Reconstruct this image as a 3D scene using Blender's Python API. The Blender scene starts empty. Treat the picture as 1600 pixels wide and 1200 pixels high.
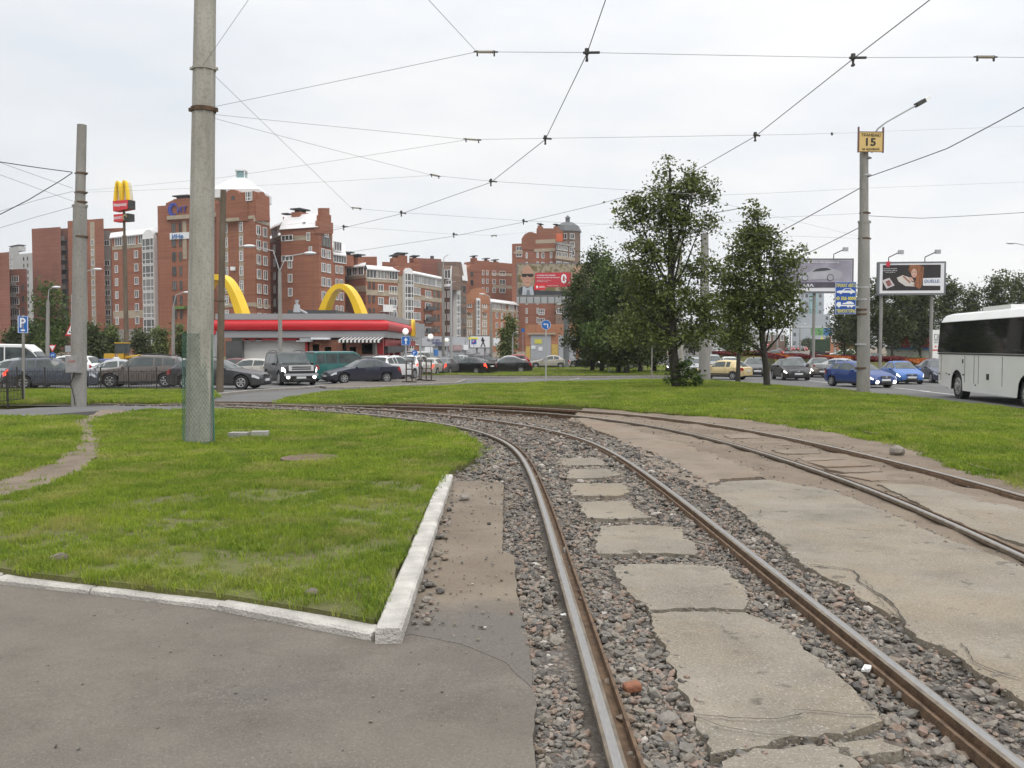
import bpy, bmesh, math, random
import numpy as np
from mathutils import Vector, Matrix, noise
from mathutils.geometry import delaunay_2d_cdt
R = random.Random(7)
NR = np.random.default_rng(11)
SC = bpy.context.scene
COL = SC.collection
rad = math.radians

# ---------------------------------------------------------------- camera, sky, sun
CAMZ = 1.544
FPX = 1400.0
PITCH = math.atan(60 / FPX)
cam = bpy.data.cameras.new('camera')
cam.sensor_width = 36.0
cam.lens = 36.0 * FPX / 1600
cam.clip_end = 3000
camo = bpy.data.objects.new('camera', cam)
COL.objects.link(camo)
camo.location = (0, 0, CAMZ)
camo.rotation_euler = (rad(90) - PITCH, 0, 0)
SC.camera = camo

SUN_EL, SUN_AZ = 48, 150
w = bpy.data.worlds.new('World')
SC.world = w
w.use_nodes = True
nt = w.node_tree
nt.nodes.clear()
def N(nt, t, **k):
    n = nt.nodes.new(t)
    for a, b in k.items():
        if a.startswith('i_'):
            n.inputs[a[2:].replace('_', ' ')].default_value = b
        else:
            setattr(n, a, b)
    return n
def mathn(nt, op, a, b=None, c=None, clamp=False):
    n = nt.nodes.new('ShaderNodeMath'); n.operation = op; n.use_clamp = clamp
    for i, x in enumerate((a, b, c)):
        if x is None: continue
        if isinstance(x, (int, float)): n.inputs[i].default_value = x
        else: nt.links.new(x, n.inputs[i])
    return n.outputs[0]
sky = N(nt, 'ShaderNodeTexSky', sky_type='NISHITA', sun_disc=False)
sky.sun_elevation = rad(SUN_EL); sky.sun_rotation = rad(SUN_AZ)
tc = N(nt, 'ShaderNodeTexCoord')
sep = N(nt, 'ShaderNodeSeparateXYZ')
nt.links.new(tc.outputs['Generated'], sep.inputs[0])
el = mathn(nt, 'MAXIMUM', sep.outputs[2], 0.0)
el2 = mathn(nt, 'POWER', el, 3.0)
lum = mathn(nt, 'MULTIPLY', mathn(nt, 'MULTIPLY_ADD', el2, 17.0, 7.5), mathn(nt, 'MULTIPLY_ADD', sep.outputs[0], 0.09, 1.0))
mp = N(nt, 'ShaderNodeMapping'); mp.inputs['Scale'].default_value = (1.0, 1.0, 3.2)
nt.links.new(tc.outputs['Generated'], mp.inputs[0])
nz = N(nt, 'ShaderNodeTexNoise', i_Scale=2.1, i_Detail=6.0, i_Roughness=0.55)
nt.links.new(mp.outputs[0], nz.inputs[0])
cl = mathn(nt, 'MULTIPLY_ADD', nz.outputs[0], 0.36, 0.825)
lum2 = mathn(nt, 'MULTIPLY', lum, cl)
cramp = N(nt, 'ShaderNodeValToRGB')
cramp.color_ramp.elements[0].position = 0.35; cramp.color_ramp.elements[0].color = (0.90, 0.945, 1.0, 1)
cramp.color_ramp.elements[1].position = 0.60; cramp.color_ramp.elements[1].color = (1.0, 0.992, 0.985, 1)
nt.links.new(nz.outputs[0], cramp.inputs[0])
vm = N(nt, 'ShaderNodeVectorMath', operation='SCALE')
nt.links.new(cramp.outputs[0], vm.inputs[0]); nt.links.new(lum2, vm.inputs['Scale'])
mx = N(nt, 'ShaderNodeMix', data_type='RGBA'); mx.inputs[0].default_value = 0.94
nt.links.new(sky.outputs[0], mx.inputs[6]); nt.links.new(vm.outputs[0], mx.inputs[7])
bg = N(nt, 'ShaderNodeBackground'); bg.inputs[1].default_value = 0.1
nt.links.new(mx.outputs[2], bg.inputs[0])
wo = N(nt, 'ShaderNodeOutputWorld'); nt.links.new(bg.outputs[0], wo.inputs[0])

sl = bpy.data.lights.new('sun', 'SUN'); sl.energy = 0.9; sl.angle = rad(25); sl.color = (1, 0.95, 0.88)
so = bpy.data.objects.new('sun', sl); COL.objects.link(so)
# light comes from behind the camera, a little from the right, through the cloud
sd = Vector((math.sin(rad(SUN_AZ)) * math.cos(rad(SUN_EL)), math.cos(rad(SUN_AZ)) * math.cos(rad(SUN_EL)), math.sin(rad(SUN_EL))))
so.rotation_euler = sd.to_track_quat('Z', 'Y').to_euler(); so.location = (0, -20, 40)
SC.view_settings.view_transform = 'Standard'
SC.view_settings.look = 'None'
SC.view_settings.exposure = 0.34
SC.view_settings.gamma = 1.0
SC.view_settings.use_curve_mapping = False
SC.cycles.max_bounces = 6
SC.cycles.transparent_max_bounces = 8
SC.cycles.use_denoising = True

# ---------------------------------------------------------------- place geometry
SLOPE = 0.012
_gy = [-50, 0, 62, 85, 110, 220, 420, 3000]
_gzv = [0.6, 0, -0.744, -0.90, -0.85, -0.2, 0.1, 0.1]
def gz(y):
    return float(np.interp(y, _gy, _gzv))
def gzv(y):
    return np.interp(y, _gy, _gzv)
CP, SP = math.cos(PITCH), math.sin(PITCH)
def ray(px, py):
    x = (px - 800) / FPX; y = (600 - py) / FPX
    return (x, CP + y * SP, -SP + y * CP)
def at(px, py, Y):
    d = ray(px, py); t = Y / d[1]
    return Vector((t * d[0], Y, CAMZ + t * d[2]))
def zat(py, Y):
    return at(800, py, Y).z
def xat(px, Y):
    return at(px, 560, Y).x
def G(px, py, o=0.0):
    d = ray(px, py)
    f = lambda t: CAMZ + t * d[2] - gz(t * d[1]) - o
    a, b = 0.5, 700.0
    if f(b) > 0: t = b
    else:
        for _ in range(60):
            m = (a + b) / 2
            if f(m) > 0: a = m
            else: b = m
        t = (a + b) / 2
    return (t * d[0], t * d[1])
def GP(px, py, o=0.0):
    x, y = G(px, py, o); return Vector((x, y, gz(y) + o))

# ---------------------------------------------------------------- materials
MATS = {}
def base_mat(name):
    m = bpy.data.materials.new(name); m.use_nodes = True
    nt = m.node_tree; b = nt.nodes['Principled BSDF']
    return m, nt, b
def M(name, col, rough=0.8, var=0.15, scale=3.0, bump=0.0, bscale=60.0, metal=0.0, col2=None, emit=0.0, spec=0.5, detail=5.0, stretch=None, coat=0.0):
    if name in MATS: return MATS[name]
    m, nt, b = base_mat(name)
    tc = N(nt, 'ShaderNodeTexCoord')
    src = tc.outputs['Object']
    if stretch:
        mp = N(nt, 'ShaderNodeMapping'); mp.inputs['Scale'].default_value = stretch
        nt.links.new(src, mp.inputs[0]); src = mp.outputs[0]
    c2 = col2 or tuple(max(0, x * (1 - var * 2)) for x in col)
    if var or col2:
        nz = N(nt, 'ShaderNodeTexNoise', i_Scale=scale, i_Detail=detail, i_Roughness=0.6)
        nt.links.new(src, nz.inputs[0])
        rp = N(nt, 'ShaderNodeValToRGB')
        rp.color_ramp.elements[0].position = 0.32; rp.color_ramp.elements[0].color = (*c2, 1)
        rp.color_ramp.elements[1].position = 0.68; rp.color_ramp.elements[1].color = (*col, 1)
        nt.links.new(nz.outputs[0], rp.inputs[0]); nt.links.new(rp.outputs[0], b.inputs['Base Color'])
    else:
        b.inputs['Base Color'].default_value = (*col, 1)
    b.inputs['Roughness'].default_value = rough
    b.inputs['Metallic'].default_value = metal
    b.inputs['Specular IOR Level'].default_value = spec
    if coat: b.inputs['Coat Weight'].default_value = coat
    if emit:
        b.inputs['Emission Color'].default_value = (*col, 1); b.inputs['Emission Strength'].default_value = emit
    if bump:
        n2 = N(nt, 'ShaderNodeTexNoise', i_Scale=bscale, i_Detail=4.0)
        nt.links.new(tc.outputs['Object'], n2.inputs[0])
        bp = N(nt, 'ShaderNodeBump'); bp.inputs['Strength'].default_value = bump; bp.inputs['Distance'].default_value = 0.02
        nt.links.new(n2.outputs[0], bp.inputs['Height']); nt.links.new(bp.outputs[0], b.inputs['Normal'])
    MATS[name] = m
    return m
def ramp(nt, src, stops):
    r = N(nt, 'ShaderNodeValToRGB'); e = r.color_ramp.elements
    while len(e) < len(stops): e.new(0.5)
    for k, (p, c) in enumerate(stops):
        e[k].position = p; e[k].color = (*c, 1)
    nt.links.new(src, r.inputs[0]); return r.outputs[0]
def noise_at(nt, src, scale, detail=5.0, rough=0.6):
    n = N(nt, 'ShaderNodeTexNoise', i_Scale=scale, i_Detail=detail, i_Roughness=rough)
    nt.links.new(src, n.inputs[0]); return n.outputs[0]
def mixc(nt, fac, a, b, mode='MIX'):
    m = N(nt, 'ShaderNodeMix', data_type='RGBA', blend_type=mode)
    for sock, v in ((m.inputs[0], fac), (m.inputs[6], a), (m.inputs[7], b)):
        if isinstance(v, (int, float)): sock.default_value = v
        elif isinstance(v, tuple): sock.default_value = (*v, 1)
        else: nt.links.new(v, sock)
    return m.outputs[2]
def ground_mat(name, c_lo, c_hi, big=0.35, speck=(0.5, 0.46, 0.42), speck_amt=0.25, bump=0.35, fine=140.0, stain=(0.05, 0.045, 0.04), stain_amt=0.5, patch=None, patch_amt=0.0, spots=0.0):
    """worn paving or soil: slow tone drift, dirty patches, aggregate specks, fine relief"""
    m, nt, b = base_mat(name)
    tc = N(nt, 'ShaderNodeTexCoord'); s = tc.outputs['Object']
    n1 = noise_at(nt, s, big, 6.0, 0.62)
    c = ramp(nt, n1, [(0.30, c_lo), (0.70, c_hi)])
    n2 = noise_at(nt, s, 1.7, 7.0, 0.68)
    f2 = ramp(nt, n2, [(0.50, (0, 0, 0)), (0.74, (stain_amt,) * 3)])
    c = mixc(nt, f2, c, stain)
    if patch:
        n3 = noise_at(nt, s, 0.55, 6.0, 0.7)
        f3 = ramp(nt, n3, [(0.46, (0, 0, 0)), (0.62, (patch_amt,) * 3)])
        c = mixc(nt, f3, c, patch)
    if spots:
        c = mixc(nt, ramp(nt, noise_at(nt, s, 5.5, 2.0, 0.5), [(0.66, (0, 0, 0)), (0.72, (spots,) * 3)]), c, (0.06, 0.052, 0.042))
    n4 = noise_at(nt, s, fine, 2.0, 0.7)
    f4 = ramp(nt, n4, [(0.56, (0, 0, 0)), (0.70, (speck_amt,) * 3)])
    c = mixc(nt, f4, c, speck)
    n5 = noise_at(nt, s, fine * 0.6, 3.0, 0.7)
    f5 = ramp(nt, n5, [(0.30, (0.55,) * 3), (0.48, (1, 1, 1))])
    c = mixc(nt, 0.6, c, f5, 'MULTIPLY')
    nt.links.new(c, b.inputs['Base Color'])
    b.inputs['Roughness'].default_value = 0.92
    b.inputs['Specular IOR Level'].default_value = 0.25
    bp = N(nt, 'ShaderNodeBump'); bp.inputs['Strength'].default_value = bump; bp.inputs['Distance'].default_value = 0.008
    h = mathn(nt, 'ADD', n4, mathn(nt, 'MULTIPLY', noise_at(nt, s, 18.0, 5.0), 1.5))
    nt.links.new(h, bp.inputs['Height']); nt.links.new(bp.outputs[0], b.inputs['Normal'])
    MATS[name] = m; return m
def paint_mat():
    m, nt, b = base_mat('car_paint')
    oi = N(nt, 'ShaderNodeObjectInfo')
    tc = N(nt, 'ShaderNodeTexCoord')
    dz = noise_at(nt, tc.outputs['Object'], 2.3, 4.0)
    sp = N(nt, 'ShaderNodeSeparateXYZ'); nt.links.new(tc.outputs['Object'], sp.inputs[0])
    mr = N(nt, 'ShaderNodeMapRange'); nt.links.new(sp.outputs[2], mr.inputs[0])
    mr.inputs[1].default_value = 0.75; mr.inputs[2].default_value = 0.2; mr.inputs[3].default_value = 0.008; mr.inputs[4].default_value = 0.28
    dirt = mathn(nt, 'MULTIPLY', mr.outputs[0], dz, clamp=True)
    c = mixc(nt, dirt, oi.outputs['Color'], (0.17, 0.15, 0.125))
    nt.links.new(c, b.inputs['Base Color'])
    b.inputs['Roughness'].default_value = 0.32
    b.inputs['Coat Weight'].default_value = 0.2; b.inputs['Specular IOR Level'].default_value = 0.35; b.inputs['Coat Roughness'].default_value = 0.08
    MATS['car_paint'] = m; return m
def leaf_mat(name, lo, hi, trans=0.3):
    m, nt, b = base_mat(name)
    g = N(nt, 'ShaderNodeNewGeometry'); tc = N(nt, 'ShaderNodeTexCoord')
    n = noise_at(nt, tc.outputs['Object'], 0.9, 3.0)
    v = mathn(nt, 'ADD', mathn(nt, 'MULTIPLY', g.outputs['Random Per Island'], 0.55), mathn(nt, 'MULTIPLY', n, 0.55))
    c = ramp(nt, v, [(0.2, lo), (0.85, hi)])
    nt.links.new(c, b.inputs['Base Color']); b.inputs['Roughness'].default_value = 0.62
    b.inputs['Specular IOR Level'].default_value = 0.3
    t = N(nt, 'ShaderNodeBsdfTranslucent'); nt.links.new(c, t.inputs[0])
    ms = N(nt, 'ShaderNodeMixShader'); ms.inputs[0].default_value = trans
    nt.links.new(b.outputs[0], ms.inputs[1]); nt.links.new(t.outputs[0], ms.inputs[2])
    nt.links.new(ms.outputs[0], nt.nodes['Material Output'].inputs[0])
    MATS[name] = m; return m
def grass_mat(name, dark, lite, dry):
    m, nt, b = base_mat(name)
    g = N(nt, 'ShaderNodeNewGeometry'); p = g.outputs['Position']
    oi = N(nt, 'ShaderNodeObjectInfo')
    n1 = noise_at(nt, p, 0.45, 5.0, 0.65)
    v = mathn(nt, 'ADD', mathn(nt, 'MULTIPLY', n1, 0.75), mathn(nt, 'MULTIPLY', oi.outputs['Random'], 0.3))
    c = ramp(nt, v, [(0.38, dark), (0.72, lite)])
    n2 = noise_at(nt, p, 1.1, 5.0, 0.7)
    f = ramp(nt, n2, [(0.50, (0, 0, 0)), (0.70, (0.85,) * 3)])
    c = mixc(nt, f, c, dry)
    nt.links.new(c, b.inputs['Base Color']); b.inputs['Roughness'].default_value = 0.7
    b.inputs['Specular IOR Level'].default_value = 0.2
    t = N(nt, 'ShaderNodeBsdfTranslucent'); nt.links.new(c, t.inputs[0])
    ms = N(nt, 'ShaderNodeMixShader'); ms.inputs[0].default_value = 0.35
    nt.links.new(b.outputs[0], ms.inputs[1]); nt.links.new(t.outputs[0], ms.inputs[2])
    nt.links.new(ms.outputs[0], nt.nodes['Material Output'].inputs[0])
    MATS[name] = m; return m

# ---------------------------------------------------------------- mesh building
ORG = {}
class MB:
    def __init__(s):
        s.v = []; s.f = []; s.m = []; s.mi = 0
    def add(s, vs, fs, mi=None):
        k = len(s.v); s.v += [tuple(x) for x in vs]
        s.f += [tuple(i + k for i in f) for f in fs]; s.m += [s.mi if mi is None else mi] * len(fs)
        return s
    def box(s, c, d, rz=0, mi=None, rot=None):
        x, y, z = (q / 2 for q in d)
        vs = [Vector(p) for p in ((-x, -y, -z), (x, -y, -z), (x, y, -z), (-x, y, -z), (-x, -y, z), (x, -y, z), (x, y, z), (-x, y, z))]
        if rot is not None: vs = [rot @ p for p in vs]
        elif rz:
            r = Matrix.Rotation(rz, 3, 'Z'); vs = [r @ p for p in vs]
        c = Vector(c)
        return s.add([p + c for p in vs], [(0, 3, 2, 1), (4, 5, 6, 7), (0, 1, 5, 4), (1, 2, 6, 5), (2, 3, 7, 6), (3, 0, 4, 7)], mi)
    def bbox(s, x0, x1, y0, y1, z0, z1, mi=None):
        return s.box(((x0 + x1) / 2, (y0 + y1) / 2, (z0 + z1) / 2), (x1 - x0, y1 - y0, z1 - z0), mi=mi)
    def prism(s, poly, z0, z1, mi=None):
        n = len(poly)
        a = sum(poly[i][0] * poly[(i + 1) % n][1] - poly[(i + 1) % n][0] * poly[i][1] for i in range(n))
        if a < 0: poly = poly[::-1]
        z1s = z1 if hasattr(z1, '__len__') else [z1] * n
        if a < 0 and hasattr(z1, '__len__'): z1s = z1s[::-1]
        vs = [(p[0], p[1], z0) for p in poly] + [(p[0], p[1], z1s[i]) for i, p in enumerate(poly)]
        fs = [tuple(range(n - 1, -1, -1)), tuple(range(n, 2 * n))] + [(i, (i + 1) % n, n + (i + 1) % n, n + i) for i in range(n)]
        return s.add(vs, fs, mi)
    def tube(s, pts, r, n=6, mi=None, cap=True):
        pts = [Vector(p) for p in pts]; k = len(pts)
        rs = r if hasattr(r, '__len__') else [r] * k
        vs = []; up = Vector((0, 0, 1))
        u = None
        for i, p in enumerate(pts):
            t = (pts[min(i + 1, k - 1)] - pts[max(i - 1, 0)])
            t = t.normalized() if t.length > 1e-9 else Vector((0, 0, 1))
            if u is None:
                u = t.cross(up) if abs(t.z) < 0.95 else t.cross(Vector((1, 0, 0)))
            u = (u - t * u.dot(t)).normalized(); q = t.cross(u)
            for j in range(n):
                a = 2 * math.pi * j / n + math.pi / n
                vs.append(p + (u * math.cos(a) + q * math.sin(a)) * rs[i])
        fs = [(i * n + j, i * n + (j + 1) % n, (i + 1) * n + (j + 1) % n, (i + 1) * n + j) for i in range(k - 1) for j in range(n)]
        if cap: fs += [tuple(range(n - 1, -1, -1)), tuple((k - 1) * n + j for j in range(n))]
        return s.add(vs, fs, mi)
    def cyl(s, p0, p1, r0, r1=None, n=12, mi=None):
        return s.tube([p0, p1], [r0, r0 if r1 is None else r1], n, mi)
    def ball(s, c, r, n=10, k=6, mi=None, sc=(1, 1, 1)):
        vs = []; c = Vector(c)
        for i in range(k + 1):
            a = math.pi * i / k
            for j in range(n):
                b = 2 * math.pi * j / n
                vs.append(c + Vector((math.sin(a) * math.cos(b) * r * sc[0], math.sin(a) * math.sin(b) * r * sc[1], math.cos(a) * r * sc[2])))
        return s.add(vs, [(i * n + j, (i + 1) * n + j, (i + 1) * n + (j + 1) % n, i * n + (j + 1) % n) for i in range(k) for j in range(n)], mi)
    def plate(s, poly, y0=0.0, t=0.02, mi=None):
        """outline in x,z standing upright, facing -y, thickness t behind y0"""
        n = len(poly)
        a = sum(poly[i][0] * poly[(i + 1) % n][1] - poly[(i + 1) % n][0] * poly[i][1] for i in range(n))
        if a < 0: poly = poly[::-1]
        vs = [(p[0], y0, p[1]) for p in poly] + [(p[0], y0 + t, p[1]) for p in poly]
        fs = [tuple(range(n)), tuple(range(2 * n - 1, n - 1, -1))] + [(i, n + i, n + (i + 1) % n, (i + 1) % n) for i in range(n)]
        return s.add(vs, fs, mi)
    def band(s, path, wdt, y0, y1, mi=None, closed=False):
        """strip of width wdt following a path in x,z, from y0 to y1"""
        n = len(path); inn = []; out = []
        for i in range(n):
            p = Vector(path[i]); a = Vector(path[(i - 1) % n] if closed else path[max(i - 1, 0)]); b = Vector(path[(i + 1) % n] if closed else path[min(i + 1, n - 1)])
            t = (b - a).normalized(); q = Vector((-t.y, t.x))
            ww = wdt[i] if hasattr(wdt, '__len__') else wdt
            out.append(p + q * ww / 2); inn.append(p - q * ww / 2)
        vs = []
        for i in range(n):
            vs += [(out[i].x, y0, out[i].y), (out[i].x, y1, out[i].y), (inn[i].x, y1, inn[i].y), (inn[i].x, y0, inn[i].y)]
        fs = []
        for i in range(n if closed else n - 1):
            k = (i + 1) % n
            for j in range(4):
                fs.append((i * 4 + j, k * 4 + j, k * 4 + (j + 1) % 4, i * 4 + (j + 1) % 4))
        if not closed: fs += [(0, 1, 2, 3), tuple((n - 1) * 4 + j for j in (3, 2, 1, 0))]
        return s.add(vs, fs, mi)
    def mesh(s, name, mats, smooth=False, fix=True):
        me = bpy.data.meshes.new(name)
        me.from_pydata(s.v, [], s.f)
        for m in (mats if isinstance(mats, (list, tuple)) else [mats]): me.materials.append(m)
        me.polygons.foreach_set('material_index', s.m)
        if fix:
            b = bmesh.new(); b.from_mesh(me); bmesh.ops.recalc_face_normals(b, faces=b.faces); b.to_mesh(me); b.free()
        if smooth:
            me.polygons.foreach_set('use_smooth', [True] * len(me.polygons))
            if smooth is not True: me.set_sharp_from_angle(angle=rad(smooth))
        me.update(); return me
    def build(s, name, mats, parent=None, smooth=False, world=False, fix=True):
        if world and parent is not None:
            o = ORG[parent.name]; s.v = [(x - o[0], y - o[1], z - o[2]) for x, y, z in s.v]
        return link(name, s.mesh(name, mats, smooth, fix), parent)
def link(name, me, parent=None, loc=None, rz=None):
    o = bpy.data.objects.new(name, me); COL.objects.link(o)
    if parent is not None: o.parent = parent
    if loc is not None: o.location = loc
    if rz is not None: o.rotation_euler = (0, 0, rz)
    return o
def tag(o, label=None, cat=None, group=None, kind=None):
    if label: o['label'] = label
    if cat: o['category'] = cat
    if group: o['group'] = group
    if kind: o['kind'] = kind
    return o
def thing(name, label, cat, loc=(0, 0, 0), rz=0.0, group=None, kind=None):
    o = bpy.data.objects.new(name, None); COL.objects.link(o)
    o.empty_display_size = 0.3
    o.location = loc; o.rotation_euler = (0, 0, rz)
    ORG[o.name] = tuple(loc)
    return tag(o, label, cat, group, kind)
def dup(root, loc, rz, label=None, group=None, scale=None):
    def cp(o, par):
        c = o.copy(); COL.objects.link(c)
        if par is not None: c.parent = par
        for ch in o.children: cp(ch, c)
        return c
    c = cp(root, None); c.location = loc; c.rotation_euler = (0, 0, rz)
    if label: c['label'] = label
    if group: c['group'] = group
    if scale: c.scale = scale if hasattr(scale, '__len__') else (scale,) * 3
    ORG[c.name] = tuple(loc)
    return c
def np_mesh(name, V, F, mats, smooth=False):
    """V (n,3), F (m,k) arrays"""
    me = bpy.data.meshes.new(name); k = F.shape[1]
    me.vertices.add(len(V)); me.vertices.foreach_set('co', np.ascontiguousarray(V, dtype=np.float32).ravel())
    me.loops.add(F.size); me.loops.foreach_set('vertex_index', F.ravel().astype(np.int32))
    me.polygons.add(len(F)); me.polygons.foreach_set('loop_start', np.arange(len(F), dtype=np.int32) * k)
    for m in (mats if isinstance(mats, (list, tuple)) else [mats]): me.materials.append(m)
    me.update(calc_edges=True)
    if smooth: me.polygons.foreach_set('use_smooth', [True] * len(F))
    return me
def text(name, s, w, h, mat, parent, loc, rz=0.0, depth=0.006, bold=0.0, align='CENTER', shear=0.0):
    """lettering centred at loc, fitted into w x h metres, standing upright facing -y of the parent"""
    cu = bpy.data.curves.new(name, 'FONT'); cu.body = s; cu.align_x = 'CENTER'; cu.align_y = 'CENTER'
    cu.extrude = 0.02; cu.offset = bold; cu.resolution_u = 2; cu.space_line = 1.05
    o = bpy.data.objects.new(name, cu)
    me = bpy.data.meshes.new_from_object(o)
    bpy.data.objects.remove(o); bpy.data.curves.remove(cu)
    n = len(me.vertices); a = np.empty(n * 3, dtype=np.float32); me.vertices.foreach_get('co', a); a = a.reshape(-1, 3)
    a[:, 0] += a[:, 1] * shear
    mn, mxx = a.min(0), a.max(0); c = (mn + mxx) / 2; d = np.maximum(mxx - mn, 1e-6)
    b = (a - c) / d * np.array((w, h, depth))
    r = np.c_[b[:, 0], -b[:, 2], b[:, 1]].astype(np.float32)
    me.vertices.foreach_set('co', np.ascontiguousarray(r).ravel()); me.update()
    me.materials.clear(); me.materials.append(mat)
    return link(name, me, parent, loc, rz)
def circ(r, n=20, cx=0.0, cz=0.0, sx=1.0, sz=1.0):
    return [(cx + r * sx * math.cos(2 * math.pi * i / n), cz + r * sz * math.sin(2 * math.pi * i / n)) for i in range(n)]
def rect(x0, x1, z0, z1): return [(x0, z0), (x1, z0), (x1, z1), (x0, z1)]
def inpoly(P, poly):
    x, y = P[:, 0], P[:, 1]; ins = np.zeros(len(P), bool); n = len(poly)
    for i in range(n):
        x0, y0 = poly[i]; x1, y1 = poly[(i + 1) % n]
        c = (y0 > y) != (y1 > y)
        with np.errstate(divide='ignore', invalid='ignore'):
            ins ^= c & (x < (x1 - x0) * (y - y0) / (y1 - y0 + 1e-12) + x0)
    return ins
def catmull(P, step=0.25):
    P = [np.array(p, float) for p in P]; out = []
    for i in range(len(P) - 1):
        p0 = P[max(i - 1, 0)]; p1 = P[i]; p2 = P[i + 1]; p3 = P[min(i + 2, len(P) - 1)]
        n = max(2, int(np.linalg.norm(p2 - p1) / step))
        for k in range(n):
            t = k / n
            out.append(0.5 * ((2 * p1) + (-p0 + p2) * t + (2 * p0 - 5 * p1 + 4 * p2 - p3) * t * t + (-p0 + 3 * p1 - 3 * p2 + p3) * t ** 3))
    out.append(P[-1]); return np.array(out)
def edge_ragged(poly, step, amp, freq=2.0, seed=0.0, smooth=False):
    out = []
    n = len(poly)
    for i in range(n):
        a = np.array(poly[i]); b = np.array(poly[(i + 1) % n]); L = np.linalg.norm(b - a)
        k = max(1, int(L / step))
        nn = np.array([-(b - a)[1], (b - a)[0]]) / max(L, 1e-6)
        for j in range(k):
            p = a + (b - a) * j / k
            q = noise.noise(Vector((p[0] * freq + seed, p[1] * freq, seed))) + 0.6 * noise.noise(Vector((p[0] * freq * 3.1 + seed, p[1] * freq * 3.1, seed)))
            out.append(tuple(p + nn * q * amp))
    return out
def sheet(name, poly, off, mat, spacing=1.0, skirt=0.0, hump=0.0, hfreq=0.5, parent=None, zfun=None, smooth=True):
    """a ground patch over an outline: triangulated with inner points, follows the terrain, with a real edge of depth skirt"""
    P = np.array(poly); mn = P.min(0); mx_ = P.max(0)
    xs = np.arange(mn[0], mx_[0], spacing); ys = np.arange(mn[1], mx_[1], spacing)
    inner = np.empty((0, 2))
    if len(xs) and len(ys):
        g = np.stack(np.meshgrid(xs, ys), -1).reshape(-1, 2); g = g + NR.uniform(-.2, .2, g.shape) * spacing
        g = g[inpoly(g, poly)]
        if len(g) and len(poly) < 3000:
            Q = np.array(poly); keep = np.ones(len(g), bool)
            for k in range(0, len(g), 2000):
                d = ((g[k:k + 2000, None, :] - Q[None]) ** 2).sum(-1).min(1); keep[k:k + 2000] = d > (spacing * 0.35) ** 2
            g = g[keep]
        inner = g
    n = len(poly)
    vs = [Vector(p) for p in poly] + [Vector(p) for p in inner]
    res = delaunay_2d_cdt(vs, [], [list(range(n))], 1, 1e-5)
    V, F, orig = res[0], res[2], res[3]
    zf = zfun or (lambda x, y: gz(y) + off)
    def hz(x, y, edge):
        h = 0 if (edge or not hump) else hump * noise.noise(Vector((x * hfreq, y * hfreq, 3.3)))
        return zf(x, y) + h
    isb = [any(i < n for i in o) for o in orig]
    verts = [(p.x, p.y, hz(p.x, p.y, isb[i])) for i, p in enumerate(V)]
    faces = [tuple(f) for f in F]
    faces = [f if ((V[f[1]] - V[f[0]]).x * (V[f[2]] - V[f[0]]).y - (V[f[1]] - V[f[0]]).y * (V[f[2]] - V[f[0]]).x) > 0 else f[::-1] for f in faces]
    if skirt:
        cnt = {}
        for f in faces:
            for a, b in zip(f, f[1:] + f[:1]): cnt[(a, b)] = 1
        bd = [(a, b) for (a, b) in cnt if (b, a) not in cnt]
        low = {}
        for a, b in bd:
            for q in (a, b):
                if q not in low:
                    low[q] = len(verts); x, y, z = verts[q]; verts.append((x, y, z - skirt))
            faces.append((b, a, low[a], low[b]))
    me = bpy.data.meshes.new(name); me.from_pydata(verts, [], faces); me.materials.append(mat)
    if smooth:
        me.polygons.foreach_set('use_smooth', [True] * len(me.polygons)); me.set_sharp_from_angle(angle=rad(35))
    me.update()
    return link(name, me, parent)
def scatter_nodes(obj, protos, name):
    """points of obj -> instances of protos (rotation and scale from point attributes)"""
    ng = bpy.data.node_groups.new(name, 'GeometryNodeTree')
    ng.interface.new_socket('Geometry', in_out='INPUT', socket_type='NodeSocketGeometry')
    ng.interface.new_socket('Geometry', in_out='OUTPUT', socket_type='NodeSocketGeometry')
    gi = ng.nodes.new('NodeGroupInput'); go = ng.nodes.new('NodeGroupOutput')
    gi_ = ng.nodes.new('GeometryNodeGeometryToInstance')
    for p in protos[::-1]:
        oi = ng.nodes.new('GeometryNodeObjectInfo'); oi.inputs[0].default_value = p
        oi.inputs['As Instance'].default_value = True
        ng.links.new(oi.outputs['Geometry'], gi_.inputs[0])
    ip = ng.nodes.new('GeometryNodeInstanceOnPoints')
    ip.inputs['Pick Instance'].default_value = True
    ng.links.new(gi.outputs[0], ip.inputs['Points']); 
    jo = ng.nodes.new('GeometryNodeJoinGeometry')
    ng.nodes.remove(gi_)
    for n in [q for q in ng.nodes if q.bl_idname == 'GeometryNodeObjectInfo']:
        ng.links.new(n.outputs['Geometry'], jo.inputs[0])
    ng.links.new(jo.outputs[0], ip.inputs['Instance'])
    for nm, typ, sock in (('rot', 'FLOAT_VECTOR', 'Rotation'), ('siz', 'FLOAT_VECTOR', 'Scale'), ('pick', 'INT', 'Instance Index')):
        na = ng.nodes.new('GeometryNodeInputNamedAttribute'); na.data_type = typ; na.inputs[0].default_value = nm
        ng.links.new(next(s for s in na.outputs if s.enabled and s.name == 'Attribute'), ip.inputs[sock])
    ng.links.new(ip.outputs[0], go.inputs[0])
    md = obj.modifiers.new(name, 'NODES'); md.node_group = ng
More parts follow.
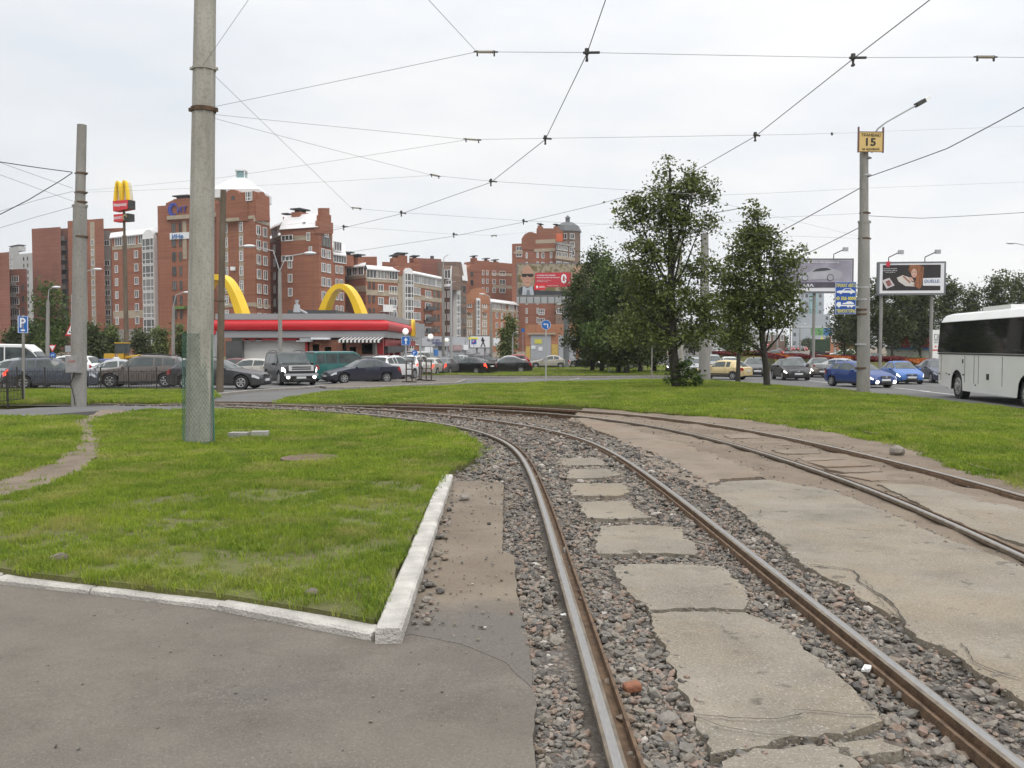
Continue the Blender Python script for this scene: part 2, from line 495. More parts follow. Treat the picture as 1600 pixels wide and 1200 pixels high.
def scatter(name, P, rot, siz, pick, protos, label):
    me = bpy.data.meshes.new(name); me.vertices.add(len(P)); me.vertices.foreach_set('co', P.astype(np.float32).ravel())
    for nm, typ, d, key in (('rot', 'FLOAT_VECTOR', rot.astype(np.float32).ravel(), 'vector'), ('siz', 'FLOAT_VECTOR', siz.astype(np.float32).ravel(), 'vector'), ('pick', 'INT', pick.astype(np.int32), 'value')):
        a = me.attributes.new(nm, typ, 'POINT'); a.data.foreach_set(key, d)
    me.update()
    o = link(name, me); tag(o, label, None, None, 'stuff')
    scatter_nodes(o, protos, name); return o
# ================================================================ GROUND
m_dirt = ground_mat('packed_dirt', (0.14, 0.108, 0.078), (0.225, 0.18, 0.134), big=0.5, speck=(0.34, 0.30, 0.26), speck_amt=0.5, bump=0.8, fine=70, stain=(0.07, 0.055, 0.042), stain_amt=0.7)
m_ballbed = ground_mat('ballast_bed', (0.075, 0.062, 0.05), (0.13, 0.11, 0.09), big=1.2, speck=(0.24, 0.22, 0.20), speck_amt=0.6, bump=1.0, fine=50, stain=(0.05, 0.042, 0.034), stain_amt=0.6)
bs_ = m_ballbed.node_tree.nodes['Principled BSDF']; nt_ = m_ballbed.node_tree; tc_ = N(nt_, 'ShaderNodeTexCoord'); vo_ = N(nt_, 'ShaderNodeTexVoronoi', i_Scale=34.0); nt_.links.new(tc_.outputs['Object'], vo_.inputs['Vector'])
sx_ = N(nt_, 'ShaderNodeSeparateColor'); nt_.links.new(vo_.outputs['Color'], sx_.inputs[0]); src_ = bs_.inputs['Base Color'].links[0].from_socket
cc_ = ramp(nt_, sx_.outputs[0], [(0, (.075, .07, .066)), (.45, (.14, .13, .12)), (.7, (.19, .16, .14)), (1, (.24, .21, .185))]); cc_ = mixc(nt_, ramp(nt_, vo_.outputs['Distance'], [(.35, (1, 1, 1)), (.62, (.15,) * 3)]), (.06, .05, .042), cc_)
nt_.links.new(mixc(nt_, ramp(nt_, noise_at(nt_, tc_.outputs['Object'], 1.3, 5.0, .6), [(.4, (.75,) * 3), (.62, (.1,) * 3)]), src_, cc_), bs_.inputs['Base Color'])
m_asph = ground_mat('old_asphalt', (0.10, 0.089, 0.077), (0.15, 0.135, 0.117), big=1.1, speck=(0.30, 0.265, 0.23), speck_amt=0.5, bump=0.4, fine=95, stain=(0.075, 0.066, 0.056), stain_amt=0.75, patch=(0.158, 0.138, 0.113), patch_amt=0.5, spots=0.25)
m_apron = ground_mat('dirty_asphalt_apron', (0.145, 0.118, 0.088), (0.215, 0.18, 0.138), big=1.3, speck=(0.33, 0.25, 0.19), speck_amt=0.5, bump=0.4, fine=110, stain=(0.09, 0.07, 0.055), stain_amt=0.6, patch=(0.15, 0.118, 0.088), patch_amt=0.6)
m_slab = ground_mat('worn_slab', (0.165, 0.145, 0.113), (0.26, 0.232, 0.187), big=1.3, speck=(0.46, 0.43, 0.39), speck_amt=0.6, bump=0.45, fine=85, stain=(0.125, 0.105, 0.078), stain_amt=0.8, patch=(0.25, 0.20, 0.14), patch_amt=0.6, spots=0.6)
m_slabred = ground_mat('rusty_slab', (0.165, 0.135, 0.104), (0.245, 0.202, 0.155), big=0.9, speck=(0.40, 0.33, 0.28), speck_amt=0.45, bump=0.45, fine=110, stain=(0.11, 0.085, 0.065), stain_amt=0.7, patch=(0.21, 0.15, 0.105), patch_amt=0.6)
m_road = ground_mat('road_asphalt', (0.105, 0.102, 0.10), (0.15, 0.147, 0.143), big=0.15, speck=(0.28, 0.27, 0.26), speck_amt=0.25, bump=0.2, fine=90, stain=(0.08, 0.078, 0.075), stain_amt=0.4)
m_soil = ground_mat('lawn_soil', (0.085, 0.085, 0.032), (0.135, 0.145, 0.042), big=0.6, speck=(0.2, 0.22, 0.08), speck_amt=0.4, bump=1.0, fine=45, stain=(0.105, 0.085, 0.05), stain_amt=0.8)
m_kerb = M('kerb_stone', (.53, .505, .46), 0.9, 0.20, 4, 0.8, 60)
m_kerbgrey = M('kerb_grey', (0.30, 0.275, 0.245), 0.9, 0.18, 5, 0.5, 90)
m_rust = M('rail_rust', (0.17, 0.105, 0.06), 0.8, 0.3, 14, 0.4, 90, metal=0.2)
m_brownrail = M('rail_side', (0.21, 0.17, 0.125), 0.55, 0.25, 9, 0.3, 90, metal=0.3)
m_steel = M('rail_steel', (0.36, 0.35, 0.34), 0.45, 0.12, 30, 0.05, 60, metal=0.85, stretch=(4, 0.6, 4))
m_paint_line = M('road_paint', (0.62, 0.62, 0.60), 0.8, 0.2, 3)

RAIL, BAL, PAV, ROAD, LAWN = 0.0, -0.068, -0.03, -0.05, 0.05
# the ground: one sheet to the horizon
def ground_sheet():
    xs = np.r_[-900, -500, -300, -180, np.arange(-120, 181, 6.0), 260, 400, 700, 1200]
    ys = np.r_[-60, -30, -12, np.arange(-6, 62, 2.0), np.arange(62, 240, 6.0), 260, 300, 420, 700, 1200, 2400]
    X, Y = np.meshgrid(xs, ys); Z = gzv(Y) - 0.17
    V = np.stack([X, Y, Z], -1).reshape(-1, 3); nx, ny = len(xs), len(ys)
    i = np.arange(nx * ny).reshape(ny, nx)
    F = np.stack([i[:-1, :-1], i[:-1, 1:], i[1:, 1:], i[1:, :-1]], -1).reshape(-1, 4)
    o = link('ground', np_mesh('ground', V, F, m_dirt)); tag(o, kind='structure', label='bare brown earth that carries the whole crossing')
ground_sheet()
def px(pts, o): return [G(x, y, o) for x, y in pts]

# ---- the wide street beyond the lawns and the avenue that runs off to the towers
road_poly = [(-90, 29.0), (-12, 29.0), (-8.5, 31.0), (20, 27.0), (21.5, 10), (90, 10), (120, 60), (150, 165), (-90, 165)]
o = sheet('road', edge_ragged(road_poly, 4, 0.0), ROAD, m_road, 4.0); tag(o, 'grey asphalt street and parking ground behind the lawns', kind='structure')
o = sheet('avenue', [(30, 166), (62, 166), (168, 640), (112, 640)], ROAD, m_road, 12.0); tag(o, 'grey avenue running away toward the pale towers', kind='structure')
def dash(ax, ay, bx, by, wdt, off=ROAD + 0.006):
    a = Vector((ax, ay)); b = Vector((bx, by)); d = (b - a).normalized(); n = Vector((-d.y, d.x)) * wdt / 2
    return [(p.x, p.y, gz(p.y) + off) for p in (a - n, b - n, b + n, a + n)]
mb = MB()
for (x0, y0, x1, y1) in ((1397, 606, 1452, 612), (1240, 592, 1300, 599), (1440, 611, 1500, 618), (1385, 592, 1420, 597), (1300, 586, 1340, 590), (1165, 578, 1200, 580), (805, 592, 830, 591), (890, 593, 915, 590), (1245, 580, 1290, 583)):
    a = G(x0, y0, ROAD); b = G(x1, y1, ROAD)
    mb.add(dash(*a, *b, 0.14), [(0, 1, 2, 3)])
o = mb.build('lane_marking', m_paint_line); tag(o, 'white lane dashes painted on the street', kind='structure')

# ---- foreground asphalt (left) and the dirty apron beside the rails
asph = px([(832, 1080), (836, 1200)], PAV) + [(0.09, 2.2), (0.1, -5), (-40, -5), (-40, 7.9)] + px([(-260, 893), (0, 905), (150, 919), (345, 945), (560, 994), (625, 1000)], PAV) + px([(640, 985), (720, 985), (790, 1005)], PAV)
o = sheet('pavement', edge_ragged(asph, 0.09, 0.03, 3.0), PAV, m_asph, 0.35, 0.13, 0.010, 0.6); tag(o, 'grey brown asphalt forecourt in front of the lawn', kind='structure')
apron = px([(627, 995), (672, 870), (702, 765), (708, 752), (750, 752), (787, 757), (786, 800), (784, 861), (803, 868), (806, 905), (810, 945), (826, 1010), (832, 1076), (790, 1036), (720, 1006), (640, 991)], PAV)
m_ = m_asph; nt_ = m_.node_tree; bs_ = nt_.nodes['Principled BSDF']
o = sheet('apron', edge_ragged(apron, 0.07, 0.014, 4.0, 5), PAV + 0.003, m_apron, 0.15, 0.11, 0.012, 1.1); tag(o, 'sandy worn asphalt strip between kerb and ballast', kind='structure')
for mm in (m_asph, m_apron):        # sand lies along the kerb foot and thins out over the forecourt
    nt_ = mm.node_tree; bs_ = nt_.nodes['Principled BSDF']; src_ = bs_.inputs['Base Color'].links[0].from_socket; g_ = N(nt_, 'ShaderNodeNewGeometry'); sp_ = N(nt_, 'ShaderNodeSeparateXYZ'); nt_.links.new(g_.outputs['Position'], sp_.inputs[0])
    w1 = noise_at(nt_, g_.outputs['Position'], 1.6, 6.0, .65); ymask = mathn(nt_, 'MULTIPLY_ADD', sp_.outputs[1], 1.3, mathn(nt_, 'MULTIPLY_ADD', w1, 2.6, -8.0), clamp=True)
    asph_c = ramp(nt_, noise_at(nt_, g_.outputs['Position'], 90.0, 3.0, .7), [(.35, (.10, .089, .077)), (.65, (.15, .135, .117))])
    if mm is m_apron: nt_.links.new(mixc(nt_, ymask, asph_c, src_), bs_.inputs['Base Color'])
    else:
        dv = mathn(nt_, 'MULTIPLY_ADD', noise_at(nt_, g_.outputs['Position'], .5, 6.0, .7), 2.2, -.85, clamp=True); nt_.links.new(mixc(nt_, mathn(nt_, 'MULTIPLY', dv, .55), src_, (.165, .14, .11)), bs_.inputs['Base Color'])
# ---- slabs between the rails
def slab(name, pts, mat, label, off=PAV, seed=1.0, amp=0.042, sp=0.2):
    return tag(sheet(name, edge_ragged(px(pts, off), 0.045, amp, 6.0, seed), off, mat, sp, 0.13, 0.012, 1.3), label, kind='structure')
S = {}
slabs_px = [
    [(1020, 957), (1090, 955), (1164, 957), (1215, 978), (1260, 1010), (1330, 1075), (1383, 1128), (1325, 1143), (1240, 1152), (1115, 1178), (1085, 1115), (1062, 1075), (1040, 1010), (1020, 985)],
    [(957, 882), (1050, 881), (1135, 886), (1150, 905), (1170, 933), (1162, 952), (1090, 950), (1018, 952), (985, 930), (968, 905)],
    [(940, 822), (1000, 820), (1060, 823), (1070, 838), (1095, 856), (1085, 866), (1000, 864), (936, 865), (928, 850)],
    [(902, 784), (985, 782), (992, 795), (1020, 808), (975, 811), (916, 809)],
    [(892, 755), (975, 755), (986, 768), (965, 775), (892, 774)],
    [(888, 733), (950, 732), (970, 742), (940, 747), (888, 747)],
    [(874, 716), (935, 715), (950, 726), (878, 727)],
    [(1122, 1186), (1200, 1170), (1250, 1163), (1330, 1168), (1345, 1200), (1400, 1290), (1180, 1290)],
    [(1300, 1160), (1370, 1155), (1412, 1168), (1400, 1180), (1330, 1185), (1310, 1178)]]
for k, s_ in enumerate(slabs_px):
    slab('paving_slab', s_, m_slab, 'broken concrete slab lying in the ballast between the near rails', seed=3.1 * k + 1)
mid = [(1105, 765), (1135, 752), (1200, 749), (1300, 766), (1345, 784), (1400, 806), (1462, 835), (1530, 858), (1600, 886), (1720, 935), (1900, 1010), (1950, 1200), (1760, 1190), (1600, 1094), (1560, 1068), (1480, 1016), (1440, 1000), (1412, 975), (1390, 957), (1340, 935), (1328, 917), (1262, 887), (1230, 862), (1212, 845), (1180, 818), (1160, 800)]
slab('paved_strip', mid, m_slab, 'wide cracked concrete strip between the two tracks', seed=41, sp=0.3)
slab('red_strip', [(902, 655), (960, 662), (1040, 684), (1130, 713), (1200, 744), (1130, 748), (1100, 761), (1040, 740), (1000, 706), (960, 682), (920, 668)], m_slabred, 'reddish worn paving strip between the tracks farther off', off=PAV - 0.02, seed=52, sp=0.4, amp=.07)
slab('far_slab', [(1370, 755), (1440, 757), (1462, 762), (1550, 782), (1600, 796), (1800, 860), (1800, 930), (1600, 850), (1525, 827), (1472, 806), (1437, 786)], m_slab, 'broad concrete slab between the rails of the far track', off=PAV - .008, seed=61)
for k, s_ in enumerate(([(1312, 741), (1375, 738), (1422, 750), (1362, 751)], [(1288, 732), (1370, 730), (1378, 736), (1320, 738)], [(1262, 722), (1330, 718), (1362, 727), (1290, 729)], [(1248, 715), (1306, 713), (1318, 717), (1258, 720)], [(1206, 703), (1277, 701), (1282, 708), (1224, 709)], [(1172, 690), (1230, 689), (1238, 695), (1185, 696)], [(1130, 679), (1180, 678), (1190, 684), (1142, 685)])):
    slab('paving_slab', s_, m_slabred, 'narrow reddish slab strip between the rails of the far track', off=PAV - .012, seed=71 + k, amp=0.05)
# cracks: thin dark sunken seams on the slabs
m_crack = M('crack', (0.05, 0.042, 0.034), 0.95, 0)
def crack(pts, w0, o=PAV + 0.013, seed=0):
    P = catmull(px(pts, o), 0.03); mb = MB(); vs = []; n = len(P)
    for i, p in enumerate(P):
        t = P[min(i + 1, n - 1)] - P[max(i - 1, 0)]; t /= max(np.linalg.norm(t), 1e-6); q = np.array([-t[1], t[0]])
        j = noise.noise(Vector((i * .23, seed, 0))) * .022 + noise.noise(Vector((i * .9, seed, 4))) * .009
        ww = w0 * (0.35 + 0.9 * abs(noise.noise(Vector((i * .31, seed + 9, 0)))))
        a = p + q * (j + ww); b = p + q * (j - ww)
        vs += [(a[0], a[1], gz(a[1]) + o), (b[0], b[1], gz(b[1]) + o)]
    mb.add(vs, [(2 * i, 2 * i + 1, 2 * i + 3, 2 * i + 2) for i in range(n - 1)])
    return tag(mb.build('crack', m_crack), 'dark crack running across a concrete slab', kind='structure')
for k, (c, w0) in enumerate([([(1265, 882), (1330, 890), (1345, 910), (1385, 935), (1410, 965), (1405, 978)], .012), ([(1170, 800), (1260, 797), (1350, 799)], .004), ([(1500, 1005), (1530, 1038), (1600, 1062)], .006),
                             ([(1085, 1115), (1130, 1120), (1200, 1122), (1255, 1116)], .007), ([(1088, 1120), (1140, 1137), (1200, 1147), (1240, 1150)], .005), ([(1240, 1108), (1300, 1112), (1368, 1116)], .005),
                             ([(1160, 806), (1185, 802), (1190, 796)], .006), ([(1130, 757), (1200, 765), (1290, 776)], .004), ([(1497, 795), (1530, 810)], .005), ([(1350, 905), (1390, 953), (1412, 968)], .004)]):
    crack(c, w0, seed=k * 3.7)

# ---- rails
T1L = catmull([(.43, -6), (.42, 1), (.405, 3.6), (.38, 5.0), (.355, 7.0), (.33, 8.8), (.28, 11.1), (.16, 13.9), (-.08, 16.2), (-.62, 18.4), (-1.72, 20.9), (-3.4, 23.4), (-5.5, 25.6), (-7.8, 27.2), (-10.8, 28.5), (-16.4, 30.1), (-24, 31.4), (-45, 33.6)], 0.3)
T2L = catmull([(3.3, -6), (3.6, 2), (3.97, 6.9), (4.14, 8.8), (4.2, 10.8), (4.1, 13.6), (3.74, 17.2), (3.0, 20.5), (1.75, 23.4), (0.0, 25.7), (-1.95, 27.1), (-4.5, 28.1), (-8, 28.95), (-12.0, 29.55), (-16.3, 30.15)], 0.3)
def smooth(P, k=6):
    for _ in range(k): P[1:-1] = P[1:-1] * .5 + (P[:-2] + P[2:]) * .25
    return P
T1L = smooth(T1L, 30); T2L = smooth(T2L, 30)
def offset(P, d):
    t = np.gradient(P, axis=0); t /= np.linalg.norm(t, axis=1)[:, None]
    return P + np.c_[t[:, 1], -t[:, 0]] * d
T1R = offset(T1L, 1.524); T2R = offset(T2L, 1.524)
prof = [(-.075, -.17), (-.075, -.15), (-.012, -.13), (-.012, -.055), (-.036, -.035), (-.036, -.006), (-.022, 0), (.016, 0), (.033, -.006), (.035, -.048), (.083, -.052), (.086, -.012), (.101, -.012), (.103, -.06), (.03, -.075), (.012, -.13), (.075, -.15), (.075, -.17)]
pm = [0, 0, 0, 1, 1, 1, 2, 1, 0, 0, 0, 0, 0, 0, 0, 0, 0, 0]
def rail(P, side, label, off=0.0, group=None):
    t = np.gradient(P, axis=0); t /= np.linalg.norm(t, axis=1)[:, None]; q = np.c_[t[:, 1], -t[:, 0]] * side
    n = len(P); k = len(prof); vs = []
    for i in range(n):
        for (a, z) in prof:
            c = P[i] + q[i] * a; vs.append((c[0], c[1], gz(c[1]) + z + off))
    mb = MB(); mb.v = vs
    for i in range(n - 1):
        for j in range(k):
            mb.f.append((i * k + j, (i + 1) * k + j, (i + 1) * k + (j + 1) % k, i * k + (j + 1) % k)); mb.m.append(pm[j])
    o = mb.build('tram_rail', [m_rust, m_brownrail, m_steel], smooth=25)
    return tag(o, label, 'rail')
rail(T1L, 1, 'worn grooved rail nearest the kerb, left rail of the near track')
rail(T1R, -1, 'shiny rail of the near track running beside the wide cracked strip')
rail(T2L, 1, 'rail of the far track that borders the wide cracked strip')
rail(T2R, -1, 'outermost rail, beside the dirt edge of the right lawn')

# ---- lawns
lawnL = px([(-700, 880)], LAWN) + px([(0, 888), (150, 906), (357, 929), (584, 968), (640, 845), (690, 742), (712, 728), (742, 712), (738, 690), (700, 672), (640, 662), (560, 652), (470, 646), (400, 642), (330, 641), (230, 642), (150, 650), (60, 652), (0, 653), (-700, 660)], LAWN)
def lz(x, y):
    return gz(y) + LAWN + 0.05 * (noise.noise(Vector((x * .35, y * .35, 1))) + .4 * noise.noise(Vector((x * 1.4, y * 1.4, 2)))) * min(1, max(0, (y - 6.3) / 2))
o = sheet('lawn', edge_ragged(lawnL, 0.25, 0.03, 2.0, 9), LAWN, m_soil, 0.4, 0.2, zfun=lz); tag(o, 'grassy corner lawn behind the pale kerb', kind='structure')
lawnR = px([(2100, 900), (1720, 800), (1600, 748), (1560, 737), (1500, 715), (1440, 698), (1400, 684), (1330, 669), (1260, 660), (1180, 653), (1090, 648), (1000, 641), (900, 634), (800, 630.5), (600, 630), (500, 630), (432, 630), (450, 625), (520, 615), (610, 609), (700, 605.5), (850, 599), (1000, 595), (1060, 594), (1130, 598), (1200, 604), (1300, 612), (1420, 623), (1520, 632), (1600, 640)], 0.0) + [(17.4, 26), (18.5, 14)]
def rz_(x, y):
    return gz(y) - 0.02 + 0.10 * min(1, max(0, (y - 27) / 8)) + 0.05 * noise.noise(Vector((x * .3, y * .3, 5)))
o = sheet('lawn', edge_ragged(lawnR, 0.3, 0.2, 0.9, 21), 0.0, m_soil, 0.8, 0.3, zfun=rz_); tag(o, 'wide lawn island right of the tracks, with trees along its far edge', kind='structure')
lawnF = px([(612, 592), (640, 586), (720, 586), (800, 587), (900, 587), (1000, 586), (1060, 586), (1110, 584), (1075, 573), (1000, 568.5), (930, 568), (850, 569), (780, 571), (720, 575), (670, 581)], 0.05)
fz = lambda x, y: gz(y) + 0.08 + 0.04 * noise.noise(Vector((x * .2, y * .2, 8)))
o = sheet('lawn', lawnF, 0.05, m_soil, 1.2, 0.25, zfun=fz); tag(o, 'small green lawn beyond the curving street', kind='structure')
lawnS = px([(-900, 634), (0, 628.5), (100, 628), (310, 627.5), (336, 618), (330, 610.5), (200, 609.5), (0, 608.5), (-900, 610)], 0.05)
sz = lambda x, y: gz(y) + 0.04 + 0.04 * noise.noise(Vector((x * .3, y * .3, 18)))
o = sheet('lawn', edge_ragged(lawnS, 0.5, 0.06, 1.0, 4), 0.05, m_soil, 1.0, 0.2, zfun=sz); tag(o, 'grass strip along the black railing', kind='structure')
o = sheet('footpath', px([(-900, 664), (0, 652), (100, 645), (170, 640), (330, 640.5), (400, 640), (330, 634.5), (170, 633.5), (60, 636), (0, 640), (-900, 650)], 0.0), -0.012, m_road, 1.0, 0.1); tag(o, 'grey asphalt footpath between corner lawn and tracks', kind='structure')
trail_poly = px([(-160, 800), (0, 776), (60, 762), (120, 742), (158, 716), (164, 692), (148, 672), (150, 660), (178, 648), (205, 643), (165, 642), (130, 650), (112, 662), (122, 682), (118, 700), (85, 722), (40, 740), (0, 752), (-160, 772)], LAWN)
o = sheet('trail', edge_ragged(trail_poly, 0.12, 0.10, 1.6, 33), LAWN, m_dirt, 0.4, zfun=lambda x, y: lz(x, y) + 0.012); tag(o, 'trodden dirt trail across the corner lawn', kind='structure')
# kerbs: every stone on its own
def kerb(label, A, B, wdt, top, stone, mat, gap=0.012, depth=0.3, jig=0.004, name='kerb'):
    k = thing(name, label, 'kerb', (A[0], A[1], gz(A[1]) + top), 0, None, 'structure')
    del k['category']
    a = Vector(A); b = Vector(B); L = (b - a).length; d = (b - a) / L; q = Vector((-d.y, d.x)); n = max(1, round(L / stone))
    cache = {}
    for i in range(n):
        l = L / n - gap
        c = a + d * (L * (i + .5) / n)
        key = i % 3
        if key not in cache:
            m_ = MB(); rr = random.Random(i + n)
            h = depth; bv = 0.016; w2 = wdt / 2; l2 = l / 2
            sec = [(-w2, -h), (w2, -h), (w2, -bv), (w2 - bv, 0), (-w2 + bv, 0), (-w2, -bv)]
            vs = []
            for u, ins in ((-l2, .008), (-l2 + .012, 0), (-l2 * .3, 0), (l2 * .3, 0), (l2 - .012, 0), (l2, .008)):
                for (s_, z) in sec: vs.append((u, s_ * (1 - ins * 3) + rr.uniform(-.002, .002), z - (ins if z > -.1 else 0) + rr.uniform(-.002, .002)))
            ns = len(sec); m_.add(vs, [(i2 * ns + j, i2 * ns + (j + 1) % ns, (i2 + 1) * ns + (j + 1) % ns, (i2 + 1) * ns + j) for i2 in range(5) for j in range(ns)] + [tuple(range(ns - 1, -1, -1)), tuple(5 * ns + j for j in range(ns))])
            cache[key] = m_.mesh('kerb_stone', mat)
        o = link('kerb_stone', cache[key], k)
        z = gz(c.y) + top + R.uniform(-jig, jig)
        o.location = (c.x - k.location.x, c.y - k.location.y, z - k.location.z)
        sl_ = math.atan2(gz(c.y + d.y * .5) - gz(c.y - d.y * .5), 1)
        o.rotation_euler = (R.uniform(-.01, .01), -sl_, math.atan2(d.y, d.x) + R.uniform(-.006, .006))
    return k
def kerbline(label, pts, wdt, top, stone, mat, **k):
    for A, B in zip(pts, pts[1:]): kerb(label, A, B, wdt, top, stone, mat, **k)
ka = Vector(G(606, 981, .06)); kb_ = Vector(G(698.5, 741, .06))
kerb('pale raised kerb along the ballast side of the corner lawn', ka, kb_, 0.15, 0.065, 1.0, m_kerb)
for A, B in zip([(592, 983), (352, 937), (152, 913), (0, 897), (-260, 884), (-620, 874)], [(352, 937), (152, 913), (0, 897), (-260, 884), (-620, 874), (-1100, 868)]):
    kerb('weathered flush kerb between corner lawn and forecourt', G(*A, .02), G(*B, .02), 0.14, 0.015 if A[0] < 500 else 0.02, 1.0, m_kerb)
for A, B in zip([(612, 593), (640, 588), (720, 588), (800, 589), (900, 589), (1000, 588), (1062, 588)], [(640, 588), (720, 588), (800, 589), (900, 589), (1000, 588), (1062, 588), (1112, 585)]):
    kerb('grey kerb in front of the small far lawn', G(*A, .05), G(*B, .05), 0.2, 0.10, 1.5, m_kerbgrey)
for A, B in zip([(334, 612), (338, 615), (400, 608.5), (470, 605)], [(338, 615), (400, 608.5), (470, 605), (505, 602)]):
    kerb('low dusty kerb beside the parked cars', G(*A, .05), G(*B, .05), 0.2, 0.06, 1.2, m_kerbgrey)
isl = px([(492, 603), (560, 598), (640, 592.5), (715, 592), (726, 594), (715, 598), (640, 602), (560, 606), (510, 606)], 0.0)
o = sheet('pavement', isl, 0.04, m_asph, 1.0, 0.2); tag(o, 'small paved traffic island under the blue arrow sign', kind='structure')
for A, B in zip(isl[4:8], isl[5:9]): kerb('broken kerb edging the small traffic island', A, B, 0.18, 0.05, 1.2, m_kerbgrey)

# ---- ballast stones, grass, litter
def rock_mesh(name, mat, seed, flat=0.6, sub=1):
    b = bmesh.new(); bmesh.ops.create_icosphere(b, subdivisions=sub, radius=1.0)
    rr = random.Random(seed); sx, sy = rr.uniform(.75, 1.25), rr.uniform(.7, 1.1)
    pl = [(Vector((rr.uniform(-1, 1), rr.uniform(-1, 1), rr.uniform(-1, 1))).normalized(), rr.uniform(.55, .85)) for _ in range(7)]
    for v in b.verts:
        for n_, d_ in pl:
            e = v.co.dot(n_) - d_
            if e > 0: v.co -= n_ * e
        v.co *= 1 + rr.uniform(-.08, .08)
        v.co.x *= sx; v.co.y *= sy; v.co.z *= flat
    me = bpy.data.meshes.new(name); b.to_mesh(me); b.free(); me.materials.append(mat); return me
def stone_mat():
    m, nt, b = base_mat('ballast_stone')
    oi = N(nt, 'ShaderNodeObjectInfo'); tc = N(nt, 'ShaderNodeTexCoord')
    c = ramp(nt, oi.outputs['Random'], [(0, (.075, .07, .066)), (.24, (.155, .144, .129)), (.50, (.20, .183, .158)), (.68, (.24, .212, .175)), (.82, (.26, .185, .15)), (.92, (.19, .15, .11)), (.98, (.32, .295, .265)), (1, (.48, .45, .41))])
    c = mixc(nt, 0.8, c, ramp(nt, noise_at(nt, tc.outputs['Object'], 2.4, 4.0), [(.3, (.62, .58, .53)), (.65, (1, 1, 1))]), 'MULTIPLY')
    nt.links.new(c, b.inputs['Base Color']); b.inputs['Roughness'].default_value = .85
    MATS['ballast_stone'] = m; return m
m_stone = stone_mat()
def hid(name, me): return bpy.data.objects.new(name, me)   # never linked to the scene: only the shape that is scattered
rocks = [hid('ballast_stone', rock_mesh('ballast_stone', m_stone, 20 + k, .55 + .08 * (k % 3))) for k in range(7)]
def sample(poly, n):
    P = np.array(poly); mn, mx_ = P.min(0), P.max(0); out = np.empty((0, 2))
    while len(out) < n:
        g = NR.uniform(mn, mx_, (n * 2, 2)); out = np.r_[out, g[inpoly(g, poly)]]
    return out[:n]
slab_polys = [px(s_, PAV) for s_ in slabs_px] + [px(mid, PAV), apron, asph]
def dist_line(P, L):
    d = np.full(len(P), 9e9)
    for k in range(0, len(P), 4000):
        d[k:k + 4000] = np.sqrt(((P[k:k + 4000, None, :] - L[None]) ** 2).sum(-1).min(1))
    return d
def stones():
    bedL = [tuple(p) for p in offset(T1L, -1.25)[::4]] ; bedR = [tuple(p) for p in offset(T1L, 2.25)[::4]]
    poly = [p for p in bedL if p[1] > 1.5 and p[0] > -14] + [p for p in bedR if p[1] > 1.5 and p[0] > -14][::-1]
    segs = []
    Pa = sample(poly, 700000)
    dens = np.clip(4.6 / np.maximum(Pa[:, 1], 2.5), .13, 1.0) ** 1.15
    Pa = Pa[NR.uniform(size=len(Pa)) < dens]
    fine = np.r_[catmull(T1L[::1], .08)] if False else T1L
    for L, lo, hi in ((T1L, .07, .14), (T1R, .07, .14)):
        F_ = np.concatenate([L[:-1] + (L[1:] - L[:-1]) * t for t in (0, .2, .4, .6, .8)])
        Pa = Pa[dist_line(Pa, F_) > .085]
    for sp_ in slab_polys: Pa = Pa[~inpoly(Pa, sp_)]
    Pa = Pa[~inpoly(Pa, lawnL)]
    P2 = sample(px([(700, 640), (900, 655), (1000, 700), (1105, 765), (1000, 740), (860, 660), (700, 645)], BAL), 1600)
    # loose stones on the dirt of the far track and on the apron
    P3 = sample([(3.2, 8), (6.0, 9), (6.1, 20), (2, 25), (2.8, 18)], 1500)
    for sp_ in slab_polys: P3 = P3[~inpoly(P3, sp_)]
    P = np.r_[Pa, P2]; n = len(P)
    bare = np.array([noise.noise(Vector((p[0] * 1.6, p[1] * 1.1, 7))) for p in P])
    keep = (bare < .30) | (NR.uniform(size=n) < .35)
    P = P[keep]; n = len(P)
    r = np.clip(NR.lognormal(-4.48, .48, n), .0045, .04) * np.clip(P[:, 1] / 9, 1.0, 1.45)
    lift = NR.uniform(-.2, 1.1, n)
    z = gzv(P[:, 1]) + BAL - .012 + r * lift
    rot = np.c_[NR.uniform(-.5, .5, n), NR.uniform(-.5, .5, n), NR.uniform(0, 6.28, n)]
    siz = r[:, None] * NR.uniform(.8, 1.2, (n, 3))
    scatter('ballast', np.c_[P, z], rot, siz, NR.integers(0, 7, n), rocks, 'grey and pinkish crushed stone ballast of the near track')
    n3 = len(P3); r = np.clip(NR.lognormal(-4.7, .5, n3), .005, .025)
    scatter('gravel', np.c_[P3, gzv(P3[:, 1]) - .055 + r * .4], np.c_[NR.uniform(-.4, .4, (n3, 2)), NR.uniform(0, 6, n3)], r[:, None] * NR.uniform(.8, 1.2, (n3, 3)), NR.integers(0, 7, n3), rocks, 'small loose stones on the dirt of the far track')
    # crumbs lying along the kerb on the apron
    P4 = sample(px([(634, 985), (680, 985), (712, 765), (702, 765)], PAV), 120); P5 = sample(apron, 260)
    k4 = len(P4); P4 = np.r_[P4, P5]; n4 = len(P4); r = np.r_[np.clip(NR.lognormal(-4.3, .6, k4), .006, .04), np.clip(NR.lognormal(-4.9, .5, len(P5)), .004, .02)]
    scatter('rubble', np.c_[P4, gzv(P4[:, 1]) + PAV + .012 + r * .3], np.c_[NR.uniform(-.4, .4, (n4, 2)), NR.uniform(0, 6, n4)], r[:, None] * NR.uniform(.8, 1.3, (n4, 3)), NR.integers(0, 7, n4), rocks, 'small stone crumbs along the foot of the pale kerb')
stones()
E_ = []
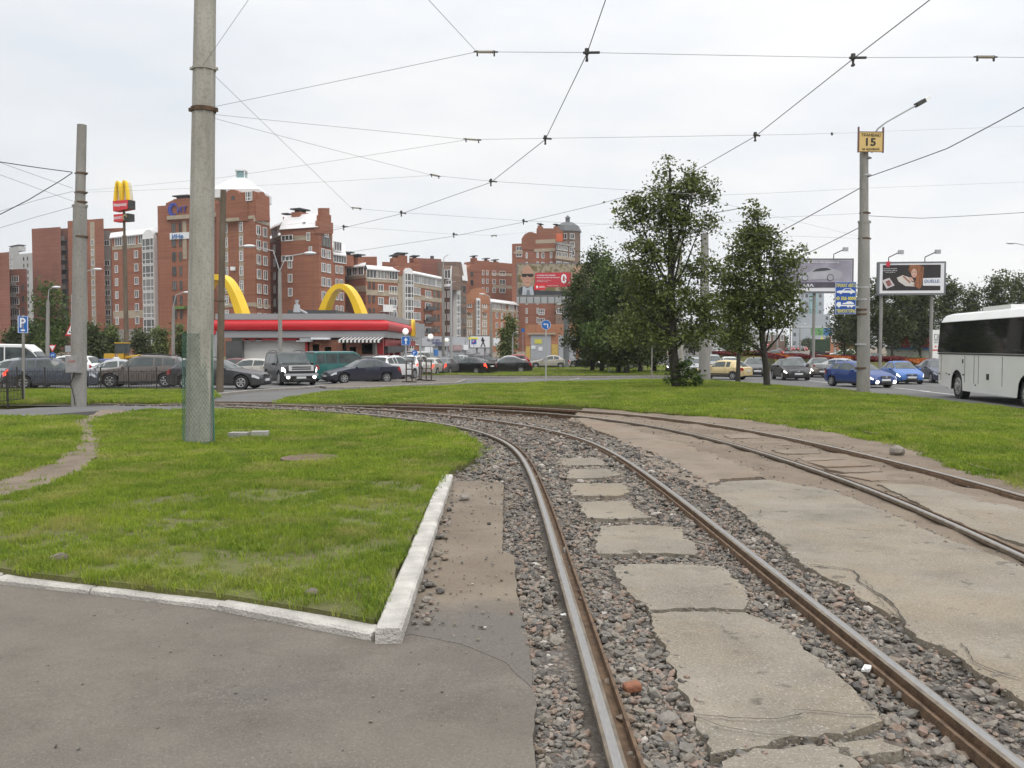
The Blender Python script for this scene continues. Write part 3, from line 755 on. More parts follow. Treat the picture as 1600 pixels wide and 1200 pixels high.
for sp_ in slab_polys[:10]:
    q = np.array(sp_); L_ = np.linalg.norm(q - np.roll(q, -1, 0), axis=1)
    for k in range(len(q)):
        n_ = int(L_[k] * 26)
        if n_: E_.append(q[k] + (q[(k + 1) % len(q)] - q[k]) * NR.uniform(size=(n_, 1)) + NR.normal(0, .035, (n_, 2)))
P = np.concatenate(E_); n_ = len(P); r = np.clip(NR.lognormal(-4.75, .5, n_), .004, .02)
scatter('rubble', np.c_[P, gzv(P[:, 1]) + PAV - .004 + r * .3], np.c_[NR.uniform(-.4, .4, (n_, 2)), NR.uniform(0, 6, n_)], r[:, None] * NR.uniform(.8, 1.3, (n_, 3)), NR.integers(0, 7, n_), rocks, 'crumbs of broken concrete along the slab edges')
P = sample(px([(0, 915), (330, 945), (580, 1000), (830, 1020), (835, 1200), (0, 1200)], PAV), 80); r = np.clip(NR.lognormal(-5.5, .5, 80), .002, .009)
scatter('grit', np.c_[P, gzv(P[:, 1]) + PAV + .004 + r * .3], np.c_[NR.uniform(-.4, .4, (80, 2)), NR.uniform(0, 6, 80)], r[:, None] * NR.uniform(.8, 1.3, (80, 3)), NR.integers(0, 7, 80), rocks, 'tiny bits of grit on the forecourt')
bed = [tuple(p) for p in offset(T1L, -1.4)[::3] if p[0] > -15 and p[1] > -6.1] + [tuple(p) for p in offset(T1L, 2.5)[::3] if p[0] > -14][::-1]
o = sheet('ballast_bed', bed, BAL - 0.012, m_ballbed, 0.25, 0.0, 0.03, 2.2); tag(o, 'dark earthy bed under the crushed stone', kind='structure')

db = [tuple(p) for p in offset(T2L, -0.85)[::3] if p[0] > 1.0] + [tuple(p) for p in offset(T2L, 5.5)[::3] if p[0] > 1.5][::-1]
o = sheet('dirt_bed', edge_ragged(db, .4, .08), -0.055, m_dirt, 0.25, 0.1, 0.04, 1.7); tag(o, 'bare trodden dirt around the far track', kind='structure')

m_grass = grass_mat('grass_blade', (.11, .18, .02), (.30, .375, .042), (.37, .335, .11))
def tuft(seed, nb, hgt, spread, wid):
    rr = random.Random(seed); mb = MB()
    for _ in range(nb):
        a = rr.uniform(0, 6.283); r0 = spread * math.sqrt(rr.random()); bx, by = r0 * math.cos(a), r0 * math.sin(a)
        h = hgt * rr.uniform(.55, 1.15); ln = rr.uniform(.15, .8) * h; b = rr.uniform(0, 6.283); lx, ly = ln * math.cos(b), ln * math.sin(b)
        w_ = wid * rr.uniform(.7, 1.3); c = rr.uniform(0, 6.283); wx, wy = w_ * math.cos(c), w_ * math.sin(c)
        mb.add([(bx - wx, by - wy, -.01), (bx + wx, by + wy, -.01), (bx + lx * .4 + wx * .8, by + ly * .4 + wy * .8, h * .6), (bx + lx * .4 - wx * .8, by + ly * .4 - wy * .8, h * .6), (bx + lx, by + ly, h * (1 - .25 * ln / h))], [(0, 1, 2, 3), (3, 2, 4)])
    return hid('grass_tuft', mb.mesh('grass_tuft', m_grass, fix=False))
tufts = [tuft(k, 16, .058, .05, .0022) for k in range(4)] + [tuft(10 + k, 22, .06, .09, .0035) for k in range(3)]
def grass(name, poly, n, zf, label, lo=.35, hole=None, ymax=None, hs=1.0, far=12.0, inset=None):
    P = sample(poly, n)
    if ymax: P = P[P[:, 1] < ymax]
    if hole is not None: P = P[~inpoly(P, hole) | (NR.uniform(size=len(P)) < .03)]
    d = np.clip((far / np.maximum(P[:, 1], 3)) ** 1.3, .12, 1)
    P = P[NR.uniform(size=len(P)) < d]
    nn = np.array([noise.noise(Vector((p[0] * 1.3, p[1] * 1.3, 31))) + .6 * noise.noise(Vector((p[0] * 3.7, p[1] * 3.7, 3))) for p in P])
    P = P[(nn < lo) | (NR.uniform(size=len(P)) < .22)]
    n = len(P); nn = np.array([noise.noise(Vector((p[0] * .8, p[1] * .8, 77))) for p in P])
    s = np.clip(P[:, 1] / 9, 1, 2.6) * NR.uniform(.7, 1.25, n)
    zz = np.array([zf(*p) for p in P])
    siz = np.c_[s, s, hs * (1 + .35 * nn) * NR.uniform(.7, 1.3, n) * np.clip(P[:, 1] / 14, 1, 1.25)]
    pick = np.where(P[:, 1] < 10, NR.integers(0, 4, n), NR.integers(2, 7, n))
    return scatter(name, np.c_[P, zz - .005], np.c_[NR.uniform(-.12, .12, (n, 2)), NR.uniform(0, 6.28, n)], siz, pick, tufts, label)
lawnL_in = [(-6.5, 6.9)] + lawnL[1:5] + lawnL[5:-1] + [(-17, 20)]
grass('grass', lawnL_in, 75000, lz, 'green mown grass on the corner lawn', .20, trail_poly)
lawnR_in = lawnR
grass('grass', lawnR_in, 105000, rz_, 'green grass on the lawn island right of the tracks', .36, far=20, hs=1.1)
grass('grass', lawnF, 9000, fz, 'green grass on the small far lawn', .6, far=60, hs=1.3)
grass('grass', lawnS[1:-1], 9000, sz, 'green grass along the black railing', .5, far=45, hs=1.4)
P_ = px([(1600, 748), (1500, 715), (1400, 684), (1330, 669), (1180, 653), (1180, 660), (1330, 685), (1420, 705), (1500, 740), (1600, 775)], -.1)
grass('grass', P_, 3200, lambda x, y: gz(y) - .05, 'thin weeds straggling onto the dirt edge', -.05, far=25, hs=1.0)
P_ = px([(712, 728), (742, 712), (738, 690), (700, 672), (640, 662), (650, 655), (740, 680), (790, 720), (740, 740)], -.05)
grass('grass', P_, 700, lambda x, y: gz(y) - .11, 'dry weeds between corner lawn and ballast', .1, far=25, hs=1.2)
# small things lying about
m_litter = M('litter_white', (.7, .7, .68), .6, .1)
m_brick1 = M('brick_orange', (.27, .11, .06), .9, .2, 20, .4, 60)
def rock_at(name, x, y, o_, r, mat, label, cat, seed, flat=.6, rz=0, sc=(1, 1, 1)):
    me = rock_mesh(name, mat, seed, flat, 2); p = GP(x, y, o_)
    o = link(name, me, None, p + Vector((0, 0, r * flat * .45)), rz); o.scale = (r * sc[0], r * sc[1], r * sc[2]); return tag(o, label, cat)
m_rockg = M('loose_rock', (.30, .27, .235), .9, .2, 8, .5, 40)
m_rockb = M('loose_rock_brown', (.22, .18, .145), .9, .25, 8, .5, 40)
rock_at('stone', 1402, 711, -.055, .15, m_rockg, 'angular grey concrete lump on the dirt beside the outermost rail', 'stone', 4, .8)
rock_at('stone', 93, 876, LAWN, .07, m_rockb, 'pale brown stone in the grass near the left end of the front kerb', 'stone', 5, .6)
rock_at('stone', 486, 930, LAWN, .045, m_rockb, 'small pale stone in the grass left of the kerb corner', 'stone', 6, .7)
rock_at('stone', 668, 940, PAV, .045, m_rockg, 'dark flat chip on the apron beside the near half of the pale kerb', 'stone', 8, .5)
rock_at('stone', 725, 782, PAV, .075, m_rockg, 'rounded lump of rubble on the far part of the apron', 'stone', 9, .6)
rock_at('stone', 1043, 1128, BAL, .055, m_rockg, 'large rounded ballast stone near the bottom of the photo', 'stone', 12, .55)
mb = MB(); mb.box((0, 0, .03), (.085, .06, .04), mi=0)
o = mb.build('brick', m_brick1); b_ = GP(988, 1085, BAL); o.location = b_ + Vector((0, 0, .008)); o.rotation_euler = (.12, -.08, .25); tag(o, 'orange broken brick lying in the ballast between the near rails', 'brick')
md = o.modifiers.new('edge', 'BEVEL'); md.width = .012; md.segments = 2
for (x, y, s_, lab) in ((1355, 1048, .07, 'crumpled white packet in the ballast beside the shiny rail'), (880, 962, .035, 'scrap of white paper caught in the groove of the left rail'), (945, 994, .018, 'tiny white scrap between left rail and slab'), (850, 749, .035, 'white paper scrap beside the curve of the left rail'), (1165, 640, .07, 'white paper scrap far out on the right lawn')):
    mb = MB(); mb.box((0, 0, .3), (1.6, .9, .25)); mb.box((.5, .2, .5), (.7, .5, .2), rz=.5)
    o = mb.build('litter', m_litter, None); o.location = GP(x, y, BAL + .03 if y > 700 else 0.05); o.scale = (s_ * .6,) * 3; o.rotation_euler = (.1, .1, x); tag(o, lab, 'litter')
mb = MB(); mb.box((-.18, 0, .05), (.34, .26, .10)); mb.box((.2, .03, .06), (.30, .24, .12), rz=.15)
m_conc = M('rough_concrete', (.34, .33, .30), .95, .15, 4, .5, 40)
o = mb.build('concrete_block', m_conc); o.location = GP(389, 684, LAWN); tag(o, 'two small grey concrete blocks in the grass right of the meshed pole', 'block', kind='thing')
mb = MB(); mb.cyl((0, 0, -.05), (0, 0, .03), .42, .42, 20)
m_iron = M('rusty_iron', (.16, .10, .075), .85, .2, 6, .3, 40)
o = mb.build('manhole_cover', m_iron); x, y = G(485, 718, LAWN); o.location = (x, y, lz(x, y) + .015); tag(o, 'round rusty manhole cover sunk in the corner lawn', 'manhole')
# ================================================================ BUILDINGS
def brickmat(name, col, col2, mortar=(.30, .27, .24)):
    m, nt, b = base_mat(name)
    tc = N(nt, 'ShaderNodeTexCoord'); s = tc.outputs['Object']
    n1 = noise_at(nt, s, .12, 5.0); c = ramp(nt, n1, [(.3, col2), (.7, col)])
    n2 = noise_at(nt, s, 6.0, 3.0, .7); c = mixc(nt, .5, c, ramp(nt, n2, [(.3, (.6, .58, .56)), (.7, (1.1, 1.1, 1.1))]), 'MULTIPLY')
    mp = N(nt, 'ShaderNodeMapping'); mp.inputs['Scale'].default_value = (.6, .6, .05); nt.links.new(s, mp.inputs[0])
    n3 = noise_at(nt, mp.outputs[0], 1.5, 4.0); c = mixc(nt, ramp(nt, n3, [(.55, (0, 0, 0)), (.75, (.35,) * 3)]), c, (.13, .09, .07))
    mb_ = N(nt, 'ShaderNodeMapping'); mb_.inputs['Scale'].default_value = (.08, .08, 2.2); nt.links.new(s, mb_.inputs[0])
    c = mixc(nt, .55, c, ramp(nt, noise_at(nt, mb_.outputs[0], 1.3, 3.0, .6), [(.34, (.70, .66, .64)), (.66, (1.12, 1.12, 1.1))]), 'MULTIPLY')
    nt.links.new(c, b.inputs['Base Color']); b.inputs['Roughness'].default_value = .92; b.inputs['Specular IOR Level'].default_value = .2
    MATS[name] = m; return m
m_brick = brickmat('red_brick', (.335, .148, .094), (.265, .112, .072))
m_brickd = brickmat('dark_brick', (.27, .125, .098), (.20, .092, .072))
m_brickb = brickmat('brown_brick', (.30, .135, .096), (.235, .104, .074))
m_bricko = brickmat('orange_brick', (.47, .23, .135), (.38, .18, .105))
m_brickg = brickmat('greybrown_brick', (.23, .165, .13), (.17, .122, .098))
m_stonew = M('stone_band', (.40, .335, .25), .9, .12, .8)
m_panel = M('grey_panel', (.30, .285, .265), .9, .15, .5)
m_white = M('white_roof_sheet', (.68, .68, .68), .5, .06, .4, spec=.4)
m_wframe = M('white_frame', (.74, .75, .75), .5, .05, 1)
m_dframe = M('dark_frame', (.10, .09, .08), .6, 0)
m_palebld = M('pale_tower', (.42, .42, .41), .9, .1, .1)
m_bluetow = M('blue_grey_tower', (.33, .37, .41), .8, .1, .05)
m_tealglass = M('teal_glazing', (.22, .36, .38), .25, .1, .1)
m_greymetal = M('grey_sheet_metal', (.36, .37, .385), .5, .05, .4)
m_darkmetal = M('dark_metal', (.055, .055, .058), .6, .1, 2)
def glass_mat(name, lo, hi, sc):
    m, nt, b = base_mat(name)
    oi = N(nt, 'ShaderNodeObjectInfo'); tc = N(nt, 'ShaderNodeTexCoord')
    v = mathn(nt, 'ADD', mathn(nt, 'MULTIPLY', oi.outputs['Random'], .8), mathn(nt, 'MULTIPLY', noise_at(nt, tc.outputs['Object'], sc, 2.0), .3))
    c = ramp(nt, v, [(.2, lo), (.75, tuple((a + b_) / 2 for a, b_ in zip(lo, hi))), (.98, hi)])
    nt.links.new(c, b.inputs['Base Color']); b.inputs['Roughness'].default_value = .12; b.inputs['Specular IOR Level'].default_value = .6
    MATS[name] = m; return m
m_glass = glass_mat('window_glass', (.02, .022, .025), (.22, .215, .20), .6)
WCACHE = {}
def win_mesh(w, h, kind):
    key = (round(w, 1), round(h, 1), kind)
    if key in WCACHE: return WCACHE[key]
    w, h = key[0], key[1]
    mb = MB(); f = .09 if kind != 'dark' else .05; d = .10
    mb.bbox(-w / 2, w / 2, -.02, .14, -h / 2, h / 2, mi=1)           # pane, its face 8 cm behind the frame
    mb.mi = 0
    mb.bbox(-w / 2 - .02, -w / 2 + f, -d, .1, -h / 2 - .02, h / 2 + .02); mb.bbox(w / 2 - f, w / 2 + .02, -d, .1, -h / 2 - .02, h / 2 + .02)
    mb.bbox(-w / 2 + f, w / 2 - f, -d, .1, h / 2 - f, h / 2 + .02); mb.bbox(-w / 2 + f, w / 2 - f, -d - .08, .1, -h / 2 - .06, -h / 2 + f)
    if kind in ('two', 'dark'): mb.bbox(-w * .05 - .04, -w * .05 + .04, -d + .01, .1, -h / 2 + f, h / 2 - f)
    elif kind == 'cross':
        mb.bbox(-.05, .05, -d + .01, .1, -h / 2 + f, h / 2 - f); mb.bbox(-w / 2 + f, w / 2 - f, -d + .015, .1, h * .18 - .05, h * .18 + .05)
    elif kind == 'ribbon':
        n = max(2, round(w / .85))
        for k in range(1, n):
            x = -w / 2 + w * k / n; mb.bbox(x - .05, x + .05, -d + .01, .1, -h / 2 + f, h / 2 - f)
    elif kind == 'bay':
        mb.bbox(-w * .22 - .07, -w * .22 + .07, -d + .01, .1, -h / 2 + f, h / 2 - f); mb.bbox(w * .22 - .07, w * .22 + .07, -d + .01, .1, -h / 2 + f, h / 2 - f)
        mb.bbox(-w / 2 + f, w / 2 - f, -d + .015, .1, -h * .14 - .07, -h * .14 + .07)
    me = mb.mesh('window', [m_dframe if kind == 'dark' else m_wframe, m_glass], fix=False)
    b = bmesh.new(); b.from_mesh(me); bmesh.ops.recalc_face_normals(b, faces=b.faces); b.to_mesh(me); b.free()
    WCACHE[key] = me; return me
class Wall:
    """a vertical facade seen in the photo, from its left end A to its right end B (world x,y)"""
    def __init__(s, A, B):
        s.A = Vector((A[0], A[1])); s.B = Vector((B[0], B[1])); s.L = (s.B - s.A).length; s.d = (s.B - s.A) / s.L
        s.n = Vector((s.d.y, -s.d.x)); s.rz = math.atan2(s.d.y, s.d.x)
    def u(s, px):
        k = (px - 800) / FPX   # x = k*y roughly; intersect
        den = s.d.x - k * s.d.y
        return (k * s.A.y - s.A.x) / den
    def pt(s, u, off=0.0, z=0.0):
        p = s.A + s.d * u + s.n * off; return Vector((p.x, p.y, z))
    def y(s, px): return (s.A + s.d * s.u(px)).y
    def z(s, px, py): return zat(py, s.y(px))
def PX(px, Y): return (xat(px, Y), Y)
def wins(b, W, cols, py0, refpx, pitch, n, h, kind='two', skip=()):
    """window columns: (pixel centre, width in pixels); rows go down from py0 by pitch metres"""
    z0 = W.z(refpx, py0); L = ORG[b.name]
    for i in range(n):
        for j, (c, wp) in enumerate(cols):
            if (j, i) in skip: continue
            u = W.u(c); ww = wp * W.y(c) / FPX / max(.25, abs(W.d.x))
            p = W.pt(u, .03, z0 - i * pitch)
            o = link('window', win_mesh(ww, h, kind), b, (p.x - L[0], p.y - L[1], p.z - L[2]), W.rz)
def wband(b, W, p0, p1, pyt, pyb, mat, out=.06, name='stone_band', ref=None):
    u0, u1 = W.u(p0), W.u(p1); zt, zb = W.z(ref or p0, pyt), W.z(ref or p0, pyb)
    mb = MB(); a, c, d_, e = W.pt(u0, out), W.pt(u1, out), W.pt(u1, -.2), W.pt(u0, -.2)
    mb.prism([tuple(q[:2]) for q in (a, c, d_, e)], zb, zt); return mb.build(name, mat, b, world=True)
def bldg(label, loc, name='apartment_building', group=None, cat='building'):
    return thing(name, label, cat, loc, 0, group)
def behind(p, depth):
    """the rear corner of a house: its flank runs back along the line of sight, so it stays hidden as in the photo"""
    q = Vector((p.x, p.y)); q = q + q.normalized() * depth; return Vector((q.x, q.y, p.z))
def block(b, W, zt, zb=None, depth=14.0, mat=None, name='wall', side=None):
    """body behind facade W"""
    a, c = W.pt(0), W.pt(W.L); d_, e = behind(c, depth), behind(a, depth)
    mb = MB(); z1 = zt if hasattr(zt, '__len__') else zt
    mb.prism([tuple(q[:2]) for q in (a, c, d_, e)], -3 if zb is None else zb, z1); return mb.build(name, mat, b, world=True)
def mansard(b, W, p0, p1, py0, py1, depth=10, lean=2.0, mat=None, name='roof', lip=.4):
    """sloped sheet roof from eaves py1 up to ridge py0"""
    u0, u1 = W.u(p0), W.u(p1); z0, z1 = W.z(p0, py1), W.z(p0, py0)
    mb = MB(); vs = []
    for (u) in (u0, u1):
        for (o_, z) in ((lip, z0), (lip, z0 + .25), (-lean, z1), (-depth, z1), (-depth, z0)):
            p = W.pt(u, max(o_, 0), z); vs.append(behind(p, -o_) if o_ < 0 else p)
    mb.add(vs, [(i, (i + 1) % 5, 5 + (i + 1) % 5, 5 + i) for i in range(5)] + [(4, 3, 2, 1, 0), (5, 6, 7, 8, 9)]); return mb.build(name, mat or m_white, b, world=True)
def chim(b, W, specs, mat, name='chimney'):
    for (p0, p1, pyt, pyb, back) in specs:
        u0, u1 = W.u(p0), W.u(p1); mb = MB(); back *= .5; a, c, d_, e = W.pt(u0, -back), W.pt(u1, -back), W.pt(u1, -back - 3), W.pt(u0, -back - 3)
        mb.prism([tuple(q[:2]) for q in (a, c, d_, e)], W.z(p0, pyb), W.z(p0, pyt)); 
        mb.prism([tuple(q[:2]) for q in (W.pt(u0 - .2, -back + .2), W.pt(u1 + .2, -back + .2), W.pt(u1 + .2, -back - 3.2), W.pt(u0 - .2, -back - 3.2))], W.z(p0, pyt) + .5, W.z(p0, pyt) + .75, mi=1)
        mb.prism([tuple(q[:2]) for q in (W.pt(u0 + .5, -back - .4), W.pt(u1 - .5, -back - .4), W.pt(u1 - .5, -back - 2.6), W.pt(u0 + .5, -back - 2.6))], W.z(p0, pyt) - .05, W.z(p0, pyt) + .55, mi=1)
        mb.build(name, [mat, m_darkmetal], b, world=True)
def profile_plate(b, W, pts, mat, thick=.8, out=.0, name='gable'):
    """outline given in pixels, standing in facade plane W"""
    us = [(W.u(x), W.z(x, y)) for x, y in pts]; n = len(us)
    vs = [W.pt(u, out, z) for u, z in us] + [W.pt(u, out - thick, z) for u, z in us]
    mb = MB(); mb.add(vs, [tuple(range(n)), tuple(range(2 * n - 1, n - 1, -1))] + [(i, n + i, n + (i + 1) % n, (i + 1) % n) for i in range(n)])
    return mb.build(name, mat, b, world=True)
def balcony(b, W, px0, px1, py, hh=1.0, mat=None, out=1.1):
    u0, u1 = W.u(px0), W.u(px1); z = W.z(px0, py); mb = MB()
    q = [tuple(p[:2]) for p in (W.pt(u0, out), W.pt(u1, out), W.pt(u1, 0), W.pt(u0, 0))]
    mb.prism(q, z - hh, z - hh + .18)
    q2 = [tuple(p[:2]) for p in (W.pt(u0, out), W.pt(u1, out), W.pt(u1, out - .1), W.pt(u0, out - .1))]; mb.prism(q2, z - hh + .19, z)
    return mb.build('balcony', mat or m_panel, b, world=True)
def baycolumn(b, W, px0, px1, pyt, pitch, n, cap=True):
    """white glazed bay tower: one window per storey on a projecting body"""
    u0, u1 = W.u(px0), W.u(px1); z1 = W.z(px0, pyt); z0 = z1 - pitch * n; mb = MB()
    mb.prism([tuple(p[:2]) for p in (W.pt(u0, .9), W.pt(u1, .9), W.pt(u1, -.3), W.pt(u0, -.3))], z0, z1); mb.build('bay', m_wframe, b, world=True)
    L = ORG[b.name]; ww = (u1 - u0) * .96
    for i in range(n):
        p = W.pt((u0 + u1) / 2, .93, z1 - pitch * (i + .5)); link('window', win_mesh(ww, pitch * .9, 'bay'), b, (p.x - L[0], p.y - L[1], p.z - L[2]), W.rz)
    if cap:
        pts = [(u0 + (u1 - u0) * (.5 - .5 * math.cos(a)), z1 + (u1 - u0) * .42 * math.sin(a)) for a in [math.pi * k / 8 for k in range(9)]]
        mb = MB(); vs = [W.pt(u, .9, z) for u, z in pts] + [W.pt(u, -.3, z) for u, z in pts]; k = len(pts)
        mb.add(vs, [tuple(range(k)), tuple(range(2 * k - 1, k - 1, -1))] + [(i, k + i, k + (i + 1) % k, (i + 1) % k) for i in range(k)]); mb.build('bay_arch', m_wframe, b, world=True)

# --- 1 far left brick slab
W = Wall(PX(-60, 235), PX(18, 228)); b = bldg('orange brown brick block cut off by the left edge of the photo', (*W.A, -1))
block(b, W, W.z(0, 395), depth=20, mat=m_brickb); wband(b, W, 4.6, 5.4, 400, 560, m_brickd, .03, 'wall_joint')
W2 = Wall(PX(18, 240), PX(45, 238)); block(b, W2, W2.z(18, 421), depth=16, mat=m_brickb)
wins(b, W2, [(27, 13)], 436, 18, 3.0, 8, 1.6, 'ribbon')
for k in range(8): balcony(b, W2, 20, 33, 441 + k * 17.6, 1.1)
wins(b, W2, [(39, 4)], 450, 18, 3.0, 7, 1.5, 'dark')
# --- 2 pale towers far behind it
W = Wall(PX(14, 420), PX(34, 410)); b = bldg('pale grey stepped tower far behind the brick blocks on the left', (*W.A, -1), 'apartment_tower')
block(b, W, W.z(14, 394), depth=18, mat=m_palebld); wins(b, W, [(21, 8)], 402, 14, 3.0, 12, 1.4, 'ribbon'); chim(b, W, [(15, 30, 387, 394, 2)], m_palebld, 'roof_block')
W2 = Wall(PX(34, 405), PX(55, 400)); block(b, W2, W2.z(34, 397), depth=18, mat=m_palebld); wins(b, W2, [(41, 2.4), (47, 2.4)], 405, 34, 3.0, 14, 1.5, 'dark')
# --- 3 long brick slab on the left
W = Wall(PX(54, 252), PX(99, 248)); b = bldg('brick slab block with plain end wall and grey balconies behind the left concrete pole', (*W.A, -1))
block(b, W, W.z(54, 357.5), depth=34, mat=m_brickb)
Wb = Wall(PX(99, 252), PX(116, 251)); block(b, Wb, Wb.z(99, 357), depth=14, mat=m_brickd)
for k in range(10): balcony(b, Wb, 99, 110, 370 + k * 14.9, 1.3, m_panel, 1.3)
wins(b, Wb, [(104, 8)], 378, 99, 2.8, 10, 1.2, 'dark')
Wc = Wall(PX(99, 246), PX(166, 240)); 
Wc = Wall(PX(110, 247), PX(166, 242)); block(b, Wc, Wc.z(110, 345.5), depth=18, mat=m_brick)
for (a_, c_) in ((134, 139), (145, 152)): wband(b, Wc, a_, c_, 347, 540, m_stonew, .05, 'pale_strip')
wins(b, Wc, [(136, 4.5), (148.5, 5)], 381, 110, 2.72, 11, 1.6, 'two')
Wd = Wall(PX(160, 248), PX(197, 246)); block(b, Wd, Wd.z(160, 357.5), depth=16, mat=m_brick)
wband(b, Wd, 161.5, 176.5, 361, 545, m_panel, .05, 'pale_strip'); wins(b, Wd, [(169, 13)], 380, 160, 2.72, 12, 1.5, 'ribbon', skip={(0, 1)})
chim(b, Wc, [(112, 122, 345, 350, 4)], m_brick)
# --- 4 block with white mansard, left of the tall sign
W = Wall(PX(178, 214), PX(256, 203)); b = bldg('brick block with white glazed attic and white bay column, behind the tall pole sign', (*W.A, -1))
block(b, W, W.z(178, 372), depth=14, mat=m_brick); mansard(b, W, 177, 264, 361.5, 373, 12, 3.0)
wband(b, W, 179, 231, 385.5, 391, m_stonew, .08); wband(b, W, 179, 231, 486, 498, m_stonew, .05); wband(b, W, 179, 231, 515, 545, m_panel, .05)
wins(b, W, [(189, 16), (209, 17), (224, 11)], 379, 178, 3.0, 1, 2.0, 'ribbon')
wins(b, W, [(216, 8)], 401, 178, 3.05, 7, 1.7, 'two'); wins(b, W, [(185, 6)], 401, 178, 3.05, 6, 1.7, 'two')
baycolumn(b, W, 231, 249, 373, 3.05, 8)
# --- 5 brick block with the blue emblem
W = Wall(PX(250, 196), PX(345, 190)); b = bldg('brick block with blue swirl emblem and white banner, half hidden by the meshed pole', (*W.A, -1))
block(b, W, W.z(250, 322), depth=16, mat=m_brick); profile_plate(b, W, [(265, 345), (265, 318), (278, 312), (330, 312), (345, 318), (345, 345)], m_brick, 3.0, .35, 'parapet')
wband(b, W, 268, 345, 338, 344, m_stonew, .7); wband(b, W, 289, 295, 345, 405, m_stonew, .12, 'pale_strip')
wins(b, W, [(275, 7), (285, 4)], 357.5, 250, 3.1, 9, 1.9, 'dark'); wins(b, W, [(333, 5)], 357, 250, 3.1, 9, 1.9, 'two')
chim(b, W, [(270, 292, 310, 316, 2), (328, 342, 311, 318, 2)], m_brick)
baycolumn(b, W, 328, 334, 345, 3.1, 8, False)
m_logoblue = M('sign_blue', (.03, .05, .30), .5, 0); m_banner = M('banner_white', (.72, .74, .76), .6, .05, 1); m_red = M('sign_red', (.55, .02, .03), .5, 0); m_bannerblue = M('banner_blue', (.04, .16, .42), .5, 0)
o = ORG[b.name]; p = W.pt(W.u(278), .55, W.z(278, 328))
mb = MB(); ang = [rad(40 + 260 * k / 14) for k in range(15)]
mb.band([(1.05 * math.cos(a), 1.15 * math.sin(a)) for a in ang], [.15 + .75 * math.sin(math.pi * k / 14) for k in range(15)], -.1, .1)
e = mb.build('emblem', m_logoblue, b); e.location = Vector(p) - Vector(o); e.rotation_euler = (0, 0, W.rz)
p = W.pt(W.u(291), .55, W.z(291, 328)) - Vector(o); text('lettering', 'ИТ', 2.6, 1.3, m_logoblue, b, p, W.rz, .15)
wband(b, W, 270, 318, 364.5, 374.5, m_banner, .3, 'banner')
p = W.pt(W.u(282.5), .36, W.z(282, 369.8)) - Vector(o); text('lettering', 'ИНе', 3.0, 1.0, m_bannerblue, b, p, W.rz, .06, .02)
wband(b, W, 276, 294, 479, 483, M('awning_green', (.10, .20, .04), .7, 0), .9, 'awning')
# --- 6 tower with the white tent roof
W = Wall(PX(352, 176), PX(400, 172)); Wr = Wall(PX(400, 172), PX(424, 179)); b = bldg('brick corner tower with white tent roof, glass lantern and round gables', (*W.A, -1))
mb = MB(); back = W.pt(0, -15); br = Wr.pt(Wr.L, -2)
foot = [tuple(W.pt(0)[:2]), tuple(W.pt(W.L)[:2]), tuple(Wr.pt(Wr.L)[:2]), tuple(behind(Wr.pt(Wr.L), 10)[:2]), tuple(behind(W.pt(0), 14)[:2])]
mb.prism(foot, -3, W.z(352, 304)); mb.build('wall', m_brick, b, world=True)
Wl = Wall(PX(341, 182), PX(352, 176)); block(b, Wl, Wl.z(341, 320), depth=9, mat=m_brick)
profile_plate(b, W, [(353, 345), (353, 306), (358, 303), (360, 299), (365, 296.5), (371, 296.5), (376, 299), (379, 304), (383, 307), (385, 315), (391, 318), (391, 345)], m_brick, .9, .25)
profile_plate(b, Wr, [(401, 345), (401, 316), (404, 312), (405, 304), (408, 300), (413, 300), (416, 305), (418, 318), (421, 325), (423, 345)], m_brick, .9, .25)
wins(b, W, [(356, 6), (379.5, 6.5)], 357, 352, 2.8, 8, 1.75, 'cross'); wins(b, Wr, [(406, 3.4), (416, 3.4)], 358, 400, 2.8, 8, 1.75, 'two')
wins(b, W, [(360, 4), (377.5, 4)], 335, 352, 3, 1, 1.6, 'dark'); wins(b, Wr, [(407, 2.2), (411, 2.2), (416, 2.2)], 337, 400, 3, 1, 1.5, 'dark')
wins(b, W, [(392.5, 11)], 311, 352, 3, 1, 1.7, 'bay')
for (y0, y1) in ((341, 346), (474, 480)): wband(b, W, 353, 400, y0, y1, m_stonew, .12); wband(b, Wr, 400, 423, y0, y1, m_stonew, .12)
for k in range(6):
    y0 = 363.5 + k * 22; wband(b, W, 353, 359, y0, y0 + 8, m_stonew, .05, 'pale_strip'); wband(b, W, 376, 383, y0, y0 + 8, m_stonew, .05, 'pale_strip')
    wband(b, Wr, 404, 408, y0 + 1, y0 + 8, m_stonew, .05, 'pale_strip'); wband(b, Wr, 413.5, 418, y0 + 1, y0 + 8, m_stonew, .05, 'pale_strip')
balcony(b, W, 356, 382, 343, .6, m_stonew, 1.0)
o_ = W.pt(W.u(369), .27, W.z(369, 309.5)); mb = MB(); mb.plate(circ(.42, 16), -.05, .1); e = mb.build('round_window', m_glass, b); e.location = o_ - Vector(ORG[b.name]); e.rotation_euler = (0, 0, W.rz)
cx_, cy_ = xat(381, 180), 180.0
zr0, zr1, zr2 = zat(303, 176), zat(296, 176), zat(279.5, 180)
def ring(hw, z): return [(cx_ - hw, cy_ - hw, z), (cx_ + hw, cy_ - hw, z), (cx_ + hw, cy_ + hw, z), (cx_ - hw, cy_ + hw, z)]
mb = MB(); rings = [ring(4.7, zr0 - .8), ring(4.7, zr1), ring(1.15, zr2), ring(1.05, zr2 + .05)]
mb.add(sum(rings, []), [(i * 4 + j, i * 4 + (j + 1) % 4, i * 4 + 4 + (j + 1) % 4, i * 4 + 4 + j) for i in range(3) for j in range(4)] + [(0, 3, 2, 1), (12, 13, 14, 15)]); mb.build('roof', m_white, b, world=True)
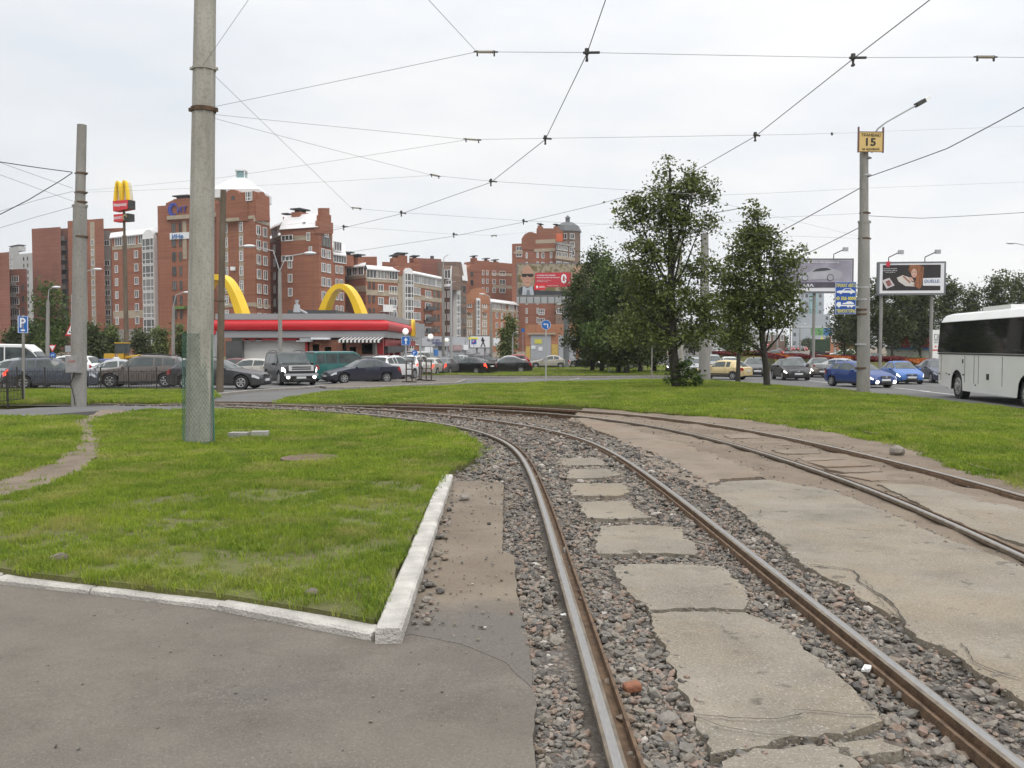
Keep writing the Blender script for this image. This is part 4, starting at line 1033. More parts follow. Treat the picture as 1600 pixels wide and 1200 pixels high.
zl = zat(267, 180); mb = MB(); mb.bbox(cx_ - .75, cx_ + .75, cy_ - .75, cy_ + .75, zr2, zl - .15, 1)
for sx in (-1, 1):
    for sy in (-1, 1): mb.bbox(cx_ + sx * .85 - .1, cx_ + sx * .85 + .1, cy_ + sy * .85 - .1, cy_ + sy * .85 + .1, zr2, zl, 0)
mb.bbox(cx_ - 1.05, cx_ + 1.05, cy_ - 1.05, cy_ + 1.05, zl - .15, zl + .1, 0); mb.build('lantern', [m_wframe, m_tealglass], b, world=True)
mb = MB(); p = W.pt(W.u(369), .5, W.z(369, 420)); mb.box(p, (.9, .5, .7)); mb.build('air_conditioner', m_wframe, b, world=True)
# --- 7 recessed link + 8 stepped gable house
W = Wall(PX(423, 192), PX(442, 184)); b = bldg('brick house with broad white sloped roof and stepped end gable', (*W.A, -1))
block(b, W, W.z(423, 378), depth=12, mat=m_brick); mansard(b, W, 423, 443, 353, 361, 10, 2.0); wins(b, W, [(432, 15)], 367, 423, 3, 1, 2.0, 'ribbon'); wband(b, W, 423, 442, 374, 380, m_stonew, .1)
wins(b, W, [(431, 4.5)], 392, 423, 2.8, 6, 1.6, 'two')
W8 = Wall(PX(441, 179), PX(500, 175)); Wg = Wall(PX(500, 175), PX(521, 181))
mb = MB(); mb.prism([tuple(W8.pt(0)[:2]), tuple(W8.pt(W8.L)[:2]), tuple(Wg.pt(Wg.L)[:2]), tuple(behind(Wg.pt(Wg.L), 9)[:2]), tuple(behind(W8.pt(0), 12)[:2])], -3, W8.z(441, 357.5)); mb.build('wall', m_brick, b, world=True)
z0, z1 = W8.z(470, 357), zat(334, 180); ua, ub = W8.u(448), W8.u(499)
mb = MB(); pts = [W8.pt(0, .5, z0), W8.pt(W8.L, .3, z0), behind(W8.pt(W8.L, 0, z0), 9), behind(W8.pt(0, 0, z0), 9)]
tp = [behind(W8.pt(ua, 0, z1), 4), behind(W8.pt(ub, 0, z1), 4), behind(W8.pt(ub, 0, z1), 6), behind(W8.pt(ua, 0, z1), 6)]
mb.add(pts + tp, [(0, 1, 5, 4), (1, 2, 6, 5), (2, 3, 7, 6), (3, 0, 4, 7), (4, 5, 6, 7), (3, 2, 1, 0)]); mb.build('roof', m_white, b, world=True)
profile_plate(b, Wg, [(500, 365), (500, 345), (502, 345), (502, 336), (504, 336), (504, 325), (515.5, 325), (515.5, 336), (518, 336), (518, 348), (521, 348), (521, 365)], m_brick, .9, .2)
wins(b, Wg, [(506.5, 3.4), (514.5, 3.4)], 394, 500, 2.8, 6, 1.7, 'two'); wins(b, Wg, [(507, 2.4), (511.5, 3), (516, 2.4)], 374, 500, 3, 1, 2.2, 'dark'); wins(b, Wg, [(511.5, 3.2)], 356, 500, 3, 1, 2.8, 'cross')
wband(b, W8, 441, 462, 369, 378, m_stonew, .05, 'pale_strip'); wband(b, W8, 441, 487, 370, 377.5, m_stonew, .05, 'pale_strip')
wins(b, W8, [(451, 20)], 372.5, 441, 4.0, 2, 1.1, 'ribbon'); wins(b, W8, [(484, 6)], 372.5, 441, 2.8, 2, 1.6, 'two', skip={(0, 1)}); wins(b, W8, [(455, 7)], 413.5, 441, 2.75, 3, 1.6, 'two')
wins(b, W8, [(487, 5)], 394, 441, 3, 1, 1.5, 'two')
chim(b, W8, [(445, 458, 329, 350, 5), (424, 431, 335, 345, 8)], m_brick)
# --- 9 white balconies link and long curved house
W0 = Wall(PX(520, 188), PX(540, 192)); b = bldg('narrow brick house with white glazed corner, between stepped gable and the long curved house', (*W0.A, -1))
block(b, W0, W0.z(520, 404), depth=10, mat=m_brick); mansard(b, W0, 520, 540, 376, 398, 10, 4.0); wins(b, W0, [(532, 14)], 402, 520, 5.0, 1, 1.9, 'ribbon'); wins(b, W0, [(527, 3), (534, 3.4)], 420, 520, 2.8, 7, 1.6, 'two')
wins(b, W0, [(529, 8)], 383.5, 520, 3, 1, 1.9, 'ribbon')
A9 = PX(540, 202); B9 = PX(572, 196); C9 = PX(640, 205); D9 = PX(692, 226)
b = bldg('long curved brick house with white glazed attic and central white bay column', (*A9, -1))
Wa, Wb_, Wc_ = Wall(A9, B9), Wall(B9, C9), Wall(C9, D9)
for W_ in (Wa, Wb_, Wc_): block(b, W_, W_.z((W_.A.x / W_.A.y) * FPX + 800, 431), depth=13, mat=m_brick)
ztop = Wb_.z(573, 431)
for W_, p0, p1, y0, y1 in ((Wa, 540, 573, 412, 420.5), (Wb_, 573, 624, 412, 421), (Wc_, 641, 692, 420.5, 427)): mansard(b, W_, p0, p1, y0, y1, 11, 3.0)
wins(b, Wa, [(547, 9), (556, 8), (565.5, 9)], 426, 540, 3, 1, 1.9, 'ribbon'); wins(b, Wb_, [(581, 13), (598, 13), (615, 12)], 427.5, 573, 3, 1, 1.9, 'ribbon'); wins(b, Wc_, [(651, 11), (663, 11), (675, 10), (686, 9)], 434, 641, 3, 1, 1.9, 'ribbon')
wband(b, Wa, 540, 573, 431.5, 437.5, m_stonew, .1); wband(b, Wb_, 573, 624, 433, 439.5, m_stonew, .1); wband(b, Wc_, 643, 692, 441, 447, m_stonew, .1); wband(b, Wb_, 573, 624, 452, 461, m_stonew, .07); wband(b, Wa, 540, 573, 449, 458, m_stonew, .07); wband(b, Wc_, 643, 692, 459, 467, m_stonew, .07)
wband(b, Wb_, 622, 640, 425, 545, m_stonew, .1, 'pale_strip'); profile_plate(b, Wb_, [(622, 430), (622, 417), (625, 416), (639.5, 416), (639.5, 430)], m_brick, 2, .3, 'parapet')
wins(b, Wb_, [(578, 2.6), (584.5, 2.6)], 446, 573, 2.85, 5, 1.6, 'dark'); wins(b, Wb_, [(595.5, 7)], 449, 573, 2.85, 5, 1.6, 'two', skip={(0, 2)}); wins(b, Wb_, [(614.5, 11)], 451, 573, 2.85, 5, 1.8, 'ribbon')
wband(b, Wb_, 609, 620, 465, 500, m_wframe, .04, 'pale_strip'); wins(b, Wb_, [(614.5, 10)], 469, 573, 2.85, 3, 1.9, 'ribbon')
wins(b, Wc_, [(651, 9)], 453.5, 641, 2.9, 5, 1.7, 'ribbon'); wins(b, Wc_, [(669, 6.5)], 456, 641, 2.9, 5, 1.8, 'two'); wins(b, Wc_, [(679, 2.4), (685, 2.4)], 453, 641, 2.9, 7, 1.6, 'dark')
for k in range(3): balcony(b, Wc_, 662, 676, 478 + k * 17.5, .9, m_darkmetal, 1.1)
balcony(b, Wb_, 594, 609, 476, 1.6, m_wframe, 1.2)
baycolumn(b, Wb_, 629, 642.5, 426, 2.9, 8)
chim(b, Wb_, [(540, 546, 397, 418, 10), (557, 571, 396, 414, 8), (578, 588, 400, 414, 8)], m_brick); 
W_ = Wall(PX(540, 214), PX(590, 214)); block(b, W_, W_.z(540, 401), depth=8, mat=m_brick, zb=8, name='upper_storey')
W_ = Wall(PX(598, 224), PX(658, 228)); block(b, W_, W_.z(598, 409), depth=9, mat=m_brick, zb=8, name='upper_storey'); chim(b, W_, [(616, 623, 402, 410, 1), (625, 640, 398, 410, 3), (648, 656, 403, 410, 1)], m_brick)
W_ = Wall(PX(640, 236), PX(690, 240)); block(b, W_, W_.z(640, 402.5), depth=9, mat=m_brickd, zb=8, name='upper_storey')
mb = MB(); mb.cyl(W_.pt(W_.u(680), -2, W_.z(680, 404)), W_.pt(W_.u(680), -2, W_.z(680, 399)), .5); mb.build('roof_vent', m_darkmetal, b, world=True)
# --- 10 dark brown house with white stepped attic
b = bldg('dark brown house with white stepped attic slopes, right of the long curved house', (*PX(690, 228), -1))
W1 = Wall(PX(690, 228), PX(706, 226)); W2 = Wall(PX(706, 232), PX(716, 236)); W3 = Wall(PX(712, 238), PX(729, 246))
block(b, W1, W1.z(690, 447), depth=12, mat=m_brickg); mansard(b, W1, 692, 706.5, 414, 449, 8, 4.0); profile_plate(b, W1, [(687, 452), (687, 413), (693, 413.5), (697, 430), (697, 452)], m_brickg, 6, .05, 'upper_wall'); wins(b, W1, [(701.5, 9)], 445, 690, 3, 1, 2.0, 'ribbon'); wins(b, W1, [(700, 10)], 429, 690, 3, 1, 2.2, 'ribbon')
wins(b, W1, [(695, 3), (701, 3)], 460, 690, 2.9, 6, 1.6, 'two'); block(b, W2, W2.z(706, 438), depth=10, mat=m_brickg); baycolumn(b, W2, 708, 714.5, 440, 3.0, 7, False)
block(b, W3, W3.z(712, 439), depth=12, mat=m_brickg); mansard(b, W3, 720.5, 729, 410, 438, 8, 3.0); profile_plate(b, W3, [(712, 445), (712, 409), (721, 409.5), (726, 438), (726, 445)], m_brickg, 6, .05, 'upper_wall'); wins(b, W3, [(720, 3), (725.5, 3)], 449, 712, 2.9, 7, 1.6, 'dark')
W_ = Wall(PX(684, 250), PX(720, 252)); block(b, W_, W_.z(684, 408.5), depth=9, mat=m_brickg, zb=8, name='upper_storey')
# --- 11 ornate orange gable
W = Wall(PX(727, 255), PX(766, 258)); b = bldg('narrow ornate orange house with stepped curved gable and pale bays', (*W.A, -1))
block(b, W, W.z(727, 470), depth=14, mat=m_bricko); profile_plate(b, W, [(727, 475), (727, 463), (733, 459), (737, 452), (746, 450), (752, 450), (758, 453), (761, 460), (766, 463), (766, 475)], m_bricko, 1.0, .2)
wband(b, W, 728.5, 739, 484, 560, m_stonew, .06, 'pale_strip'); wband(b, W, 752.5, 761.5, 476, 560, m_stonew, .06, 'pale_strip'); wband(b, W, 741, 750.5, 462, 560, m_stonew, .1, 'pale_strip')
baycolumn(b, W, 742.5, 749, 468.5, 2.75, 8); wins(b, W, [(733.5, 7), (757, 6.5)], 475, 727, 2.75, 7, 1.9, 'cross'); balcony(b, W, 730, 737, 484, .9, m_bricko, .9); balcony(b, W, 753.5, 760.5, 484, .9, m_bricko, .9)
# --- 12 long orange house with white attic
W = Wall(PX(764, 262), PX(823, 292)); b = bldg('long orange house with continuous white attic, receding behind the big billboard', (*W.A, -1))
block(b, W, W.z(764, 479), depth=13, mat=m_bricko); mansard(b, W, 764, 824, 465.5, 472, 12, 3.5); wins(b, W, [(769, 6), (777.5, 8), (787, 5), (799, 8), (810, 6), (818, 5)], 477.5, 764, 3, 1, 1.8, 'ribbon')
wband(b, W, 764, 823, 481, 486.5, m_stonew, .1); wins(b, W, [(766.5, 2.8), (776, 2.8), (784, 2.4), (791.5, 2.6), (800.5, 2.6), (808, 2.4), (813, 2.2), (820, 2.2)], 492, 764, 2.9, 6, 1.7, 'two')
# --- 13 brick house behind
W = Wall(PX(727, 300), PX(805, 310)); b = bldg('plain red brick house rising behind the orange houses', (*W.A, -1))
block(b, W, W.z(727, 420), depth=14, mat=m_brick); profile_plate(b, W, [(727, 425), (727, 420.5), (737, 413.5), (743, 416), (745, 407), (800, 412), (800, 425)], m_brick, 9, .1, 'parapet')
wins(b, W, [(737.5, 4)], 427.5, 727, 2.9, 4, 1.7, 'dark'); wins(b, W, [(755, 3), (761.5, 3), (772, 5), (785, 9)], 424.5, 727, 2.9, 3, 1.6, 'two'); chim(b, W, [(744, 748, 402, 412, 2), (763, 767, 406, 411, 2), (777, 781, 408, 412, 2)], m_brick)
wband(b, W, 768, 805, 426, 430, m_stonew, .1); wband(b, W, 770, 805, 445, 450, m_stonew, .1)
# --- 14 tall stepped brick house
b = bldg('tall stepped brick house with dark domed corner turret behind the billboard with the bald man', (*PX(800, 285), -1))
W = Wall(PX(800, 285), PX(868, 280)); block(b, W, W.z(800, 381), depth=16, mat=m_brick)
profile_plate(b, W, [(815, 390), (815, 373), (820, 366), (827, 362.5), (833, 363), (838, 368), (838.5, 356.5), (870, 357), (870, 390)], m_brick, 9, .15, 'parapet')
wband(b, W, 837, 868, 375, 381, m_stonew, .25); wband(b, W, 835, 868, 389, 394, m_stonew, .25); wband(b, W, 803, 817, 393, 397, m_stonew, .25)
wins(b, W, [(811, 9)], 389, 800, 1.9, 2, 1.3, 'ribbon'); wins(b, W, [(829.5, 4.5)], 377, 800, 2.2, 2, 1.6, 'dark'); wins(b, W, [(848, 4), (861, 3.5)], 386.5, 800, 2.9, 4, 1.7, 'two'); wins(b, W, [(823, 3), (840, 3)], 400, 800, 2.9, 8, 1.7, 'two'); wins(b, W, [(846, 10)], 488, 800, 2.9, 6, 1.8, 'bay')
W2 = Wall(PX(868, 278), PX(900, 288)); block(b, W2, W2.z(868, 377), depth=12, mat=m_brickg); wins(b, W2, [(873, 8), (882, 8), (892, 6)], 386, 868, 1.95, 2, 1.3, 'ribbon'); wband(b, W2, 868, 899, 378, 381.5, m_panel, .3); wband(b, W2, 868, 899, 399, 404, m_stonew, .3)
wins(b, W2, [(873, 8), (884, 8)], 412, 868, 2.9, 6, 1.6, 'two')
cx_, cy_ = xat(887, 288), 290.0; r_ = 4.1; zt = zat(362, 288); mb = MB()
mb.cyl((cx_, cy_, 5), (cx_, cy_, zt), r_, r_, 10, 0); mb.build('turret', m_brickg, b, world=True)
mb = MB(); mb.tube([(cx_, cy_, zt), (cx_, cy_, zt + .4), (cx_, cy_, zt + 2.0), (cx_, cy_, zt + 3.1), (cx_, cy_, zt + 3.2)], [r_ + .4, r_ + .3, r_ - .5, r_ - 2.2, .8], 10); mb.cyl((cx_, cy_, zt + 3.2), (cx_, cy_, zt + 4.6), .75, .75, 8); mb.cyl((cx_, cy_, zt + 4.6), (cx_, cy_, zt + 5.5), 1.0, .1, 8); mb.build('roof', M('dome_slate', (.11, .115, .12), .6, .1, .4), b, world=True)
Wt = Wall((cx_ - 1.8, cy_ - r_), (cx_ + 3, cy_ - r_ + .8))
for k in range(3):
    for q in (-1.2, 1.2):
        p = Vector((cx_ + q, cy_ - r_ + .12, zt - 1.7 - k * 2.6)); o = ORG[b.name]; link('window', win_mesh(1.5, 1.7, 'two'), b, p - Vector(o), q * .25)
chim(b, W, [(838, 842, 352, 357, 2), (863, 868, 353, 357, 2)], m_brick)
mb = MB(); a_ = W.pt(W.u(878), 3, 0); mb.box((a_.x, a_.y, zat(372, 278)), (2, .5, 2.4)); mb.build('orange_panel', M('orange_panel', (.5, .1, .03), .6, 0), b, world=True)
# --- 15 low brick house with big grey gate, under the billboard
W = Wall(PX(821, 150), PX(905, 146)); b = bldg('low orange brick building with tall grey metal gates and yellow plinths, under the big billboard', (*W.A, -1), 'brick_building')
block(b, W, W.z(821, 507), depth=10, mat=m_bricko); wband(b, W, 826, 869, 520.5, 523, m_stonew, .4); wband(b, W, 829.5, 861, 524, 566, m_greymetal, .12, 'gate')
wband(b, W, 836, 847, 530, 537, M('yellow_notice', (.55, .52, .08), .7, 0), .2, 'notice'); wband(b, W, 831, 837, 540, 545, m_banner, .2, 'notice'); wband(b, W, 842, 848, 542, 548, m_banner, .2, 'notice'); wband(b, W, 822, 829, 541, 562, M('yellow_plinth', (.55, .38, .10), .8, .1), .1, 'plinth'); wband(b, W, 862, 872, 538, 562, MATS['yellow_plinth'], .1, 'plinth')
wband(b, W, 873, 900, 524, 566, m_greymetal, .12, 'gate')
# --- 16 low grey shop row
W = Wall(PX(655, 140), PX(768, 150)); b = bldg('low grey shop row with signboards, beyond the queue of cars', (*W.A, -1), 'shop_row', cat='shop')
block(b, W, W.z(655, 526), depth=8, mat=m_greymetal)
m_shopgrey = M('shop_fascia', (.42, .43, .45), .6, .06, .6); m_textblue = M('text_blue', (.05, .06, .20), .6, 0)
wband(b, W, 658, 705, 525.5, 541, m_shopgrey, .25, 'signboard'); wband(b, W, 706, 725, 526.5, 546, m_shopgrey, .2, 'signboard'); wband(b, W, 700, 720, 539, 548, M('reddish_board', (.42, .30, .30), .7, .2, 2), .3, 'signboard')
o = Vector(ORG[b.name])
for (s_, x, y, ww) in (('РЕМОНТ АВТО', 676, 531.5, 2.4), ('ШИНОМОНТАЖ', 682, 535.5, 2.0), ('ЗАПЧАСТИ', 684, 538.8, 1.4)): text('lettering', s_, ww, .34, m_textblue, b, W.pt(W.u(x), .3, W.z(x, y)) - o, W.rz, .03)
wband(b, W, 678, 684, 546, 556, m_bannerblue, .1, 'door'); wband(b, W, 685, 697, 541, 547, m_darkmetal, .1, 'window'); wband(b, W, 662, 674, 542, 551, m_banner, .35, 'signboard'); wband(b, W, 722, 729, 539, 547, m_banner, .4, 'signboard'); wband(b, W, 727, 768, 533, 560, m_shopgrey, .15, 'wall_panel')
wins(b, W, [(735, 4), (742, 4)], 550, 655, 2, 1, 1.5, 'dark')
wband(b, W, 769, 778, 528, 540, m_banner, .5, 'signboard')
# --- 17 far towers down the avenue
W = Wall(PX(1247, 690), PX(1286, 690)); b = bldg('tall blue grey tower far down the avenue, under the car billboard', (*W.A, -1), 'apartment_tower')
block(b, W, W.z(1247, 444), depth=20, mat=m_bluetow); wband(b, W, 1263, 1276, 446, 545, m_tealglass, .5, 'glazed_strip'); wins(b, W, [(1252, 4), (1259, 4), (1280, 4)], 462, 1247, 6.2, 12, 2.6, 'dark')
W2 = Wall(PX(1237, 672), PX(1296, 672)); block(b, W2, W2.z(1237, 491), depth=14, mat=m_bluetow); wins(b, W2, [(1241, 4), (1291, 4)], 497, 1237, 6.2, 8, 2.6, 'dark')
# --- 18 fuel station behind the right hand trees
W = Wall(PX(1385, 118), PX(1500, 112)); b = bldg('white and red fuel station building half hidden behind the right trees', (*W.A, -1), 'fuel_station', cat='fuel station')
block(b, W, W.z(1385, 516), depth=8, mat=M('station_white', (.66, .66, .64), .7, .08, .5)); wband(b, W, 1386, 1500, 509, 521, m_banner, .6, 'canopy'); wband(b, W, 1386, 1500, 521.5, 524.5, m_red, .7, 'red_stripe'); wband(b, W, 1438, 1452, 525, 546, m_red, .15, 'red_panel'); wband(b, W, 1407, 1421, 525, 546, m_red, .15, 'red_panel'); wins(b, W, [(1412, 4), (1429, 6)], 536, 1385, 3, 1, 1.9, 'two')
wband(b, W, 1388, 1500, 543, 546, m_bannerblue, .5, 'plinth')
# --- 19 low buildings glimpsed between the trees on the right
for (p0, p1, Y, yt, mat, lab) in ((1062, 1112, 210, 505, m_panel, 'low grey building glimpsed between the two big trees'), (1112, 1195, 230, 512, m_palebld, 'long pale building glimpsed behind the slim tree'), (1196, 1226, 260, 520, m_brickg, 'low brown building at the far side of the avenue'), (1296, 1345, 210, 521, m_bricko, 'low orange kiosk row beyond the green truck')):
    W = Wall(PX(p0, Y), PX(p1, Y)); b = bldg(lab, (*W.A, -1), 'low_building'); block(b, W, W.z(p0, yt), depth=8, mat=mat)
    n = max(2, int((p1 - p0) / 9)); wins(b, W, [(p0 + (p1 - p0) * (k + .5) / n, 5) for k in range(n)], yt + 8, p0, 3.2, 2 if yt < 514 else 1, 1.6, 'two'); wband(b, W, p0, p1, yt, yt + 3, m_white, .3, 'cornice')
# --- 20 the restaurant with the yellow roof arches
m_fgrey = M('fascia_grey', (.29, .29, .30), .5, .04, .3); m_fred = M('fascia_red', (.54, .018, .024), .4, .06, .5); m_yellow = M('arch_yellow', (.78, .50, .015), .4, .06, .8); m_redb = M('restaurant_red', (.36, .018, .02), .5, .1, .5); m_wall = M('restaurant_wall', (.62, .61, .58), .8, .06, .4); m_brownbr = brickmat('restaurant_brick', (.26, .115, .075), (.2, .09, .06))
ZF, ZB = 76.0, 108.0
Wf = Wall(PX(338, ZF), PX(602, ZF)); Ws = Wall(PX(602, ZF), PX(655, ZB)); 
b = bldg('single storey restaurant with red fascia band and yellow arches on the roof', (*Wf.A, gz(ZF)), 'restaurant', cat='restaurant')
g0 = gz(ZF); A, B, C_ = Wf.pt(0), Wf.pt(Wf.L), Ws.pt(Ws.L); D_ = Vector((A.x, C_.y, 0))
def inset(o1): return [(A.x + o1, A.y + o1), (B.x - o1, B.y + o1), (C_.x - o1, C_.y - o1), (D_.x + o1, D_.y - o1)]
mb = MB(); mb.prism(inset(1.0), g0 - .5, Wf.z(450, 528)); mb.build('wall', m_wall, b, world=True)
mb = MB(); mb.prism(inset(-.02), Wf.z(450, 499.5), Wf.z(450, 490)); mb.build('fascia', m_fgrey, b, world=True)
mb = MB(); zt, zb = Wf.z(450, 499.8), Wf.z(450, 516.8)      # the swelling red band
prof_ = [(.05, zt), (-.22, zt - .12), (-.36, (zt + zb) / 2 + .1), (-.34, (zt + zb) / 2 - .15), (-.2, zb + .06), (.1, zb)]
vs = []
for o1, z in prof_: vs += [(x, y, z) for x, y in inset(o1)]
mb.add(vs, [(i * 4 + j, i * 4 + (j + 1) % 4, i * 4 + 4 + (j + 1) % 4, i * 4 + 4 + j) for i in range(len(prof_) - 1) for j in range(4)] + [(0, 1, 2, 3), tuple(len(vs) - 4 + j for j in (3, 2, 1, 0))])
mb.build('red_band', m_fred, b, world=True, smooth=40)
mb = MB(); mb.prism(inset(0.0), Wf.z(450, 527.5), Wf.z(450, 517)); mb.build('fascia', m_fgrey, b, world=True)
wband(b, Wf, 378, 477, 528, 532, m_redb, -.4, 'red_strip'); wband(b, Wf, 352, 377, 533, 562, m_glass, -.9, 'window')
for (x, y, s_) in ((383, 531, 5), (399, 531, 8), (432, 531, 9), (462, 532, 6)): wband(b, Wf, x, x + s_, y - 1.8, y + 1.6, m_banner if s_ > 5 else m_greymetal, -.3, 'menu_panel')
wband(b, Wf, 476, 480, 532, 562, m_redb, -.85, 'red_strip'); wband(b, Wf, 483, 580, 531, 562, m_brownbr, -.85, 'brick_panel'); wband(b, Wf, 488, 517, 527.6, 530.5, m_banner, .5, 'lit_sign'); wband(b, Wf, 470, 490, 528.5, 534, m_greymetal, .3, 'canopy')
for (x0, x1, y0, y1, mt) in ((507, 517, 542, 553, m_banner), (546, 556, 542, 553, m_banner), (565, 580, 537, 553, m_stonew), (535, 540.5, 530, 553, m_darkmetal), (488, 498, 538, 558, m_greymetal)): wband(b, Wf, x0, x1, y0, y1, mt, -.7, 'poster')
for x in (498.5, 537.5):
    mb = MB(); mb.plate([(0, -.35), (.3, .0), (.28, .2), (.12, .28), (0, .15), (-.12, .28), (-.28, .2), (-.3, 0)], -.04, .08); e = mb.build('heart', m_red, b); e.location = Wf.pt(Wf.u(x), -.62, Wf.z(x, 548)) - Vector(ORG[b.name])
mb = MB(); mb.band(circ(.28, 14)[:12], .09, -.04, .04); e = mb.build('round_emblem', M('pale_gold', (.55, .42, .2), .5, 0), b); e.location = Wf.pt(Wf.u(525), -.66, Wf.z(525, 547)) - Vector(ORG[b.name])
m_black = M('black', (.02, .02, .02), .6, 0); m_aw = M('awning_white', (.66, .66, .64), .7, .05)
u0, u1 = Wf.u(533), Wf.u(599); n = 22; z1, z0 = Wf.z(560, 526), Wf.z(560, 533.5)
for k in range(n):
    ua, ub = u0 + (u1 - u0) * k / n, u0 + (u1 - u0) * (k + 1) / n; mb = MB()
    mb.add([Wf.pt(ua + .25, -.2, z1), Wf.pt(ub + .25, -.2, z1), Wf.pt(ub, 1.1, z0 + .12), Wf.pt(ua, 1.1, z0 + .12), Wf.pt(ub, 1.1, z0 - .1), Wf.pt(ua, 1.1, z0 - .1)], [(0, 1, 2, 3), (3, 2, 4, 5)]); mb.build('awning_stripe', m_black if k % 2 else m_aw, b, world=True, fix=False)
for x in (604, 612, 619, 629, 641):
    mb = MB(); p = Ws.pt(Ws.u(x), -.5, 0); mb.bbox(p.x - .25, p.x + .25, p.y - .25, p.y + .25, g0 - .3, Wf.z(450, 527.5)); mb.build('red_column', m_redb, b, world=True)
wband(b, Ws, 606, 652, 530, 541, m_redb, -.9, 'red_strip', ref=606); wband(b, Ws, 610, 640, 536, 552, m_darkmetal, -.95, 'window', ref=606)
Lb = Vector(ORG[b.name])
for (px0, px1, pyt, Y, thick) in ((297, 393, 429, 80.0, .62), (497, 574, 443.5, 88.0, .62)):
    xa, xb = xat(px0, Y), xat(px1, Y); zb_, zt_ = zat(491, Y), zat(pyt, Y); hw = (xb - xa) / 2; H_ = zt_ - zb_
    ts = [-1.05 + 2.1 * k / 28 for k in range(29)]
    mb = MB(); mb.band([(t * hw * .93, H_ * (1 - abs(t) ** 2.15) - .25) for t in ts], [thick * (.8 + .45 * abs(t) ** 2) for t in ts], -.55, .55)
    e = mb.build('roof_arch', m_yellow, b, smooth=30); e.location = Vector(((xa + xb) / 2, Y, zb_)) - Lb; e.rotation_euler = (0, 0, rad(-22))
mb = MB(); mb.bbox(xat(450, 82), xat(526, 82), 82, 90, zat(490, 82), zat(484.5, 82)); mb.build('roof_box', m_darkmetal, b, world=True)
mb = MB(); p = at(464, 488, 80); mb.cyl(p, p + Vector((0, 0, .7)), .35, .25, 10); mb.cyl(p + Vector((0, 0, .7)), p + Vector((0, 0, 1.1)), .1, .18, 8); mb.cyl(p + Vector((.1, 0, .3)), p + Vector((.9, 0, -.1)), .1, .1, 6); mb.build('roof_vent', m_greymetal, b, world=True)
mb = MB(); p = Ws.pt(Ws.u(641), .35, Wf.z(450, 507)); o_ = p - Lb
for s_ in (-1, 1):
    mb.band([(s_ * .62 + .58 * math.cos(a) * 1, -.8 + 1.7 * math.sin(a)) for a in [math.pi * k / 12 for k in range(13)]], .26, -.12, .12)
e = mb.build('letter_emblem', m_yellow, b); e.location = o_; e.rotation_euler = (0, 0, Ws.rz)
# lower wing behind the poles
wingW = Wall(PX(300, 96), PX(338, 92)); block(b, wingW, wingW.z(300, 503), depth=9, mat=m_fgrey, name='side_wing'); wband(b, wingW, 301, 338, 507, 523, m_fred, .25, 'red_band'); wband(b, wingW, 320, 338, 524, 560, m_greymetal, .1, 'wall_panel')
# ================================================================ POLES, WIRES, SIGNS
def conc(name, c, c2, st=(1, 1, .25)):
    m, nt, b = base_mat(name)
    tc = N(nt, 'ShaderNodeTexCoord'); mp = N(nt, 'ShaderNodeMapping'); mp.inputs['Scale'].default_value = st; nt.links.new(tc.outputs['Object'], mp.inputs[0])
    c_ = ramp(nt, noise_at(nt, mp.outputs[0], 3.2, 7.0, .68), [(.32, c2), (.66, c)])
    n2 = noise_at(nt, tc.outputs['Object'], 22.0, 4.0, .7); c_ = mixc(nt, .7, c_, ramp(nt, n2, [(.28, (.55, .52, .48)), (.5, (1, 1, 1))]), 'MULTIPLY')
    n3 = noise_at(nt, mp.outputs[0], 1.1, 6.0, .7); c_ = mixc(nt, ramp(nt, n3, [(.55, (0, 0, 0)), (.72, (.55,) * 3)]), c_, (.12, .115, .095))
    nt.links.new(c_, b.inputs['Base Color']); b.inputs['Roughness'].default_value = .92; b.inputs['Specular IOR Level'].default_value = .25
    bp = N(nt, 'ShaderNodeBump'); bp.inputs['Strength'].default_value = .35; bp.inputs['Distance'].default_value = .01; nt.links.new(n2, bp.inputs['Height']); nt.links.new(bp.outputs[0], b.inputs['Normal'])
    MATS[name] = m; return m
m_pole = conc('pole_concrete', (.40, .385, .345), (.25, .24, .21)); m_pole2 = conc('pole_concrete_grey', (.30, .29, .27), (.22, .21, .195)); m_poleb = conc('pole_brown', (.17, .135, .10), (.10, .08, .06))
m_galv = M('galvanised', (.42, .43, .44), .5, .1, 3, metal=.3); m_clamp = M('clamp_rust', (.14, .085, .05), .8, .25, 9, metal=.3); m_dark = M('dark_fitting', (.035, .035, .03), .6, .1); m_insul = M('insulator_clay', (.36, .33, .26), .5, .1, 6)
m_wire = M('wire', (.06, .06, .062), .5, 0, metal=.4); m_mesh = M('green_mesh', (.06, .17, .13), .6, .1, 3); m_wirel = M('wire_pale', (.20, .20, .205), .5, 0, metal=.4)
def pole(name, label, cat, basepx, basepy, toppx, toppy, r0, r1, mat, o_=0.0, n=10, group=None, Y=None):
    if Y: p = at(basepx, basepy, Y); p.z = gz(Y) + o_
    else: p = GP(basepx, basepy, o_)
    t = thing(name, label, cat, p, 0, group); q = at(toppx, toppy, p.y) - p; mb = MB()
    mb.cyl((0, 0, -.3), q, r0, r1, n); mb.build('shaft', mat, t, smooth=40); return t, p, q
def collar(t, c, r, h=.06, mat=None, name='clamp'):
    mb = MB(); mb.cyl(c - Vector((0, 0, h / 2)), c + Vector((0, 0, h / 2)), r, r, 14); mb.box(c + Vector((r, -.02, 0)), (.08, .06, h * .9)); mb.box(c + Vector((-r, -.02, 0)), (.06, .05, h * .8)); return mb.build(name, mat or m_clamp, t, smooth=30)
